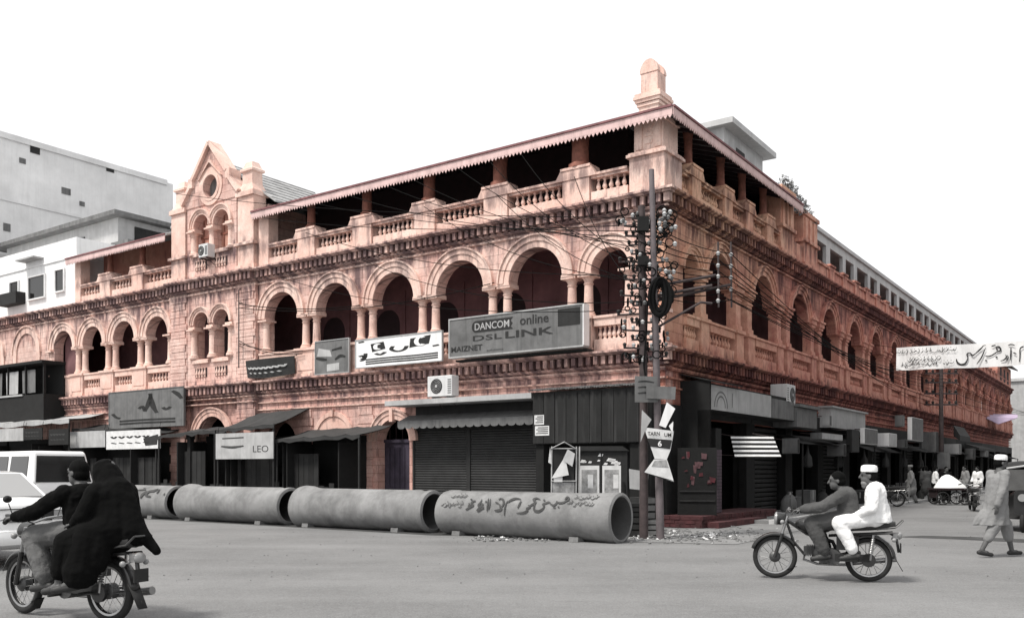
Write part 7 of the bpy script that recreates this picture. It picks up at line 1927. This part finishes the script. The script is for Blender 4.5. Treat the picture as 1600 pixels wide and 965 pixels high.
sk = [([(.03, 0, 1.32, .125, .185, .1), (.01, 0, 1.10, .15, .19, .3), (0, 0, .92, .17, .20, .6), (-.02, 0, .76, .20, .205, 1), (-.05, 0, .62, .24, .21, 1.2), (-.07, 0, .54, .265, .21, 1.4)], .05), ([(-.16, .02, .80, .08, .10, .5), (-.25, .02, .66, .11, .09, 1), (-.33, .02, .54, .10, .06, 1)], .08)]
person(F3, J, 'bearded man in white cap and pale grey long shirt striding along the crossing', M_CLG, M_CLG, cap=M_CLW, beard=True, skirt=sk, loose=.8, fold=.02)

# ---- people far down the bazaar street
def stander(x, yf, ang, h, top, bottom, label, cap=None, skirt=True, stride=.2, hair=True):
    g = onG(x, yf); F = frame((g.x, g.y, 0), ang); k = h/1.72
    q = lambda a, b, c: (a*k, b*k, c*k)
    J = dict(base=(0, 0, 0), pelvis=q(0, 0, .92), chest=q(.02, 0, 1.26), neck=q(.03, 0, 1.46), head=q(.05, 0, 1.58), face=(1, .1, -.05), sh_l=q(.02, .19, 1.40), sh_r=q(.02, -.19, 1.40), el_l=q(-.04, .25, 1.12), el_r=q(.06, -.25, 1.12), wr_l=q(.05, .25, .88), wr_r=q(.2, -.22, .95), hd_l=(0, 0, -1), hd_r=(.4, 0, -1),
             hp_l=q(0, .09, .9), hp_r=q(0, -.09, .9), kn_l=q(stride*.6, .1, .5), kn_r=q(-stride*.2, -.1, .5), an_l=q(stride, .1, .1), an_r=q(-stride, -.1, .12), to_l=q(stride+.15, .11, .05), to_r=q(-stride+.14, -.11, .05), curl=.3)
    sk = [(q(0, 0, 1.0), q(0, 0, .6), .19, .22)] if skirt else None
    person(F, J, label, top, bottom, cap=cap, skirt=sk, vox=.02, hands=False, hair=hair, fold=.02, group='people in the bazaar street')
stander(1424, 786, rad(160), 1.66, M_CLG, M_CLG, 'person in a pale shawl and long shirt walking past the bazaar shops', cap=M_CLG)
stander(1461, 785, rad(-20), 1.62, M_CLW, M_CLB, 'person in a white top and dark trousers standing at the handcart', skirt=False, stride=.06)
stander(1509, 784, rad(175), 1.66, M_CLG, M_CLG, 'person in grey long shirt walking beyond the handcart')
stander(1447, 783, rad(90), 1.64, M_CLD, M_CLD, 'person in dark shirt standing by the large grey board')
stander(1528, 781, rad(200), 1.62, M_CLW, M_CLG, 'person in white shirt at the far shops beyond the parked motorcycle', stride=.12)
stander(1436, 781, rad(10), 1.6, M_CLB, M_CLD, 'person in black shirt at the shop front past the pale shawl', stride=.05)
stander(1478, 786, rad(-90), 1.60, M_CLB, M_CLB, 'person in black clothes behind the white heap of the handcart', stride=.05)

# ------------------------------------------------------------------ handcart with a white covered heap
hc = onG(1484, 788); Fh = frame((hc.x, hc.y, 0), rad(-6))
HC = thing('handcart', hc, 'dark wooden handcart standing in the bazaar street', 'cart')
k = MB(Fh); k.box(-.75, .75, -.45, .45, .62, .70); k.build('deck', M_DARKWOOD, HC, smooth=False)
for x in (-.45, .45):
    for y in (-.5, .5):
        k = MB(Fh); k.torus((x, y, .28), .25, .025, 20, 6, 'y'); 
        for i in range(6): a = PI*i/6; k.tube([(x-.25*math.cos(a), y, .28-.25*math.sin(a)), (x+.25*math.cos(a), y, .28+.25*math.sin(a))], .008, 4)
        k.build('wheel', M_TYRE, HC)
for a0 in (-.7, .62): k = MB(Fh); k.box(a0, a0+.08, -.4, .4, .3, .62); k.build('axle_beam', M_DARKWOOD, HC, smooth=False)
k = MB(Fh); k.tube([(.75, -.3, .66), (1.2, -.3, .75), (1.2, .3, .75), (.75, .3, .66)], .02, 6); k.build('push_handle', M_DARKWOOD, HC, smooth=False)
k = MB(Fh); k.loft([(0, 0, .705, .66, .46), (0, 0, .80, .60, .42), (-.05, 0, 1.0, .42, .32), (-.1, 0, 1.18, .22, .2), (-.1, 0, 1.26, .06, .06)], n=24, fold=.05, nf=6); k.build('goods_heap', M_CLW, None, label='white cloth-covered heap on the handcart', cat='heap')

# ------------------------------------------------------------------ parked motorcycles
g_ = onG(1402, 791); motorcycle(frame((g_.x, g_.y, 0), rad(150)), 'dark parked motorcycle by the bazaar shops behind the man in white', steer=rad(15), simple=True)
g_ = onG(1522, 798); motorcycle(frame((g_.x, g_.y, 0), rad(70)), 'dark parked motorcycle in front of the auto rickshaw', steer=rad(-10), simple=True)

# ------------------------------------------------------------------ white saloon car seen from behind
ANGL = math.atan2(LY, LX)
def wheel_set(F, th, pts, R=.29, w=.17):
    for x, y in pts:
        k = MB(F); k.lathe([(R*.6, -w/2), (R-.03, -w/2), (R, -w/2+.03), (R, w/2-.03), (R-.03, w/2), (R*.6, w/2)], (x, y, R), 24, axis='y'); o = k.build('tyre', M_TYRE, th)
        k = MB(F); k.lathe([(.01, -w/2+.02), (R*.62, -w/2+.01), (R*.62, w/2-.01), (.01, w/2-.02)], (x, y, R), 20, axis='y'); k.build('wheel_rim', M_ALLOY, o)
def shell(F, secs, n=20, p=3.2):
    """loft of rounded-box sections along x: (x, halfwidth, zbottom, ztop)"""
    k = MB(F); g = []
    for x, w, z0, z1 in secs:
        zc, h = (z0+z1)/2, (z1-z0)/2
        for i in range(n):
            a = 2*PI*(i+.5)/n; c, s = math.cos(a), math.sin(a)
            g.append((x, w*math.copysign(abs(c)**(2/p), c), zc+h*math.copysign(abs(s)**(2/p), s)))
    m = len(secs); k.add(g, [(i*n+j, i*n+(j+1) % n, (i+1)*n+(j+1) % n, (i+1)*n+j) for i in range(m-1) for j in range(n)]+[tuple(range(n)), tuple(range((m-1)*n, m*n))])
    return k
def pane(F, pts, m, th, name, off=0.0):
    k = MB(F); k.add(pts, [tuple(range(len(pts)))]); o = k.build(name, m, th, smooth=False); sd = o.modifiers.new('glass', 'SOLIDIFY'); sd.thickness = .008; sd.offset = 0; return o
Yc = 13.7; Xc = (36-800)/FPX*Yc
Fk = frame((Xc, Yc, 0), ANGL)
CR = thing('saloon_car', Fk(2, 0, 0), 'white saloon car seen from behind beside the left motorcycle', 'car')
k = shell(Fk, [(0, .68, .42, .92), (.05, .76, .34, 1.0), (.16, .81, .27, 1.045), (.75, .83, .24, 1.06), (1.5, .84, .22, 1.02), (2.7, .84, .22, .99), (3.2, .83, .24, .94), (3.85, .80, .28, .82), (4.08, .72, .34, .70)], 28, 4.0)
o = k.build('body', M_CARW, CR, ang=50)
cb = [(.62, .74, 1.02), (1.22, .60, 1.435), (2.35, .59, 1.44), (3.05, .73, .96)]
k = MB(Fk); g = []
for x, w, z in cb: g += [(x, -w, z), (x, w, z)]
g += [(1.75, -.61, 1.465), (1.75, .61, 1.465)]
k.add(g, [(0,1,3,2), (2,3,9,8), (8,9,5,4), (4,5,7,6), (0,2,4,6), (1,7,5,3), (2,8,4), (3,5,9), (0,6,7,1)]); o = k.build('cabin', M_CARW, CR, smooth=False); bv = o.modifiers.new('round', 'BEVEL'); bv.width = .035; bv.segments = 3
def lerp3(a, b, f): return tuple(a[i]+(b[i]-a[i])*f for i in range(3))
def quadpane(a, b, c, d, e, off, m, nm):
    """pane inset by e inside the quad a b c d, raised along off"""
    cen = tuple(sum(q[i] for q in (a, b, c, d))/4 for i in range(3))
    return pane(Fk, [tuple(lerp3(q, cen, e)[i]+off[i] for i in range(3)) for q in (a, b, c, d)], m, CR, nm)
A, Bq, C_, D_ = (.62, -.74, 1.02), (.62, .74, 1.02), (1.22, .60, 1.435), (1.22, -.60, 1.435)
quadpane(A, Bq, C_, D_, .13, (-.02, 0, .014), M_GLASSB, 'rear_window')
quadpane((3.05, -.73, .96), (3.05, .73, .96), (2.35, .59, 1.44), (2.35, -.59, 1.44), .13, (.02, 0, .014), M_GLASSC, 'windscreen')
for s in (-1, 1):
    quadpane((.80, s*.74, 1.03), (1.80, s*.745, 1.02), (1.80, s*.605, 1.43), (1.27, s*.60, 1.42), .14, (0, s*.012, .004), M_GLASSC, 'side_window')
    quadpane((1.84, s*.745, 1.02), (2.92, s*.735, .99), (2.33, s*.60, 1.42), (1.84, s*.605, 1.43), .14, (0, s*.012, .004), M_GLASSC, 'side_window')
    k = MB(Fk); k.box(-.012, .10, s*.46-.19*(1 if s < 0 else -1)-.13, s*.46-.19*(1 if s < 0 else -1)+.13, .70, .86) if False else k.box(-.004, .16, min(s*.44, s*.775), max(s*.44, s*.775), .70, .87); o = k.build('tail_light', M_DGREY, CR, smooth=False); bv = o.modifiers.new('round', 'BEVEL'); bv.width = .02; bv.segments = 2
    k = MB(Fk); k.box(-.010, -.001, min(s*.47, s*.60), max(s*.47, s*.60), .72, .85); k.build('reflector', M_LAMP, CR, smooth=False)
    k = MB(Fk); k.box(3.98, 4.07, min(s*.40, s*.68), max(s*.40, s*.68), .60, .73); k.build('headlight', M_LAMP, CR, smooth=False)
    k = MB(Fk); k.box(1.1, 1.22, min(s*.835, s*.86), max(s*.835, s*.86), .86, .89); k.build('door_handle', M_DGREY, CR, smooth=False)
k = shell(Fk, [(-.09, .70, .36, .56), (-.05, .80, .33, .58), (.08, .84, .32, .59), (.30, .85, .33, .58)], 20, 5); k.build('rear_bumper', M_CARW, CR, ang=50)
k = shell(Fk, [(3.8, .82, .30, .52), (4.1, .80, .30, .54), (4.18, .66, .34, .50)], 20, 5); k.build('front_bumper', M_CARW, CR, ang=50)
k = MB(Fk); k.box(-.020, -.002, -.26, .26, .69, .82); k.build('number_plate', M_GREY, CR, smooth=False)
k = MB(Fk); k.box(-.022, -.004, -.42, .42, .885, .897); k.box(-.022, -.004, -.44, -.28, .70, .85); k.build('boot_trim', M_DGREY, CR, smooth=False)
wheel_set(Fk, CR, [(.75, -.70), (.75, .70), (3.25, -.70), (3.25, .70)])
# ------------------------------------------------------------------ white van
Yv = 20.1; Xv = (101-800)/FPX*Yv; Fv = frame((Xv, Yv, 0), ANGL)
VN = thing('white_van', Fv(1.6, 0, 0), 'small white van behind the white saloon car', 'van')
k = shell(Fv, [(0, .62, .40, 1.10), (.03, .70, .30, 1.22), (.12, .72, .25, 1.24), (1.6, .73, .22, 1.24), (2.9, .72, .24, 1.20), (3.2, .66, .35, 1.05)], 24, 5); k.build('lower_body', M_CARW, VN, ang=50)
k = MB(Fv); cb = [(.03, .715, 1.16), (.20, .60, 1.90), (2.45, .60, 1.90), (3.05, .70, 1.14)]
g = []
for x, w, z in cb: g += [(x, -w, z), (x, w, z)]
k.add(g, [(0,1,3,2), (2,3,5,4), (4,5,7,6), (0,2,4,6), (1,7,5,3), (0,6,7,1)]); o = k.build('upper_body', M_CARW, VN, smooth=False); bv = o.modifiers.new('round', 'BEVEL'); bv.width = .07; bv.segments = 4
CRs = CR; Fks = Fk
def vp(a, b, c, d, e, off, m, nm):
    cen = tuple(sum(q[i] for q in (a, b, c, d))/4 for i in range(3)); return pane(Fv, [tuple(lerp3(q, cen, e)[i]+off[i] for i in range(3)) for q in (a, b, c, d)], m, VN, nm)
vp((.03, -.70, 1.17), (.03, .70, 1.17), (.18, .60, 1.82), (.18, -.60, 1.82), .10, (-.022, 0, .004), M_GLASS, 'rear_window')
vp((3.05, -.70, 1.14), (3.05, .70, 1.14), (2.45, .60, 1.85), (2.45, -.60, 1.85), .1, (.03, 0, .02), M_GLASSC, 'windscreen')
for s in (-1, 1):
    for x0, x1 in ((.25, 1.1), (1.15, 1.9), (1.95, 2.75)):
        vp((x0, s*.70, 1.22), (x1, s*.70, 1.22), (min(x1, 2.5), s*.615, 1.80), (x0+.04, s*.615, 1.80), .08, (0, s*.014, .003), M_GLASSC, 'side_window')
    k = MB(Fv); k.box(-.02, .03, min(s*.54, s*.66), max(s*.54, s*.66), .72, .98); k.build('tail_light', M_GREY, VN, smooth=False)
k = MB(Fv); k.box(-.10, .04, -.70, .70, .36, .50); o = k.build('rear_bumper', M_GREY, VN, smooth=False); bv = o.modifiers.new('round', 'BEVEL'); bv.width = .03; bv.segments = 2
k = MB(Fv); k.box(-.012, .02, -.22, .22, .62, .74); k.build('number_plate', M_GREY, VN, smooth=False)
k = MB(Fv); k.torus((.20, .05, 1.30), .16, .05, 24, 8, 'x'); k.build('spare_wheel', M_TYRE, VN)
wheel_set(Fv, VN, [(.6, -.62), (.6, .62), (2.55, -.62), (2.55, .62)], .27, .15)
# ------------------------------------------------------------------ auto rickshaw
ra = Vector((12.75, 22.2, 0)); Fr = frame(ra, math.atan2(RY, RX)+rad(180))
AR = thing('auto_rickshaw', ra, 'dark auto rickshaw with pale roof edge at the side of the crossing', 'rickshaw')
k = shell(Fr, [(-1.25, .55, .42, .95), (-1.2, .64, .36, 1.02), (-.4, .66, .30, 1.0), (.1, .64, .28, .62), (.7, .50, .28, .70), (1.05, .30, .30, .98), (1.25, .18, .40, 1.0)], 20, 4); k.build('body', M_BIKE, AR, ang=45)
k = MB(Fr); g = []
for x, w, z in ((-1.25, .60, 1.45), (-1.1, .64, 1.62), (-.3, .66, 1.70), (.5, .62, 1.66), (.72, .56, 1.56)):
    for i in range(7): f = i/6*2-1; g.append((x, w*f, z-.10*abs(f)**3))
k.add(g, [(i*7+j, i*7+j+1, i*7+j+8, i*7+j+7) for i in range(4) for j in range(6)]); o = k.build('canopy_roof', M_DGREY, AR); sd = o.modifiers.new('shell', 'SOLIDIFY'); sd.thickness = .03
k = MB(Fr); k.tube([(.74, -.56, 1.48), (.76, 0, 1.57), (.74, .56, 1.48)], .025, 8); k.build('roof_trim', M_LGREY, AR)
for s in (-1, 1):
    k = MB(Fr); k.tube([(.72, s*.52, 1.5), (1.0, s*.38, .95)], .025, 6); k.tube([(-.1, s*.64, 1.62), (-.1, s*.65, .9)], .02, 6); k.build('roof_post', M_BIKE, AR)
k = MB(Fr); k.add([(-1.22, -.60, 1.45), (-1.22, .60, 1.45), (-1.24, .60, .95), (-1.24, -.60, .95)], [(0,1,2,3)]); o = k.build('rear_curtain', M_BLACK, AR, smooth=False); sd = o.modifiers.new('shell', 'SOLIDIFY'); sd.thickness = .02
for s in (-1, 1):
    k = MB(Fr); k.add([(-1.2, s*.645, 1.52), (-.3, s*.655, 1.58), (-.3, s*.665, .98), (-1.2, s*.655, .98)], [(0,1,2,3)]); o = k.build('side_curtain', M_BLACK, AR, smooth=False); sd = o.modifiers.new('shell', 'SOLIDIFY'); sd.thickness = .02
pane(Fr, [(1.02, -.36, .98), (1.02, .36, .98), (.75, .48, 1.48), (.75, -.48, 1.48)], M_GLASSD, AR, 'windscreen')
k = MB(Fr); k.box(-.9, -.4, -.55, .55, .75, .9); k.box(.0, .25, -.3, .3, .62, .78); k.build('seat', M_SEAT, AR, smooth=False)
k = MB(Fr); k.lathe([(.03, -.05), (.09, -.02), (.09, .03)], (1.28, 0, .82), 14, axis='x'); k.build('headlamp', M_LAMP, AR)
wheel_set(Fr, AR, [(-.75, -.56), (-.75, .56), (1.15, 0)], .22, .10)
